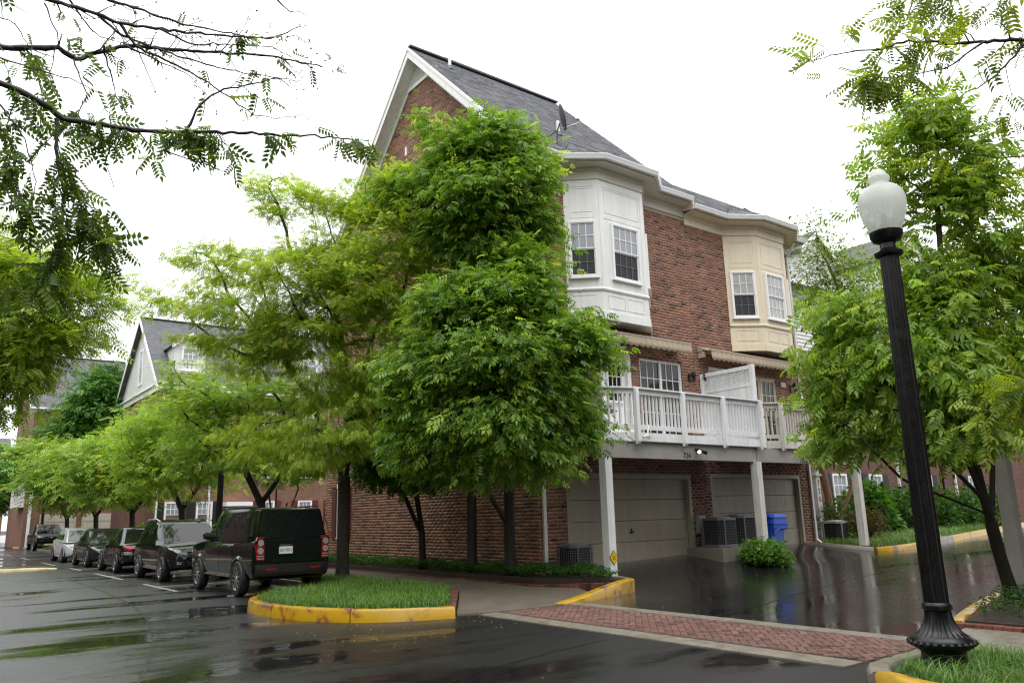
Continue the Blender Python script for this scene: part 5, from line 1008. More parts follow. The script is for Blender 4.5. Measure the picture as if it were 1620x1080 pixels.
    # extra parts: patches on the rear/front face given as (name, mat, list of polygons (y,z), face, proud)
    for nm, mm, end, poly, pr, both in d['ends']:
        for s in ((1,-1) if both else (1,)):
            q = []; pc = np.mean(poly, axis=0); bd_ = [np.array(poly[i])*(1-j/6)+np.array(poly[(i+1)%len(poly)])*(j/6) for i in range(len(poly)) for j in range(6)]; nb_ = len(bd_); sam = [tuple(pc+(p-pc)*f) for f in (1,.75,.5,.25) for p in bd_]+[tuple(pc)]
            for y, z in sam:
                # find x on the end surface at this (y,z)
                xx = np.linspace(0, L, 400) if end == 'rear' else np.linspace(L, 0, 400); b0_, t0_ = np.interp(xx,xq,zb), np.interp(xx,xq,zt); sd = np.where((b0_-.02 <= z) & (z <= t0_+.03), side(xx, np.clip(z, b0_+.001, t0_-.001)), -1); k = np.argmax(sd >= abs(y)-1e-4); x = xx[k]
                q.append((x+(-pr if end == 'rear' else pr), s*y, z))
            dx = (.05+pr) if end == 'rear' else -(.05+pr); F = [[r_*nb_+k, r_*nb_+(k+1)%nb_, (r_+1)*nb_+(k+1)%nb_, (r_+1)*nb_+k] for r_ in range(3) for k in range(nb_)]+[[3*nb_+k, 3*nb_+(k+1)%nb_, 4*nb_] for k in range(nb_)]; n0 = len(q); V = q+[(p[0]+dx,p[1],p[2]) for p in q[:nb_]]; F += [[k, n0+k, n0+(k+1)%nb_, (k+1)%nb_] for k in range(nb_)]; shade_auto(npmesh(nm, np.array(V), F, mm, t), 35)
    for fn in d.get('extra', []): fn(t, side, gy)
    t.location = pos; t.rotation_euler = (0,0,face); return t
PY, NY = math.pi/2, -math.pi/2
def mkx(fn): return fn
# --- boxy dark four-by-four, seen from behind
g4 = paint('dark_green_car_paint', (.004,.007,.006), .10, 0)
suv = dict(L=4.80, paint=g4, wr=.375, track=.925, ra=.93, fa=3.815, spokes=10, flare=.02, archmat=mat('wet_dark_green_trim', (.02,.024,.024), .15, coat=1), crown=.02,
 st=[(0,.86,.50,1.16),(.03,.915,.42,1.19),(.12,.945,.36,1.20),(.6,.955,.34,1.20),(2.2,.958,.34,1.20),(3.35,.955,.34,1.195),(3.6,.953,.34,1.175),(4.2,.945,.36,1.13),(4.6,.92,.38,1.09),(4.74,.87,.42,1.05),(4.80,.80,.52,.98)],
 gh=dict(rb=.05,fb=3.62,rr=.20,fr=2.86,bz=1.13,rz=1.83,wb=.945,wr=.815,crown=.045,side=[[(.32,1.25),(1.33,1.25),(1.33,1.72),(.42,1.72)],[(1.42,1.25),(2.22,1.25),(2.22,1.72),(1.42,1.72)],[(2.31,1.25),(3.36,1.25),(2.83,1.72),(2.31,1.72)]]),
 doors=[(1.36,2.25),(2.27,3.32)], mirror=(3.2,1.22), mirrormat=M['plastic'], handlemat=g4, sillmat=M['chrome'], rw0=.10,
 ends=[('tail_light',M['lamp_red'],'rear',[(.70,.76),(.885,.78),(.91,1.16),(.88,1.24),(.72,1.24)],.012,True),('bumper',M['plastic'],'rear',[(-.88,.44),(.88,.44),(.90,.68),(-.90,.68)],.05,False),('reflector',M['lamp_red'],'rear',[(.42,.56),(.66,.56),(.66,.60),(.42,.60)],.055,True),
  ('tailgate',g4,'rear',[(-.66,.72),(.66,.72),(.68,1.14),(-.68,1.14)],.012,False),('headlight',M['lamp_clear'],'front',[(.55,.86),(.83,.88),(.84,1.0),(.55,1.0)],.01,True),('grille',M['plastic'],'front',[(-.5,.84),(.5,.84),(.5,1.0),(-.5,1.0)],.01,False)])
def suv_extra(t, side, gy):
    for s in (1,-1):
        for z in (1.12,.96):
            b = MB(); b.tube([(-.025,s*.80,z),(-.005,s*.80,z)], .068, 16); b.build('tail_lamp_lens', M['lamp_clear'], t)
        for z in (.79,.84): b = MB(); b.box(-.02,.0,min(s*.72,s*.87),max(s*.72,s*.87),z,z+.022); b.build('reversing_lamp', M['lamp_clear'], t)
        b = MB(); b.tube([(.35,s*.76,1.875),(2.7,s*.78,1.885)], .014, 6); b.build('roof_rail', M['plastic'], t)
        b = MB(); b.prism([(.00,s*.925,1.17),(.02,s*.925,1.17),(.17,s*.80,1.80),(.15,s*.80,1.80)], (-.008,0,0)); b.build('pillar_trim', M['plastic'], t)
    b = MB(); b.box(-.045,-.01,.04,.36,.885,1.035); pl_ = b.build('licence_plate', M['plate'], t); text('EA 9021', 'lettering', .085, (-.048,.20,.96), (0,-1,0), (0,0,1), mat('dark_blue_lettering', (.02,.03,.10), .5), pl_, extrude=.001)
    b = MB(); b.box(-.05,-.01,.05,.35,1.055,1.075); b.build('handle', M['chrome'], t)
    b = MB(); b.box(.95,1.25,.25,.62,1.88,1.885); b.tube([(.5,0,1.88),(.45,0,1.95)], .02, 6); b.build('roof_aerial', M['plastic'], t)
    b = MB(); b.bar((.13,-.05,1.30),(.10,-.55,1.27),.02,.02); b.build('wiper', M['plastic'], t)
suv['extra'] = [suv_extra]
car('four_by_four', 'boxy dark green four-by-four seen from behind, white licence plate and tall tail lights', 'car', suv, (-4.765,2.52,0), PY).scale = (1,.905,1)
# --- rounded crossover facing us
g2 = paint('charcoal_car_paint', (.012,.0115,.011), .14, .1)
crv = dict(L=4.53, paint=g2, wr=.345, track=.905, ra=.98, fa=3.60, spokes=10, archmat=M['plastic'], crown=.03,
 st=[(0,.78,.5,1.0),(.05,.86,.40,1.04),(.25,.90,.34,1.06),(1.0,.908,.30,1.06),(2.2,.91,.28,1.05),(3.1,.905,.28,1.04),(3.35,.90,.28,1.02),(3.9,.88,.30,.96),(4.25,.82,.34,.88),(4.45,.70,.38,.78),(4.53,.52,.44,.66)],
 gh=dict(rb=.10,fb=3.42,rr=.50,fr=2.38,bz=.98,rz=1.62,wb=.895,wr=.70,crown=.08,side=[[(.55,1.16),(1.15,1.12),(1.15,1.54),(.80,1.50)],[(1.22,1.11),(2.0,1.11),(2.0,1.56),(1.22,1.55)],[(2.08,1.11),(3.10,1.11),(2.48,1.54),(2.08,1.56)]]),
 doors=[(1.10,2.04),(2.06,3.04)], mirror=(2.95,1.10), mirrormat=M['plastic'], sillmat=M['chrome'],
 ends=[('headlight',M['lamp_clear'],'front',[(.45,.72),(.66,.76),(.84,.90),(.80,.92),(.60,.86),(.45,.80)],.012,True),('grille',M['plastic'],'front',[(-.42,.66),(.42,.66),(.44,.80),(-.44,.80)],.012,False),('grille_bar',M['chrome'],'front',[(-.43,.74),(.43,.74),(.43,.77),(-.43,.77)],.02,False),('bumper',M['plastic'],'front',[(-.78,.36),(.78,.36),(.72,.56),(-.72,.56)],.012,False),('fog_lamp',M['lamp_clear'],'front',[(.60,.48),(.70,.48),(.70,.55),(.60,.55)],.02,True),('tail_light',M['lamp_red'],'rear',[(.70,.9),(.84,.9),(.84,1.03),(.70,1.03)],.01,True)])
def crv_extra(t, side, gy):
    for s in (1,-1):
        b = MB(); b.tube([(.62,s*.70,1.63),(1.0,s*.72,1.70),(2.1,s*.74,1.715),(2.55,s*.73,1.64)], .022, 8); b.build('roof_rail', M['chrome'], t)
crv['extra'] = [crv_extra]
car('crossover', 'charcoal crossover with silver roof rails, facing the camera behind the boxy four-by-four', 'car', crv, (-4.745,9.85+3.60+.0,0), NY)
# --- saloons and hatchbacks
def saloon(pm, L=4.45, rz=1.45, hatch=False, w=.875, extra_ends=(), rearsl=0):
    return dict(L=L, paint=pm, wr=.32, track=w-.01, ra=.92, fa=.92+2.66, spokes=10, crown=.03,
     st=[(0,w*.80,.46,.80 if not hatch else .92),(.06,w*.93,.36,.90 if not hatch else 1.0),(.3,w*.985,.28,.97 if not hatch else 1.02),(1.0,w,.22,.965),(2.2,w,.20,.93),(3.1,w*.995,.20,.905),(3.45,w*.99,.20,.87),(3.9,w*.95,.22,.78),(4.2,w*.86,.26,.70),(L-.06,w*.70,.32,.60),(L,w*.5,.40,.52)],
     gh=dict(rb=.38 if not hatch else .08,fb=3.45 if not hatch else 3.75,rr=1.15 if not hatch else .75,fr=2.35,bz=.87,rz=rz-.06,wb=w*.975,wr=w*.70,crown=.09,side=[[(1.0 if not hatch else .62,1.04),(1.72,1.0),(1.72,rz-.13),(1.35 if not hatch else 1.0,rz-.17)],[(1.79,.995),(3.0,.985),(2.36,rz-.13),(1.79,rz-.11)]]),
     doors=[(.98+.32,1.76),(1.78,2.86)], mirror=(2.85,.97), sillmat=pm, handlemat=pm,
     ends=[('headlight',M['lamp_clear'],'front',[(w*.50,.60),(w*.74,.66),(w*.90,.76),(w*.84,.78),(w*.62,.73),(w*.5,.68)],.012,True),('grille',M['plastic'],'front',[(-.36,.40),(.36,.40),(.40,.54),(-.40,.54)],.012,False),('tail_light',M['lamp_red'],'rear',[(w*.62,.70),(w*.90,.74),(w*.95,.90),(w*.66,.88)],.014,True),('bumper',pm,'rear',[(-w*.9,.40),(w*.9,.40),(w*.94,.64),(-w*.94,.64)],.03,False)]+list(extra_ends))
blk = paint('black_car_paint', (.008,.008,.010), .10, 0); gry = paint('dark_grey_car_paint', (.018,.0175,.0175), .15, .2); slv = paint('silver_car_paint', (.50,.51,.52), .2, .35)
car('saloon_car', 'black saloon showing its red and clear tail light, between crossover and dark grey saloon', 'car', saloon(blk, L=4.42, rz=1.47, extra_ends=[('reversing_lamp',M['lamp_clear'],'rear',[(.58,.60),(.84,.60),(.85,.70),(.58,.70)],.016,True)]), (-4.755,15.9-.92,0), PY)
car('saloon_car', 'dark grey saloon facing the camera, parked just in front of the silver hatchback', 'car', saloon(gry, L=4.5, rz=1.44), (-4.755,21.4+3.58,0), NY)
car('hatchback_car', 'silver white hatchback facing the camera with steep windscreen', 'car', saloon(slv, L=4.46, rz=1.50, hatch=True), (-4.755,27.4+3.58,0), NY)
pk = paint('dark_pickup_paint', (.02,.022,.025), .16, .2)
pick = dict(L=5.39, paint=pk, wr=.39, track=.94, ra=1.15, fa=4.4, spokes=6, archmat=M['plastic'], crown=.03,
 st=[(0,.88,.55,1.10),(.05,.92,.50,1.13),(.4,.945,.46,1.14),(2.0,.945,.44,1.14),(3.6,.945,.44,1.15),(4.1,.94,.44,1.13),(4.8,.92,.46,1.08),(5.2,.88,.50,1.02),(5.34,.82,.54,.95),(5.39,.74,.6,.85)],
 gh=dict(rb=1.75,fb=4.05,rr=1.95,fr=3.35,bz=1.13,rz=1.78,wb=.86,wr=.70,crown=.04,side=[[(1.98,1.22),(2.75,1.22),(2.75,1.68),(2.05,1.68)],[(2.83,1.22),(3.8,1.22),(3.36,1.68),(2.83,1.68)]]),
 doors=[(1.9,2.78),(2.8,3.85)], mirror=(3.7,1.2), mirrormat=M['plastic'],
 ends=[('headlight',M['lamp_clear'],'front',[(.48,.86),(.80,.88),(.84,1.0),(.50,.99)],.012,True),('grille',M['plastic'],'front',[(-.46,.74),(.46,.74),(.46,.98),(-.46,.98)],.012,False),('badge',M['chrome'],'front',[(-.1,.86),(.1,.86),(.1,.92),(-.1,.92)],.03,False),('bumper',M['plastic'],'front',[(-.86,.50),(.86,.50),(.84,.68),(-.84,.68)],.03,False),('licence_plate',M['plate'],'front',[(.5,.56),(.78,.56),(.78,.67),(.5,.67)],.05,False)])
car('pickup_truck', 'dark grey pickup truck facing the camera at the far end of the row', 'pickup', pick, (-3.05,52.0+4.4,0), NY)
# ------------------------------------------------------------------ trees
def tmpl_pinnate(pairs, L, ll, lw, terminal=True, droop=.25, hexa=False):
    """compound leaf along +X: returns V (n,3), tri F"""
    V = []; F = []
    def leaflet(bx, by, ang, z0):
        d = np.array([math.cos(ang), math.sin(ang), -droop]); s = np.array([-math.sin(ang), math.cos(ang), .0]); o = len(V); p = np.array([bx,by,z0]); up = np.array([0,0,.22*lw])
        if hexa: V.extend([p, p+d*ll*.35+s*lw*.5+up, p+d*ll*.7+s*lw*.36+up-np.array([0,0,ll*.06]), p+d*ll-np.array([0,0,ll*.16]), p+d*ll*.7-s*lw*.36+up-np.array([0,0,ll*.06]), p+d*ll*.35-s*lw*.5+up]); F.extend([[o,o+2,o+1],[o,o+3,o+2],[o,o+4,o+3],[o,o+5,o+4]])
        else: V.extend([p, p+d*ll*.45+s*lw*.5+up, p+d*ll, p+d*ll*.45-s*lw*.5+up]); F.extend([[o,o+2,o+1],[o,o+3,o+2]])
    for k in range(pairs):
        x = L*(.22+.78*(k+.3)/pairs); z = -.12*L*(x/L)**2
        for sg in (1,-1): leaflet(x, 0, sg*math.radians(62), z)
    if terminal: leaflet(L, 0, 0, -.12*L)
    o = len(V); w = .003; V.extend([np.array([0,-w,0]),np.array([0,w,0]),np.array([L,0,-.12*L])]); F.append([o,o+1,o+2])
    return np.array(V), np.array(F)
T_LOC = tmpl_pinnate(5, .18, .047, .021, False); T_LOCF = tmpl_pinnate(4, .24, .075, .034, False)
T_ASH = tmpl_pinnate(3, .17, .085, .040, True, .45); T_ASHN = tmpl_pinnate(3, .18, .080, .039, True, .5, True)
T_OVER = tmpl_pinnate(6, .17, .036, .0165, False, .2, True); T_OVERB = tmpl_pinnate(5, .14, .036, .0185, True, .5, True)
def simple_leaf(L, w): 
    return np.array([[0,0,0],[L*.45,w/2,.15*w],[L,0,-.2*L],[L*.45,-w/2,.15*w]],float), np.array([[0,2,1],[0,3,2]])
T_SIMPLE = simple_leaf(.075,.045); T_COVER = simple_leaf(.06,.035); T_BUSH = simple_leaf(.085,.055); T_BIRCH = simple_leaf(.08,.05)
def leaves(name, tmpl, P, dirs, scale, cols, m, parent, upbias=.8, **kw):
    """vectorised leaf cloud: P (n,3), dirs (n,3), scale (n,), cols (n,3)"""
    tv, tf = tmpl; n = len(P); X_ = dirs/np.linalg.norm(dirs,axis=1)[:,None]; R_ = RNG.normal(0,1,(n,3))*(1-upbias); R_[:,2] += upbias
    Y_ = np.cross(R_, X_); Y_ /= (np.linalg.norm(Y_,axis=1)[:,None]+1e-9); Z_ = np.cross(X_, Y_)
    V = P[:,None,:]+scale[:,None,None]*(tv[None,:,0,None]*X_[:,None,:]+tv[None,:,1,None]*Y_[:,None,:]+tv[None,:,2,None]*Z_[:,None,:])
    F = tf[None]+(np.arange(n)*len(tv))[:,None,None]; C_ = np.repeat(cols, len(tv), axis=0)
    return npmesh(name, V.reshape(-1,3), F.reshape(-1,3), m, parent, colors=C_, **kw)
def mixcol(n, a, b, pw=1.0, jit=.12):
    f = RNG.random((n,1))**pw; c = np.array(a)*(1-f)+np.array(b)*f; return (c*RNG.normal(1,jit,(n,1)).clip(.6,1.5)).clip(.004,.6)
def grow(base, trunk, blobs, nattr, step=.22, infl=3.0, kill=.34, depthk=1.0, seed=0, bias=(0,0,.12), iters=160, shell=.5):
    """space colonisation into a union of ellipsoids; trunk = list of polylines starting at base"""
    rng = np.random.default_rng(seed); B = np.array([q_[:5] for q_ in blobs]); vol = B[:,3]**2*B[:,4]*np.array([q_[5] if len(q_) > 5 else 1. for q_ in blobs]); idx = rng.choice(len(B), nattr, p=vol/vol.sum()); d = rng.normal(size=(nattr,3)); d /= np.linalg.norm(d,axis=1)[:,None]; rad = rng.random(nattr)**(shell)
    A = B[idx,:3]+d*rad[:,None]*np.stack([B[idx,3]*depthk, B[idx,3]*depthk, B[idx,4]], -1); A0 = A.copy(); A0r = rad
    N = []; par = []
    for poly in trunk:
        q = resample_3(poly, step)
        if not N: N.append(q[0]); par.append(-1); last = 0
        else: last = int(np.argmin([np.linalg.norm(x-q[0]) for x in N]))
        for p in q[1:]: N.append(p); par.append(last); last = len(N)-1
    N = [np.array(p) for p in N]; NA = np.array(N); D = np.linalg.norm(A[:,None]-NA[None],axis=2); near = D.argmin(1); nd_ = D.min(1); alive = np.ones(nattr,bool); bias = np.array(bias)
    for it in range(iters):
        act = alive & (nd_ < (infl if it > 30 else 99)); 
        if not act.any(): break
        new = []; NA = np.array(N)
        for k in np.unique(near[act]):
            s = act & (near == k); v = A[s]-NA[k]; v = (v/np.linalg.norm(v,axis=1)[:,None]).sum(0); v = v/(np.linalg.norm(v)+1e-9)+bias+rng.normal(0,.16,3); v /= np.linalg.norm(v)+1e-9; p = NA[k]+v*step
            new.append((p,k))
        st = len(N)
        for p, k in new: N.append(p); par.append(int(k))
        q = np.array([p for p,_ in new]); D = np.linalg.norm(A[:,None]-q[None],axis=2); m_ = D.min(1); j = D.argmin(1); b_ = m_ < nd_; near[b_] = st+j[b_]; nd_ = np.minimum(nd_, m_); alive &= nd_ > kill
        if len(N) > 6000: break
    return np.array(N), np.array(par), A0, A0r
def resample_3(pts, step):
    pts = np.array(pts, float); d = np.r_[0, np.cumsum(np.linalg.norm(np.diff(pts,axis=0),axis=1))]; n = max(2,int(d[-1]/step)+1); q = np.linspace(0,d[-1],n); return np.stack([np.interp(q,d,pts[:,k]) for k in range(3)],-1)
def limbs_mesh(name, N, par, r0, m, parent, tip=.006, pw=2.4, split=None):
    n = len(N); ch = [[] for _ in range(n)]
    for i in range(1,n): ch[par[i]].append(i)
    rr = np.zeros(n)
    for i in range(n-1,-1,-1): rr[i] = tip**pw if not ch[i] else sum(rr[c] for c in ch[i])
    rr = rr**(1/pw); rr = tip+(rr-tip)*(r0-tip)/max(1e-6,rr[0]-tip)
    # flare at the foot
    zz = N[:,2]-N[0,2]; rr = rr*(1+.35*np.exp(-np.maximum(zz,0)/.18)*(rr > r0*.8))
    b = MB(); b2 = MB(); visited = set()
    stack = [(0,None)]
    while stack:
        s, frm = stack.pop(); chain = [] if frm is None else [frm]; cur = s
        while True:
            chain.append(cur)
            if not ch[cur]: break
            k = max(ch[cur], key=lambda c: rr[c])
            for c in ch[cur]:
                if c != k: stack.append((c, cur))
            cur = k
        if len(chain) < 2: continue
        rad = [rr[c] for c in chain]
        if frm is not None: rad[0] = min(rr[frm]*.7, rad[1]*1.15)
        mx_ = max(rad); tgt = b if mx_ > (split or 0) else b2; tgt.tube([N[c] for c in chain], rad, 12 if mx_ > .09 else (7 if mx_ > .03 else (5 if mx_ > .012 else 3)), cap=mx_ > .03)
    o = b.build(name, m, parent, smooth=True)
    if b2.v: b2.build('branches', m, parent, smooth=True, kind='stuff')
    return o, rr
def dirs_for(P, centre, n, droop=.45, out=.8):
    d = P-centre; d[:,2] *= .3; d /= np.linalg.norm(d,axis=1)[:,None]+1e-6; v = RNG.normal(0,.75,(n,3)); v[:,2] *= .5; v = d*out+v; v[:,2] -= droop; return v
def tree(name, label, base, trunk, blobs, nattr, r0, tmpl, lpa, spread, cols, bark, leafm, group=None, seed=1, scale=1.0, droop=.45, depthk=1.0, step=.22, kill=.34, shell=.5, tip=.006, upb=.8, bias=(0,0,.12), cat='tree', split=.02, layered=0):
    t = thing(name, base, label, cat, group); N, par, A, Ar = grow(base, trunk, blobs, nattr, step=step, kill=kill, depthk=depthk, seed=seed, shell=shell, bias=bias); limbs_mesh('trunk', N, par, r0, bark, t, tip=tip, split=split)
    n = len(A)*lpa; P = np.repeat(A, lpa, axis=0); off = RNG.normal(0,1,(n,3))*np.array([spread,spread,spread*(.55 if not layered else layered)]); P = P+off; c = np.array([q_[:3] for q_ in blobs]).mean(0)-np.array([0,0,.6]);  
    D = dirs_for(P, c, n, droop); k = mixcol(len(A), (0,0,0), (1,1,1), 1, 0); f = np.repeat(k[:,:1], lpa, axis=0)*.6+RNG.random((n,1))*.4
    col = np.array(cols[0])*(1-f)+np.array(cols[1])*f; col = col*RNG.normal(1,.2,(n,1)).clip(.5,1.6)
    if len(cols) > 2:
        s = RNG.random(n) < cols[3]; col[s] = np.array(cols[2])*RNG.normal(1,.1,(s.sum(),1)).clip(.7,1.3)
    leaves('crown', tmpl, P, D, scale*RNG.normal(1,.3,n).clip(.4,1.7), col.clip(.003,.6), leafm, t, upbias=upb, kind='stuff'); return t
BL['locust'] += [[-4.06,2.65,7.2,1.06,0.76],[-4.46,3.52,6.08,1.22,0.61],[-3.64,2.74,4.79,0.9,0.75],[-4.93,4.29,5.55,1.24,0.62],[-5.89,5.18,5.93,0.94,0.47],[-3.81,2.98,3.47,0.89,0.59],[-3.11,1.84,4.7,0.73,0.88],[-6.96,5.86,6.9,0.63,0.28],[-2.9,1.04,6.97,0.88,0.88],[-3.71,2.08,8.7,0.91,0.76],[-4.89,3.82,8.02,0.78,0.62]]
LOC = ((.185,.335,.036),(.42,.535,.062),(.47,.53,.10),.10)
ASH = ((.085,.19,.026),(.21,.36,.05),(.34,.48,.075),.15)
LOCD = ((.155,.31,.036),(.34,.48,.058),(.42,.50,.09),.08)
b0 = (-2.83,4.19,.12)
for _k in ('ash_tall','ash_broad'):
    for _b in BL[_k]:
        _b[3] *= .86; _b[4] *= .9; _b[0] -= .10; _b[1] += .02
        if _k == 'ash_tall' and _b[0] > -1.5: _b[0] -= .22; _b[1] += .16; _b[3] *= .9
        if _k == 'ash_broad' and _b[2] > 5.5 and _b[0] > -1.5: _b[0] -= .25; _b[1] += .18; _b[3] *= .9
tree('honey_locust_tree','yellow-green locust tree with forked dark trunk on the grass island beside the boxy four-by-four', b0, [[b0,(-2.82,4.2,1.0),(-2.8,4.25,2.0),(-2.78,4.3,2.75)],[(-2.78,4.3,2.75),(-2.7,4.2,4.0),(-2.5,3.9,5.2),(-2.4,3.4,6.4)],[(-2.78,4.3,2.6),(-3.2,4.4,3.6),(-3.75,4.5,4.7),(-4.4,4.6,5.6)],[(-2.7,4.2,4.0),(-3.2,3.6,5.4),(-3.6,3.2,6.6)]],
     BL['locust'], 560, .15, T_LOC, 58, .21, LOC, M['bark'], M['leaf'], 'locust trees along the kerb', 3, 1.0, .55, 1.0, kill=.30, shell=.42, layered=.26, tip=.010, upb=.7)
b1 = (-.55,1.9,.25)
tree('ash_tree','tall narrow green tree against the side wall, its top reaching the roof', b1, [[b1,(-.6,1.8,2),(-.75,1.4,4.2),(-1.1,.7,5.6)],[(-.75,1.4,4.2),(-1.4,.2,5.8),(-1.6,-.6,7.2)],[(-.75,1.4,4.2),(-1.3,.6,6.0),(-2.1,.1,7.6)]], BL['ash_tall'], 900, .12, T_ASH, 17, .23, ASH, M['bark_dark'], M['leaf'], 'green trees against the brick side wall', 4, 1.0, .55, 1.0, upb=.68)
b2 = (-.6,.3,.25)
tree('ash_tree','broad leafy green tree spreading across the house corner in front of the balcony', b2, [[b2,(-.65,.25,1.3),(-.8,.0,2.4),(-1.2,-.5,3.6)],[(-.8,.0,2.4),(-1.6,-.4,3.4),(-2.3,-.7,4.4)],[(-.8,.0,2.4),(-.9,-.9,3.4),(-.9,-1.7,4.4)],[(-.65,.25,1.3),(-1.5,.0,2.2),(-2.4,-.4,2.9)]], BL['ash_broad'], 1350, .13, T_ASH, 18, .23, ASH, M['bark_dark'], M['leaf'], 'green trees against the brick side wall', 5, 1.0, .6, .9, upb=.68)
b3 = (-.6,4.1,.25)
tree('ash_tree','small shaded green tree behind the kerbside locust, close to the brick side wall', b3, [[b3,(-.7,4.0,1.3),(-1.0,3.8,2.3)],[(-.7,4.0,1.1),(-1.2,4.0,2.1)]], BL['ash_small'], 330, .09, T_ASH, 22, .2, ((.05,.15,.018),(.11,.26,.025)), M['bark_dark'], M['leaf'], 'green trees against the brick side wall', 6, 1.0, .5, .9)  # leaf colours darker than the other ashes, with the shade put in
for q_ in BL['ash_right']:
    q_[3] *= .9
    if q_[0] < .3: q_[0] += .14; q_[1] -= .1
    if q_[2] > 5.6: q_.append(.6)
b4 = (1.85,-8.95,.13)
tree('ash_tree','multi-stemmed green tree leaning from the planting bed in front of the grey balcony post', b4, [[b4,(1.61,-8.95,.76),(1.36,-9.0,1.23)],[(1.36,-9.0,1.23),(1.1,-9.05,1.6),(.15,-8.9,2.28),(-.63,-8.74,2.93)],[(1.36,-9.0,1.23),(.85,-9.09,2.42),(.48,-9.17,3.7),(.34,-9.27,4.91),(.33,-9.36,6.1)],[(1.36,-9.0,1.23),(1.43,-9.18,2.53),(1.32,-9.3,3.76),(1.16,-9.44,5.1)],[(1.1,-9.05,1.6),(.32,-9.05,2.95),(-.34,-9.0,4.0)],[(1.25,-9.0,1.4),(-.17,-8.54,1.89),(-.94,-8.39,2.5)],[(1.45,-8.97,1.1),(1.8,-9.0,2.3),(2.1,-9.0,3.2)]],
     BL['ash_right'], 760, .088, T_ASHN, 10, .20, ((.14,.27,.035),(.29,.44,.065),(.40,.52,.085),.18), M['bark_dark'], M['leaf'], 'green trees by the right-hand drive', 7, 1.0, .6, .85, kill=.28, shell=.6, step=.18, upb=.62)
b5 = (14.2,1.3,.44)
tree('river_birch_tree','slender birch with reddish peeling trunks behind the far white post', b5, [[b5,(14.3,1.4,2.0),(14.2,1.6,3.6),(14.5,1.6,5.2)],[(14.2,1.3,.5),(15.0,.9,2.2),(15.4,.6,4.0)],[(14.2,1.3,.5),(13.7,1.6,2.4),(13.5,2.2,4.2)]], BL['birch'], 420, .15, T_BIRCH, 30, .3, ((.12,.23,.03),(.26,.38,.05)), M['birchbark'], M['leaf_far'], None, 8, 1.35, .4, 1.0, step=.3, kill=.4)
b6 = (-13.4,1.6,.0)
tree('honey_locust_tree','pale green locust leaning into view from across the street, left of the parked cars', b6, [[b6,(-13.4,1.6,2.2)],[(-13.4,1.6,2.2),(-12.8,1.7,4.2),(-12.2,1.6,6)]], BL['left_locust'][:9], 260, .16, T_LOC, 36, .2, LOC, M['bark'], M['leaf'], 'locust trees along the kerb', 9, 1.0, .55, 1.0, shell=.5, layered=.26, tip=.009, upb=.7)
b7 = (1.5,50,.12)
tree('oak_tree','dense dark green tree between the two far houses', b7, [[b7,(1.4,50,3),(1.3,50,5)]], BL['dark_oak'], 420, .2, T_ASH, 18, .45, ((.05,.15,.018),(.11,.27,.03)), M['bark_dark'], M['leaf_far'], None, 10, 2.2, .4, 1.0, step=.45, kill=.6)
BL['row0'] += [[-4.7,9.0,5.0,1.1,.5],[-4.5,10.8,5.2,1.2,.5],[-4.9,12.5,5.1,1.1,.5]]; BL['row1'] += [[-4.7,16.5,5.2,1.2,.6],[-4.7,20,5.2,1.2,.6]]
rowlab = ['locust tree with low spreading yellow-green crown directly behind the boxy four-by-four','locust tree behind the charcoal crossover','locust tree behind the dark saloons','locust tree behind the silver hatchback','farthest locust tree of the kerbside row, by the pickup']
for k, y in enumerate((9.8,18.5,27,36,46)):
    bb = (-2.85,y,.12); c = np.array(BL['row%d' % k])[:,:3].mean(0)
    tree('honey_locust_tree', rowlab[k], bb, [[bb,(-2.85,y,1.4),(-2.9,y,2.1)],[(-2.9,y,2.1),(-3.3,y+.2,3.0)],[(-2.9,y,2.1),(-2.4,y-.3,3.0)]], BL['row%d' % k], (400,300,300,280,260)[k], .13, T_LOCF if k else T_LOC, (28,21,17,15,14)[k], (.21,.27,.34,.42,.5)[k], LOCD, M['bark_dark'], M['leaf'] if k < 2 else M['leaf_far'], 'locust trees along the kerb', 20+k, (1.1,1.15,1.45,1.8,2.1)[k], .4, 1.1, step=.25 if k < 2 else .35, kill=.36 if k < 2 else .5, bias=(0,0,.05), layered=.28, tip=.009, upb=.72)
# thin multi-stemmed tree in the court, and background crowns
bb = (2.2,22,.12)
tree('serviceberry_tree','thin multi-stemmed tree in the court behind the boxy four-by-four', bb, [[bb,(2.0,22,1.8),(1.8,22,3)],[bb,(2.6,21.6,1.8),(3.0,21.4,3.0)],[bb,(2.3,22.3,2.0),(2.4,22.6,3.2)]], [(1.8,22,3.9,1.1,.8),(2.9,21.6,4.1,1.2,.8),(2.4,22.5,5.0,1.2,.8),(.9,22,4.6,.9,.6)], 300, .07, T_LOCF, 13, .3, LOCD, M['bark_dark'], M['leaf_far'], None, 31, 1.2)
bgt = [(19,20,7.0,2.6,'tree rising behind the cream bay house'),(-24,26,5.5,3.2,'green tree across the street at the left edge'),(-16,58,6,3.4,'far green tree across the street beyond the yellow kerb'),(-7.5,84,6,4.0,'farthest green tree closing the end of the street'),(2,92,6.5,3.6,'green tree rising behind the brick house at the street end'),(-11.8,40,7,3.0,'dense tree across the street past the yellow kerb'),(-11.5,52,7,3.2,'dense tree across the street, opposite the pickup'),(-5.9,76,6,3.6,'tall tree at the street end beside the green board'),(56,-4,8,4,'tree at the far right end of the alley'),(58,-14,8,4,'second tree beyond the far right end of the alley, outside the frame')]  # the two dense trees are unseen, added to darken the parked cars' reflections
bg_src = {}; bgt = [bgt[0],bgt[2],bgt[1]]+bgt[3:]; bgt = [bgt[0],bgt[2],bgt[1]]+bgt[3:]
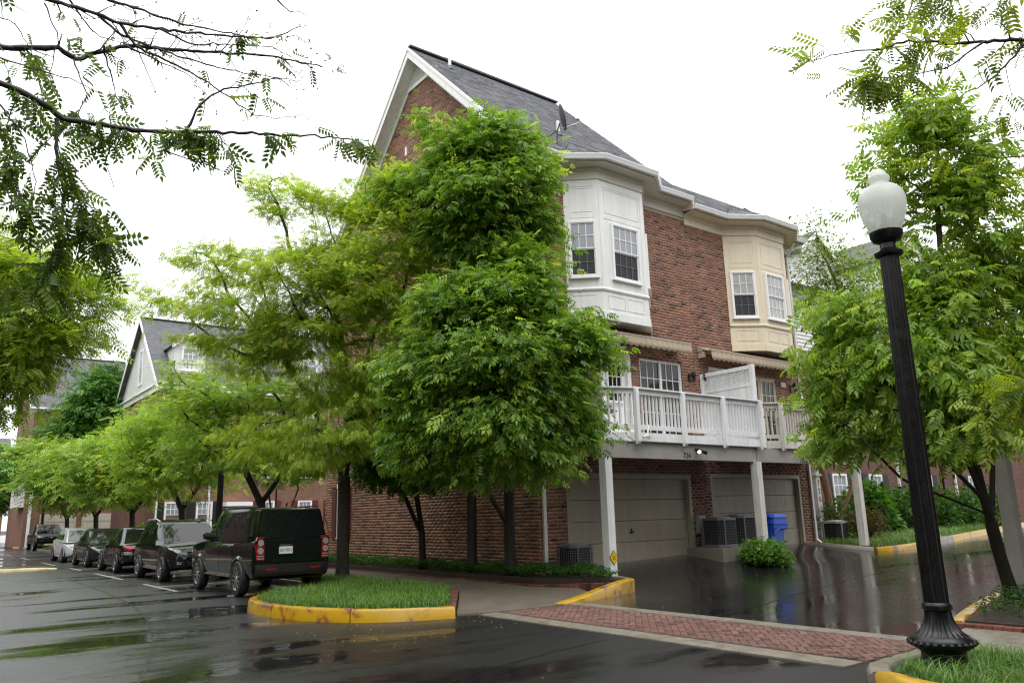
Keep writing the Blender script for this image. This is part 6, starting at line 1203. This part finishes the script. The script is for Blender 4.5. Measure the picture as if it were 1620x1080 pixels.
for k, (x, y, h, rad, lb) in sorted(enumerate(bgt), key=lambda e: e[0] not in (0,2)):
    bb = (x,y,0); rg = np.random.default_rng(60+k); bl = [(x+rg.normal(0,rad*.45),y+rg.normal(0,rad*.45),h*(.55+.5*rg.random()),rad*.5,rad*.42) for _ in range(9)]
    if k not in (0,2):      # copies of the first two crowns
        s_ = bg_src[k % 2]; c = s_.copy(); COL.objects.link(c); c.location = bb; c.rotation_euler = (0,0,k*1.9); f_ = h/bgt[(0,2)[k % 2]][2]; c.scale = (f_,f_,f_*1.05); c['label'] = lb
        for ch in s_.children: q_ = ch.copy(); COL.objects.link(q_); q_.parent = c
        continue
    bg_src[len(bg_src)] = tree('shade_tree', lb, bb, [[bb,(x,y,h*.35),(x+.2,y,h*.5)]], bl, 330, .2, T_ASH, 16, .5, ((.06,.17,.02),(.14,.30,.03)), M['bark_dark'], M['leaf_far'], 'background trees', 40+k, 2.4, .4, 1.0, step=.5, kill=.7)
# ------------------------------------------------------------------ overhanging boughs of two near trees
CLUMPS = {'A':[(.08,.42,1.0)],'C5':[(0,1,.75)],'C':[(.22,.56,1.0),(.58,.62,.4),(.66,.72,1.0),(.74,.82,1.3),(.87,.9,.6),(.955,1,.9)],'C2':[(.2,1,.8)],'C3':[(.1,1,.9)]}
def bough_tree(label, base, trunk, lines, r0, leafspec, tmpl, cols, group, seed, bare=(), twigs=True, scale=1.0):
    t = thing('honey_locust_tree', base, label, 'tree', group); b = MB(); rg = np.random.default_rng(seed)
    b.tube(trunk[0], trunk[1], 12); P = []; D = []
    for key, (ra, rb_), join in lines:
        pts = np.array(PL[key]); pts = np.vstack([[join], pts]) if join is not None else pts; q = resample_3(pts, .045); q[1:-1] += rg.normal(0,.004,(len(q)-2,3)); n = len(q); rad = [ra+(rb_-ra)*(k/(n-1))**.7 for k in range(n)]
        rad = [r_*(1+.12*math.sin(k*1.7)) for k, r_ in enumerate(rad)]; b.tube(list(q), rad, 7 if ra > .008 else 5, cap=False)
        dens, twl = leafspec.get(key, (0,0))
        for k in range(2, n):
            frac = k/(n-1); d = q[k]-q[k-1]; d /= np.linalg.norm(d)
            dt = dens if key not in CLUMPS else max(.04, dens*min(1., sum(w_ for a_, e_, w_ in CLUMPS[key] if a_ <= frac <= e_)))
            if rg.random() < (twl if twl else .10)*.55:      # side twig with alternating bends
                v = rg.normal(0,1,3); v -= d*(v@d); v /= np.linalg.norm(v); v = v*.8+d*.9; v[2] += -.1; v /= np.linalg.norm(v); L = rg.uniform(.10,.62)*(1.25-frac*.6); pts2 = [q[k]]; 
                for s in range(5): v = v+rg.normal(0,.22,3); v /= np.linalg.norm(v); pts2.append(pts2[-1]+v*L/5+rg.normal(0,.006,3))
                b.tube(pts2, [max(.0015,rad[k]*.45*(1-s/6)) for s in range(6)], 4, cap=False)
                for s in range(1,6):
                    for _q in range(rg.poisson(dt*1.3)): P.append(pts2[s]); D.append(v+rg.normal(0,.7,3)-np.array([0,0,.55]))
                    if dt < .2 and rg.random() < .35: P.append(pts2[s]); D.append(None)
            clump = max(0., math.sin(k*.21+len(key)*1.3)+.35*math.sin(k*.083))*1.25
            if key in CLUMPS: clump = sum(w_ for a_, e_, w_ in CLUMPS[key] if a_ <= frac <= e_)
            for _ in range(rg.poisson(dens*3.0*clump)): P.append(q[k]+rg.normal(0,.012,3)); D.append(d*.4+rg.normal(0,.6,3)-np.array([0,0,.9]))
            if dens > .4 and rg.random() < .26*clump:      # short leafy shoots hanging under the bough
                v = rg.normal(0,.35,3)+np.array([0,0,-1.])+d*.3; v /= np.linalg.norm(v); L = rg.uniform(.08,.3); pts2 = [q[k]+v*L*s/5+rg.normal(0,.006,3)*(s > 0) for s in range(6)]; b.tube(pts2, [.003-.0003*s for s in range(6)], 4, cap=False)
                for s in range(1,6):
                    for _q in range(rg.poisson(1.5)): P.append(pts2[s]); D.append(rg.normal(0,.7,3)-np.array([0,0,.6]))
    b.build('trunk', M['bark_dark'], t, smooth=True)
    full = [(p, d) for p, d in zip(P, D) if d is not None]; bud = [p for p, d in zip(P, D) if d is None]
    if full:
        P_ = np.array([p for p,_ in full]); D_ = np.array([d for _,d in full]); n = len(P_); f = rg.random((n,1)); col = (np.array(cols[0])*(1-f)+np.array(cols[1])*f)*rg.normal(1,.15,(n,1)).clip(.6,1.5)
        leaves('crown', tmpl, P_, D_, scale*rg.normal(1,.25,n).clip(.45,1.5), col, M['leaf'], t, upbias=.55, kind='stuff')
    if bud:
        P_ = np.repeat(np.array(bud),3,axis=0); n = len(P_); leaves('buds', T_COVER, P_, rg.normal(0,1,(n,3)), rg.uniform(.2,.5,n), np.tile((.09,.10,.03),(n,1)), M['leaf'], t, kind='stuff')
    return t
PL['D1']=[[-11.36,-8.69,4.49],[-11.19,-8.72,4.46],[-10.97,-8.77,4.43],[-10.77,-8.82,4.36],[-10.58,-8.86,4.36]];PL['D2']=[[-11.15,-8.61,5.02],[-11.05,-8.66,4.77],[-11.08,-8.6,4.5],[-11.0,-8.65,4.3]];PL['D3']=[[-10.96,-8.77,4.58],[-10.87,-8.84,4.32],[-10.94,-8.81,4.06],[-10.89,-8.88,3.87]];PL['D4']=[[-11.34,-8.97,4.04],[-11.21,-9.05,3.84],[-11.12,-9.09,3.56],[-11.14,-9.05,3.33]];PL['D5']=[[-10.7,-9.12,4.01],[-10.76,-9.05,3.79],[-10.7,-9.08,3.61]];PL['D6']=[[-11.24,-8.83,4.22],[-11.29,-8.8,3.99],[-11.23,-8.84,3.75]];PL['D7']=[[-11.45,-8.47,4.9],[-11.31,-8.53,4.86],[-11.21,-8.53,4.73],[-11.24,-8.42,4.59]]
tb = (-14.6,-7.6,0.); tp = [tb,(-14.55,-7.6,1.5),(-14.3,-7.7,3.0),(-13.6,-7.8,4.2)]
jA, jC = (-13.6,-7.8,4.3), (-14.0,-7.75,3.6)
lines = [('A',(.05,.006),jA),('B',(.045,.004),jA),('C',(.055,.004),jC),('C1',(.010,.003),None),('C2',(.013,.003),None),('C3',(.008,.003),None),('C4',(.006,.002),None),('C5',(.012,.003),(-11.75,-8.9,4.3))]+[('D%d' % k,(.006,.002),None) for k in range(1,8)]+[('B%d' % k,(.013 if k in (1,2,3) else .009,.002),None) for k in range(1,9)]
ls = {'D1':(.75,.5),'D2':(.55,.4),'D3':(.6,.5),'D4':(.7,.5),'D5':(.7,.5),'D6':(.7,.5),'D7':(.6,.5),'C':(1.15,.35),'C1':(.28,.25),'C2':(.9,.4),'C3':(1.0,.4),'C5':(.6,.4),'A':(.5,.75),'B':(.03,.8),'B1':(.03,.85),'B2':(.02,.85),'B3':(.03,.8),'B4':(.05,.6),'B6':(.02,.85),'B7':(.25,.5),'B8':(.12,.6),'C4':(.05,.2),'B5':(.03,.6)}
bough_tree('dark boughs of a near tree reaching into the sky at upper left, half bare', tb, (tp,[.19,.16,.13,.08]), lines, .1, ls, T_OVERB, ((.035,.095,.015),(.15,.23,.02)), 'near trees overhanging the view', 5, scale=1.0)  # leaf colours darkened to give the backlit look against the sky
tb = (-4.7,-14.6,.1); tp = [tb,(-4.75,-14.5,1.6),(-4.9,-14.2,3.2),(-5.2,-13.9,4.4)]
jR = (-5.2,-13.9,4.4)
lines = [('RA',(.03,.0025),jR),('RA1',(.010,.003),None),('RA2',(.008,.002),None),('RA3',(.014,.003),jR),('RB',(.014,.003),(-5.0,-14.0,3.8)),('RC',(.014,.003),(-4.85,-14.3,2.6))]
ls = {'RA':(.5,.75),'RA1':(.7,.8),'RA2':(.7,.75),'RA3':(.8,.9),'RB':(.45,.5),'RC':(1.3,.95)}
bough_tree('feathery boughs of a near tree hanging in at upper right beside the lamp globe', tb, (tp,[.17,.14,.11,.08]), lines, .1, ls, T_OVER, ((.12,.21,.02),(.30,.38,.03)), 'near trees overhanging the view', 6)
# ------------------------------------------------------------------ shrubs and ground cover
def cover(name, poly, n, zfun, h, cols, tm=T_COVER, sc=1.0, parent=None, kind='stuff'):
    p = scatter(poly, n); z = (zfun(p[:,0],p[:,1]) if callable(zfun) else np.full(n,zfun)); bump_ = .5+.5*np.sin(p[:,0]*5.1+1.3)*np.cos(p[:,1]*4.3); hh = h*(.35+.65*bump_)*np.sqrt(RNG.random(n)); P = np.stack([p[:,0],p[:,1],z+hh+.01],-1)
    d = RNG.normal(0,1,(n,3)); d[:,2] = np.abs(d[:,2])*.3-.1; return leaves(name, tm, P, d, sc*RNG.normal(1,.25,n).clip(.4,1.6), mixcol(n,*cols), M['leaf'], parent, upbias=.75, kind=kind)
GC = ((.02,.07,.012),(.06,.17,.025))
cover('ground_cover', [(-.86,-.8),(-.3,-1.7),(-.12,-2.35),(.22,-2.3),(.38,-1.55),(.40,-.3),(-.05,-.12),(-.05,11.3),(-.84,11.3)], 15000, .25, .30, GC, sc=1.0)
cover('ground_cover', [(-.85,-16),(-.85,-9.5),(.9,-9.05),(4.3,-8.3),(4.3,-16)], 12000, .14, .28, ((.018,.05,.012),(.05,.13,.025)), sc=1.1)
cover('ground_cover', [(14.2,2.4),(34,3.9),(34,4.9),(14.2,4.0)], 9000, .46, .5, GC, sc=2.2)
def shrub(label, c, rx, rz, n, cols, tm=T_BUSH, sc=1.0, name='shrub', flowers=0, group=None):
    t = thing(name, (c[0],c[1],c[2]), label, 'shrub', group); nb = 14; rg = np.random.default_rng(int(abs(c[0]*100+c[1]*10))+n); b = MB(); A = []
    for k in range(nb):
        a = rg.uniform(0,6.28); el = rg.uniform(-.05,1); e = np.array((c[0]+rx*.62*math.cos(a)*math.sqrt(1-el*.6), c[1]+rx*.62*math.sin(a)*math.sqrt(1-el*.6), c[2]+rz*(.16+.55*max(el,0)))); b.tube([c,(c[0]*.5+e[0]*.5,c[1]*.5+e[1]*.5,c[2]+rz*.3),e],[.014,.01,.005],5); A.append(e)
    b.build('stems', M['bark_dark'], t); k = rg.integers(0,nb,n); d = rg.normal(0,1,(n,3)); d /= np.linalg.norm(d,axis=1)[:,None]; P = np.array(A)[k]+d*(rg.random((n,1))**.4)*np.array([rx*.5,rx*.5,rz*.34]); P[:,2] = np.maximum(P[:,2], c[2]+.03)
    D = rg.normal(0,.6,(n,3))+(P-np.array(c))*.5; D[:,2] -= .35; leaves('foliage', tm, P, D, sc*rg.normal(1,.22,n).clip(.4,1.6), mixcol(n,*cols), M['leaf'], t, upbias=.7, kind='stuff')
    return t
shrub('round glossy green bush at the foot of the second white post', (5.48,-2.05,.2), .66, .64, 3600, ((.05,.13,.018),(.15,.30,.04)), sc=.95)
shrub('green shrub behind the far air conditioner, against the white number column', (13.6,1.0,.44), .9, 1.5, 1800, ((.03,.07,.015),(.08,.16,.03)), sc=1.0, group='shrubs along the far house')
shrub('large-leaved green shrub below the second far window', (18.2,2.2,.46), 1.2, 2.0, 1500, ((.03,.10,.012),(.09,.22,.02)), sc=2.6, group='shrubs along the far house')
shrub('reddish brown spiky shrub on the lawn beside the far white post', (13.2,-.5,.44), .7, 1.2, 1500, ((.06,.05,.02),(.13,.10,.03)), sc=.9, group='shrubs along the far house')
for k, (x, lb) in enumerate(((21.5,'low clipped shrub under the brick wall, right of the large-leaved shrub'),(24.0,'dark low shrub beside the thin lawn lamp'),(26.5,'low shrub against the brick wall behind the leaning tree'),(30.0,'low green shrub right of the grey post, by the far kerb'))): shrub(lb, (x,3.0,.46), 1.7, 1.9, 2000, ((.022,.065,.012),(.065,.16,.024)), sc=2.1, group='shrubs along the far house')
for k, (x, y, lb) in enumerate(((1.6,33.9,'pale flowering shrub under the window of the white gabled house'),(3.6,33.9,'pale flowering shrub right of the far street lamp'),(-.4,33.9,'bright green shrub at the corner of the white gabled house'))): shrub(lb, (x,y,.12), .9, 1.5, 900, ((.08,.16,.03),(.28,.32,.14)) if k < 2 else ((.05,.14,.01),(.14,.28,.02)), sc=2.0, group='shrubs by the white gabled house')

n = len(LITTER); P = np.stack([LITTER[:,0],LITTER[:,1],ground(LITTER[:,0],LITTER[:,1])+np.where((LITTER[:,0] > -2.55) & (LITTER[:,0] < -1.05) & (LITTER[:,1] > -.5),.128,.012)],-1); d = RNG.normal(0,1,(n,3)); d[:,2] *= .08
leaves('leaf_litter', T_COVER, P, d, RNG.uniform(.3,.8,n), mixcol(n,(.12,.13,.03),(.32,.28,.10)), M['leaf'], None, upbias=.97, kind='stuff')
# ------------------------------------------------------------------ farther houses
BT1 = brick_tex('weathered_brown_brick', (.24,.105,.065), (.17,.07,.045), (.16,.13,.10)); BT2 = brick_tex('red_brick', (.15,.052,.034), (.09,.03,.022), (.15,.12,.095)); ST = shingle_tex('grey_shingles', .085)
M['shingle_far2'] = ST
def hwin(parent, O, U, N, u0, u1, z0, z1, cols=3, rows=4, sh=None, shw=.42, up=None):
    w = window(parent, O,U,N, u0,u1,z0,z1, cols, rows, d=.03, up=up or M['sky_pane'], low=M['screen'], fw=.09, mw=.035)
    if sh:
        for a in (u0-shw-.05, u1+.05):
            b = MB(); fbox(b, O,U,N, a,a+shw,z0-.02,z1+.02, .003,.05); b.build('shutter', sh, parent)
    return w
def gable_house(label, loc, x0, x1, y0, y1, ze, zr, wall, gab, ridge_x=True, over=.35, siding_gable=True, zwall=None, group='farther houses of the row'):
    t = thing('row_house', loc, label, 'house', group); ym = (y0+y1)/2; b = MB(); b.box(x0,x1,y0,y1,0,ze); b.build('wall', wall, t)
    b = MB(); b.prism([(x0-.004,y0,ze+.002),(x0-.004,ym,zr-.2),(x0-.004,y1,ze+.002)], (x1-x0+.008,0,0)); g = b.build('gable', gab, t)
    if siding_gable:
        V = MB(); z = ze+.05
        while z < zr-.5: f = (z-ze)/(zr-.2-ze); f2 = min(.98,(z+.16-ze)/(zr-.2-ze)); V.prism([(x0-.012,y0+(ym-y0)*f,z),(x0-.012,y1-(y1-ym)*f,z),(x0-.03,y1-(y1-ym)*f,z),(x0-.03,y0+(ym-y0)*f,z)][::-1], (0,0,.02)); V.add([(x0-.030,y0+(ym-y0)*f,z),(x0-.030,y1-(y1-ym)*f,z),(x0-.010,y1-(y1-ym)*f2,z+.16),(x0-.010,y0+(ym-y0)*f2,z+.16)], [[0,1,2,3]]); z += .17
        V.build('siding_boards', M['siding'], g, kind='stuff')
        b = MB(); b.box(x0-.12,x0-.032,y0-.3,y1+.3,ze-.35,ze-.02); b.box(x0-.25,x0-.034,y0-.3,y1+.3,ze-.02,ze+.06); b.build('cornice', M['trim'], t)
    s = (zr-ze)/(ym-y0); e = over; b = MB()
    for sg in (-1,1):
        ya = ym+sg*(ym-y0+e); za = ze-s*e; q = [(x0-over,ya,za),(x1+over,ya,za),(x1+over,ym,zr),(x0-over,ym,zr)]; b.hexa([(p[0],p[1],p[2]-.12) for p in q], q)
    r = b.build('roof', ST, t)
    for sg in (-1,1):
        ya = ym+sg*(ym-y0+e); za = ze-s*e; b = MB(); b.prism([(x0-over-.03,ya,za-.32),(x0-over-.03,ya,za+.01),(x0-over-.03,ym,zr+.01),(x0-over-.03,ym,zr-.32)], (.028,0,0)); b.build('rake_board', M['trim'], t)
    za = ze-s*e; b = MB(); b.box(x0-over,x1+over,y0-e-.13,y0-e-.003,za-.1,za+.04); b.build('gutter', M['trim'], t); b = MB(); b.box(x0-.02,x1,y0-.10,y0-.004,ze-.55,ze-.1); b.build('frieze_board', M['trim'], t)
    b = MB(); b.bar((x0-over,ym,zr+.02),(x1+over,ym,zr+.02),.3,.06); b.build('ridge_cap', M['dish'], r)
    return t
def dormer(parent, xc, y0, zs, w, h, yback, mw=None):
    """gabled dormer facing -y"""
    b = MB(); b.box(xc-w/2,xc+w/2,y0,yback,zs,zs+h); b.prism([(xc-w/2,y0,zs+h),(xc+w/2,y0,zs+h),(xc,y0,zs+h+w*.38)], (0,yback-y0+1,0)); d = b.build('dormer', M['siding'], parent)
    b = MB()
    for sg in (-1,1): q = [(xc+sg*(w/2+.2),y0-.2,zs+h-.1),(xc,y0-.2,zs+h+w*.38+.06),(xc,yback+1.2,zs+h+w*.38+.06),(xc+sg*(w/2+.2),yback+1.2,zs+h-.1)]; b.hexa([(p[0],p[1],p[2]) for p in q], [(p[0],p[1],p[2]+.08) for p in q])
    b.build('dormer_roof', ST, d); b = MB()
    for sg in (-1,1): b.prism([(xc+sg*(w/2+.2),y0-.205,zs+h-.26),(xc+sg*(w/2+.2),y0-.205,zs+h-.02),(xc,y0-.205,zs+h+w*.38+.12),(xc,y0-.205,zs+h+w*.38-.12)], (0,-.04,0))
    b.build('dormer_trim', M['trim'], d); window(parent, (xc,y0,0), (1,0,0), (0,-1,0), -w*.28, w*.28, zs+.15, zs+h-.12, 3, 4, d=.03, fw=.1, mw=.04)
# white gabled house beyond the court
HB = gable_house('brick house with white siding gable and dormers, behind the locust trees beyond the court', (5,41,0), 0, 12.5, 35.4, 47.4, 9.9, 15.2, BT1, M['siding'])
FB, GB = ((0,35.4,0),(1,0,0),(0,-1,0)), ((0,0,0),(0,1,0),(-1,0,0))
for x, sh in ((.55,M['black']),(2.35,M['black']),(6.2,M['red']),(8.7,M['red']),(10.9,M['red'])):
    for z0, z1 in ((1.35,2.85),(4.3,5.9),(7.1,8.5)): hwin(HB, *FB, x, x+.95, z0, z1, 3, 4, sh, .36)
for x in (1.7, 5.6, 9.6): dormer(HB, x, 36.3, 10.75, 1.9, 1.75, 38.6)
window(HB, *GB, 40.9, 42.0, 10.6, 13.0, 2, 4, d=.05, fw=.12); hwin(HB, *GB, 38.2,39.1,7.0,8.4,2,4); hwin(HB, *GB, 43,43.9,4.2,5.8,2,4)
b = MB(); b.box(4.1,5.3,35.28,35.39,.1,2.5); dd = b.build('door', M['trim'], HB); b = MB(); b.box(4.3,5.1,35.2,35.279,.15,2.2); b.build('door_leaf', M['red'], dd); b = MB(); b.box(3.9,5.5,34.6,35.39,2.55,2.8); b.build('porch_hood', M['trim'], dd)
b = MB(); b.box(.04,.14,35.28,35.39,.2,9.5); b.build('downspout', M['pvc'], HB); b = MB(); b.box(3.0,3.1,35.28,35.39,.2,9.5); b.build('downspout', M['pvc'], HB)
# house at the end of the street
HC = gable_house('brick house with tall grey roof at the end of the street, far left', (0,66,0), -4, 3.2, 59.6, 71.6, 11.4, 16.6, BT1, BT1, siding_gable=False)
FC = ((0,59.6,0),(1,0,0),(0,-1,0))
for x in (-2.6,.2):
    for z0, z1 in ((4.6,6.2),(7.8,9.3)): hwin(HC, *FC, x, x+1, z0, z1, 3, 4, M['black'], .4)
for x0 in (-2.9,.1): 
    b = MB(); b.box(x0,x0+2.6,59.5,59.59,.12,2.6); gd = b.build('garage_door', M['garage'], HC)
    for k in range(4): b = MB(); b.box(x0+.1,x0+2.5,59.45,59.499,.2+k*.6,.2+k*.6+.55); b.build('panel', M['garage'], gd)
b = MB(); b.box(-3.75,-3.55,59.3,59.59,.1,5.2); b.build('corner_post', M['trim'], HC); b = MB(); b.box(-4.6,-4.01,60.2,64,3.2,6.4); b.build('bay_window', M['trim'], HC)
b = MB(); b.box(-8.2,-4.9,75,75.15,1.0,3.2); t = thing('green_board', (-6.5,75,1), 'small green board at the far left edge of the street', 'board'); b.build('panel', M['teal'], t); b = MB(); b.box(-8,-7.9,75.151,75.25,0,3.1); b.box(-5.2,-5.1,75.151,75.25,0,3.1); b.build('post', M['iron'], t)
HE = gable_house('grey roofed house glimpsed between the two gabled houses', (8,80,0), 4, 20, 62, 74, 11.4, 15.4, BT1, BT1, siding_gable=False)
# long brick house across the lawn on the right
HD = thing('row_house', (26,9,.4), 'red brick house with white gables and black shutters behind the trees at right', 'house', 'farther houses of the row'); y0 = 4.6
b = MB(); b.box(12.6,46,y0,16,0,8.2); b.build('wall', BT2, HD); b = MB(); b.box(12.6,46,y0+.02,16,8.203,11.4); b.build('upper_wall', M['siding'], HD)
V = MB(); z = 8.25
while z < 11.3: V.add([(12.6,y0-.02,z),(46,y0-.02,z),(46,y0+.01,z+.17),(12.6,y0+.01,z+.17)], [[0,1,2,3]]); z += .17
V.build('siding_boards', M['siding'], HD, kind='stuff')
b = MB(); q = [(12.3,y0-.4,11.2),(46.3,y0-.4,11.2),(46.3,10.3,15.2),(12.3,10.3,15.2)]; b.hexa([(p[0],p[1],p[2]-.15) for p in q], q); q = [(12.3,10.3,15.2),(46.3,10.3,15.2),(46.3,16.4,11.2),(12.3,16.4,11.2)]; b.hexa([(p[0],p[1],p[2]-.15) for p in q], q); b.build('roof', ST, HD)
b = MB(); b.box(12.3,46.3,y0-.53,y0-.403,11.05,11.2); b.build('gutter', M['trim'], HD)
for xc, w, zs, h in ((20.6,2.6,11.0,1.9),(30.2,4.6,10.6,3.6),(38,2.6,11.0,1.9)): dormer(HD, xc, y0-.1, zs, w, h, 8)
FD = ((0,y0,0),(1,0,0),(0,-1,0))
for x in (16.2,20.0,23.0,27.8,33,37):
    for z0, z1 in ((1.15,2.95),(4.6,6.4)): hwin(HD, *FD, x, x+1.15, z0, z1, 3, 4, M['black'], .5)
    hwin(HD, *((0,y0-.02,0),(1,0,0),(0,-1,0)), x, x+1.1, 8.7, 10.4, 3, 4)
for x in (14.8,25.6,31.4): b = MB(); b.box(x,x+.1,y0-.11,y0-.004,.5,11); b.build('downspout', M['pvc'], HD)
t = thing('porch_column', (13.1,1.1,.42), 'white square column with vertical number 720 beyond the garage pier', 'column'); b = MB(); b.box(13.0,13.24,1.0,1.24,.42,2.9); b.build('shaft', M['white'], t); b = MB(); b.box(12.95,13.29,.95,1.29,2.6,2.66); b.box(12.92,13.32,.92,1.32,2.903,3.05); b.build('capital', M['white'], t)
for k, s in enumerate('720'): text(s, 'house_number', .26, (13.12,.995,2.35-k*.27), (1,0,0), (0,0,1), M['ink'], t)
t = thing('lawn_lamp', (27,2.4,.46), 'thin black post on the lawn in front of the far brick wall', 'lamp post'); b = MB(); b.tube([(24.9,2.2,.46),(24.9,2.2,3.1)], .05, 8); b.build('post', M['iron'], t); b = MB(); b.lathe([(.09,0),(.1,.2),(.05,.26)], (24.9,2.2,.46), 8); b.build('base', M['iron'], t); b = MB(); b.lathe([(.08,0),(.14,.28),(.02,.42)], (24.9,2.2,3.1), 6); b.build('lantern', M['glass'], t)
# neighbour behind the right-hand balcony (mostly outside the frame)
HR = thing('row_house', (8,-16,0), 'brick neighbour carrying the balcony corner with the square grey post', 'house', 'brick townhouses round the driveway'); b = MB(); b.box(2.0,15,-22,-10.74,0,10); b.build('wall', BT2, HR)
b = MB(); b.prism([(1.7,-10.4,10),(1.7,-16.4,15),(1.7,-22.4,10)], (13.6,0,0)); b.build('roof', ST, HR)

# unseen brick rows and trees around the camera, added to block low sky
for k, (bx0, bx1, by0, by1, lb) in enumerate(((-36,-23,-30,12,'unseen brick row across the street, beside the camera'),(-36,-23,16,66,'unseen brick row across the street, opposite the parked cars'),(-14,34,-46,-33,'unseen brick row closing the court behind the camera'))):
    t = thing('row_house', ((bx0+bx1)/2,(by0+by1)/2,0), lb, 'house', 'rows of houses out of the view'); b = MB(); b.box(bx0,bx1,by0,by1,0,10.5); b.build('wall', BT2, t); b = MB(); lx = bx1-bx0 < by1-by0; xm, ym = (bx0+bx1)/2, (by0+by1)/2
    if lx: b.prism([(bx0-.4,by0,10.4),(xm,by0,16),(bx1+.4,by0,10.4)], (0,by1-by0,0))
    else: b.prism([(bx0,by0-.4,10.4),(bx0,ym,16),(bx0,by1+.4,10.4)], (bx1-bx0,0,0))
    b.build('roof', ST, t)
    O, U, N, n = ((bx1,0,0),(0,1,0),(1,0,0),int((by1-by0)/3)) if lx else ((0,by1,0),(1,0,0),(0,1,0),int((bx1-bx0)/3))
    s0 = by0 if lx else bx0
    for i in range(n):
        for z in (1.2,4.2,7.2):
            b = MB(); fbox(b, O,U,N, s0+1+i*3,s0+2.1+i*3,z,z+1.7,.003,.06); b.build('window', M['glass'], t)
src = [o for o in COL.objects if o.get('label') == rowlab[1]][0]
for k, (x, y, lb) in enumerate(((-16,-6,'locust tree out of view across the street, beside the camera'),(-18,12,'locust tree out of view across the street, opposite the crossover'),(-18.5,24,'locust tree out of view across the street, opposite the hatchback'),(-9,-24,'locust tree out of view behind the camera'),(1,-26,'locust tree out of view behind the right-hand drive'))):
    c = src.copy(); COL.objects.link(c); c.location = (x,y,0); c.rotation_euler = (0,0,k*1.3); c.scale = (1.5,1.5,1.6); c['label'] = lb; c['group'] = 'locust trees across the street'
    for ch in src.children:
        q = ch.copy(); COL.objects.link(q); q.parent = c

HZ = thing('row_house', (-14,106,0), 'brick building closing the far left end of the street behind the trees', 'house', 'farther houses of the row'); b = MB(); b.box(-40,-2,101,112,0,9); b.build('wall', BT1, HZ); b = MB(); b.prism([(-40.4,100.6,8.9),(-40.4,106.5,13),(-40.4,112.4,8.9)], (38.8,0,0)); b.build('roof', ST, HZ)
for k in range(10):
    for z in (1.2,4.6): hwin(HZ, (0,101,0),(1,0,0),(0,-1,0), -38+k*3.6,-36.9+k*3.6,z,z+1.6,2,2)
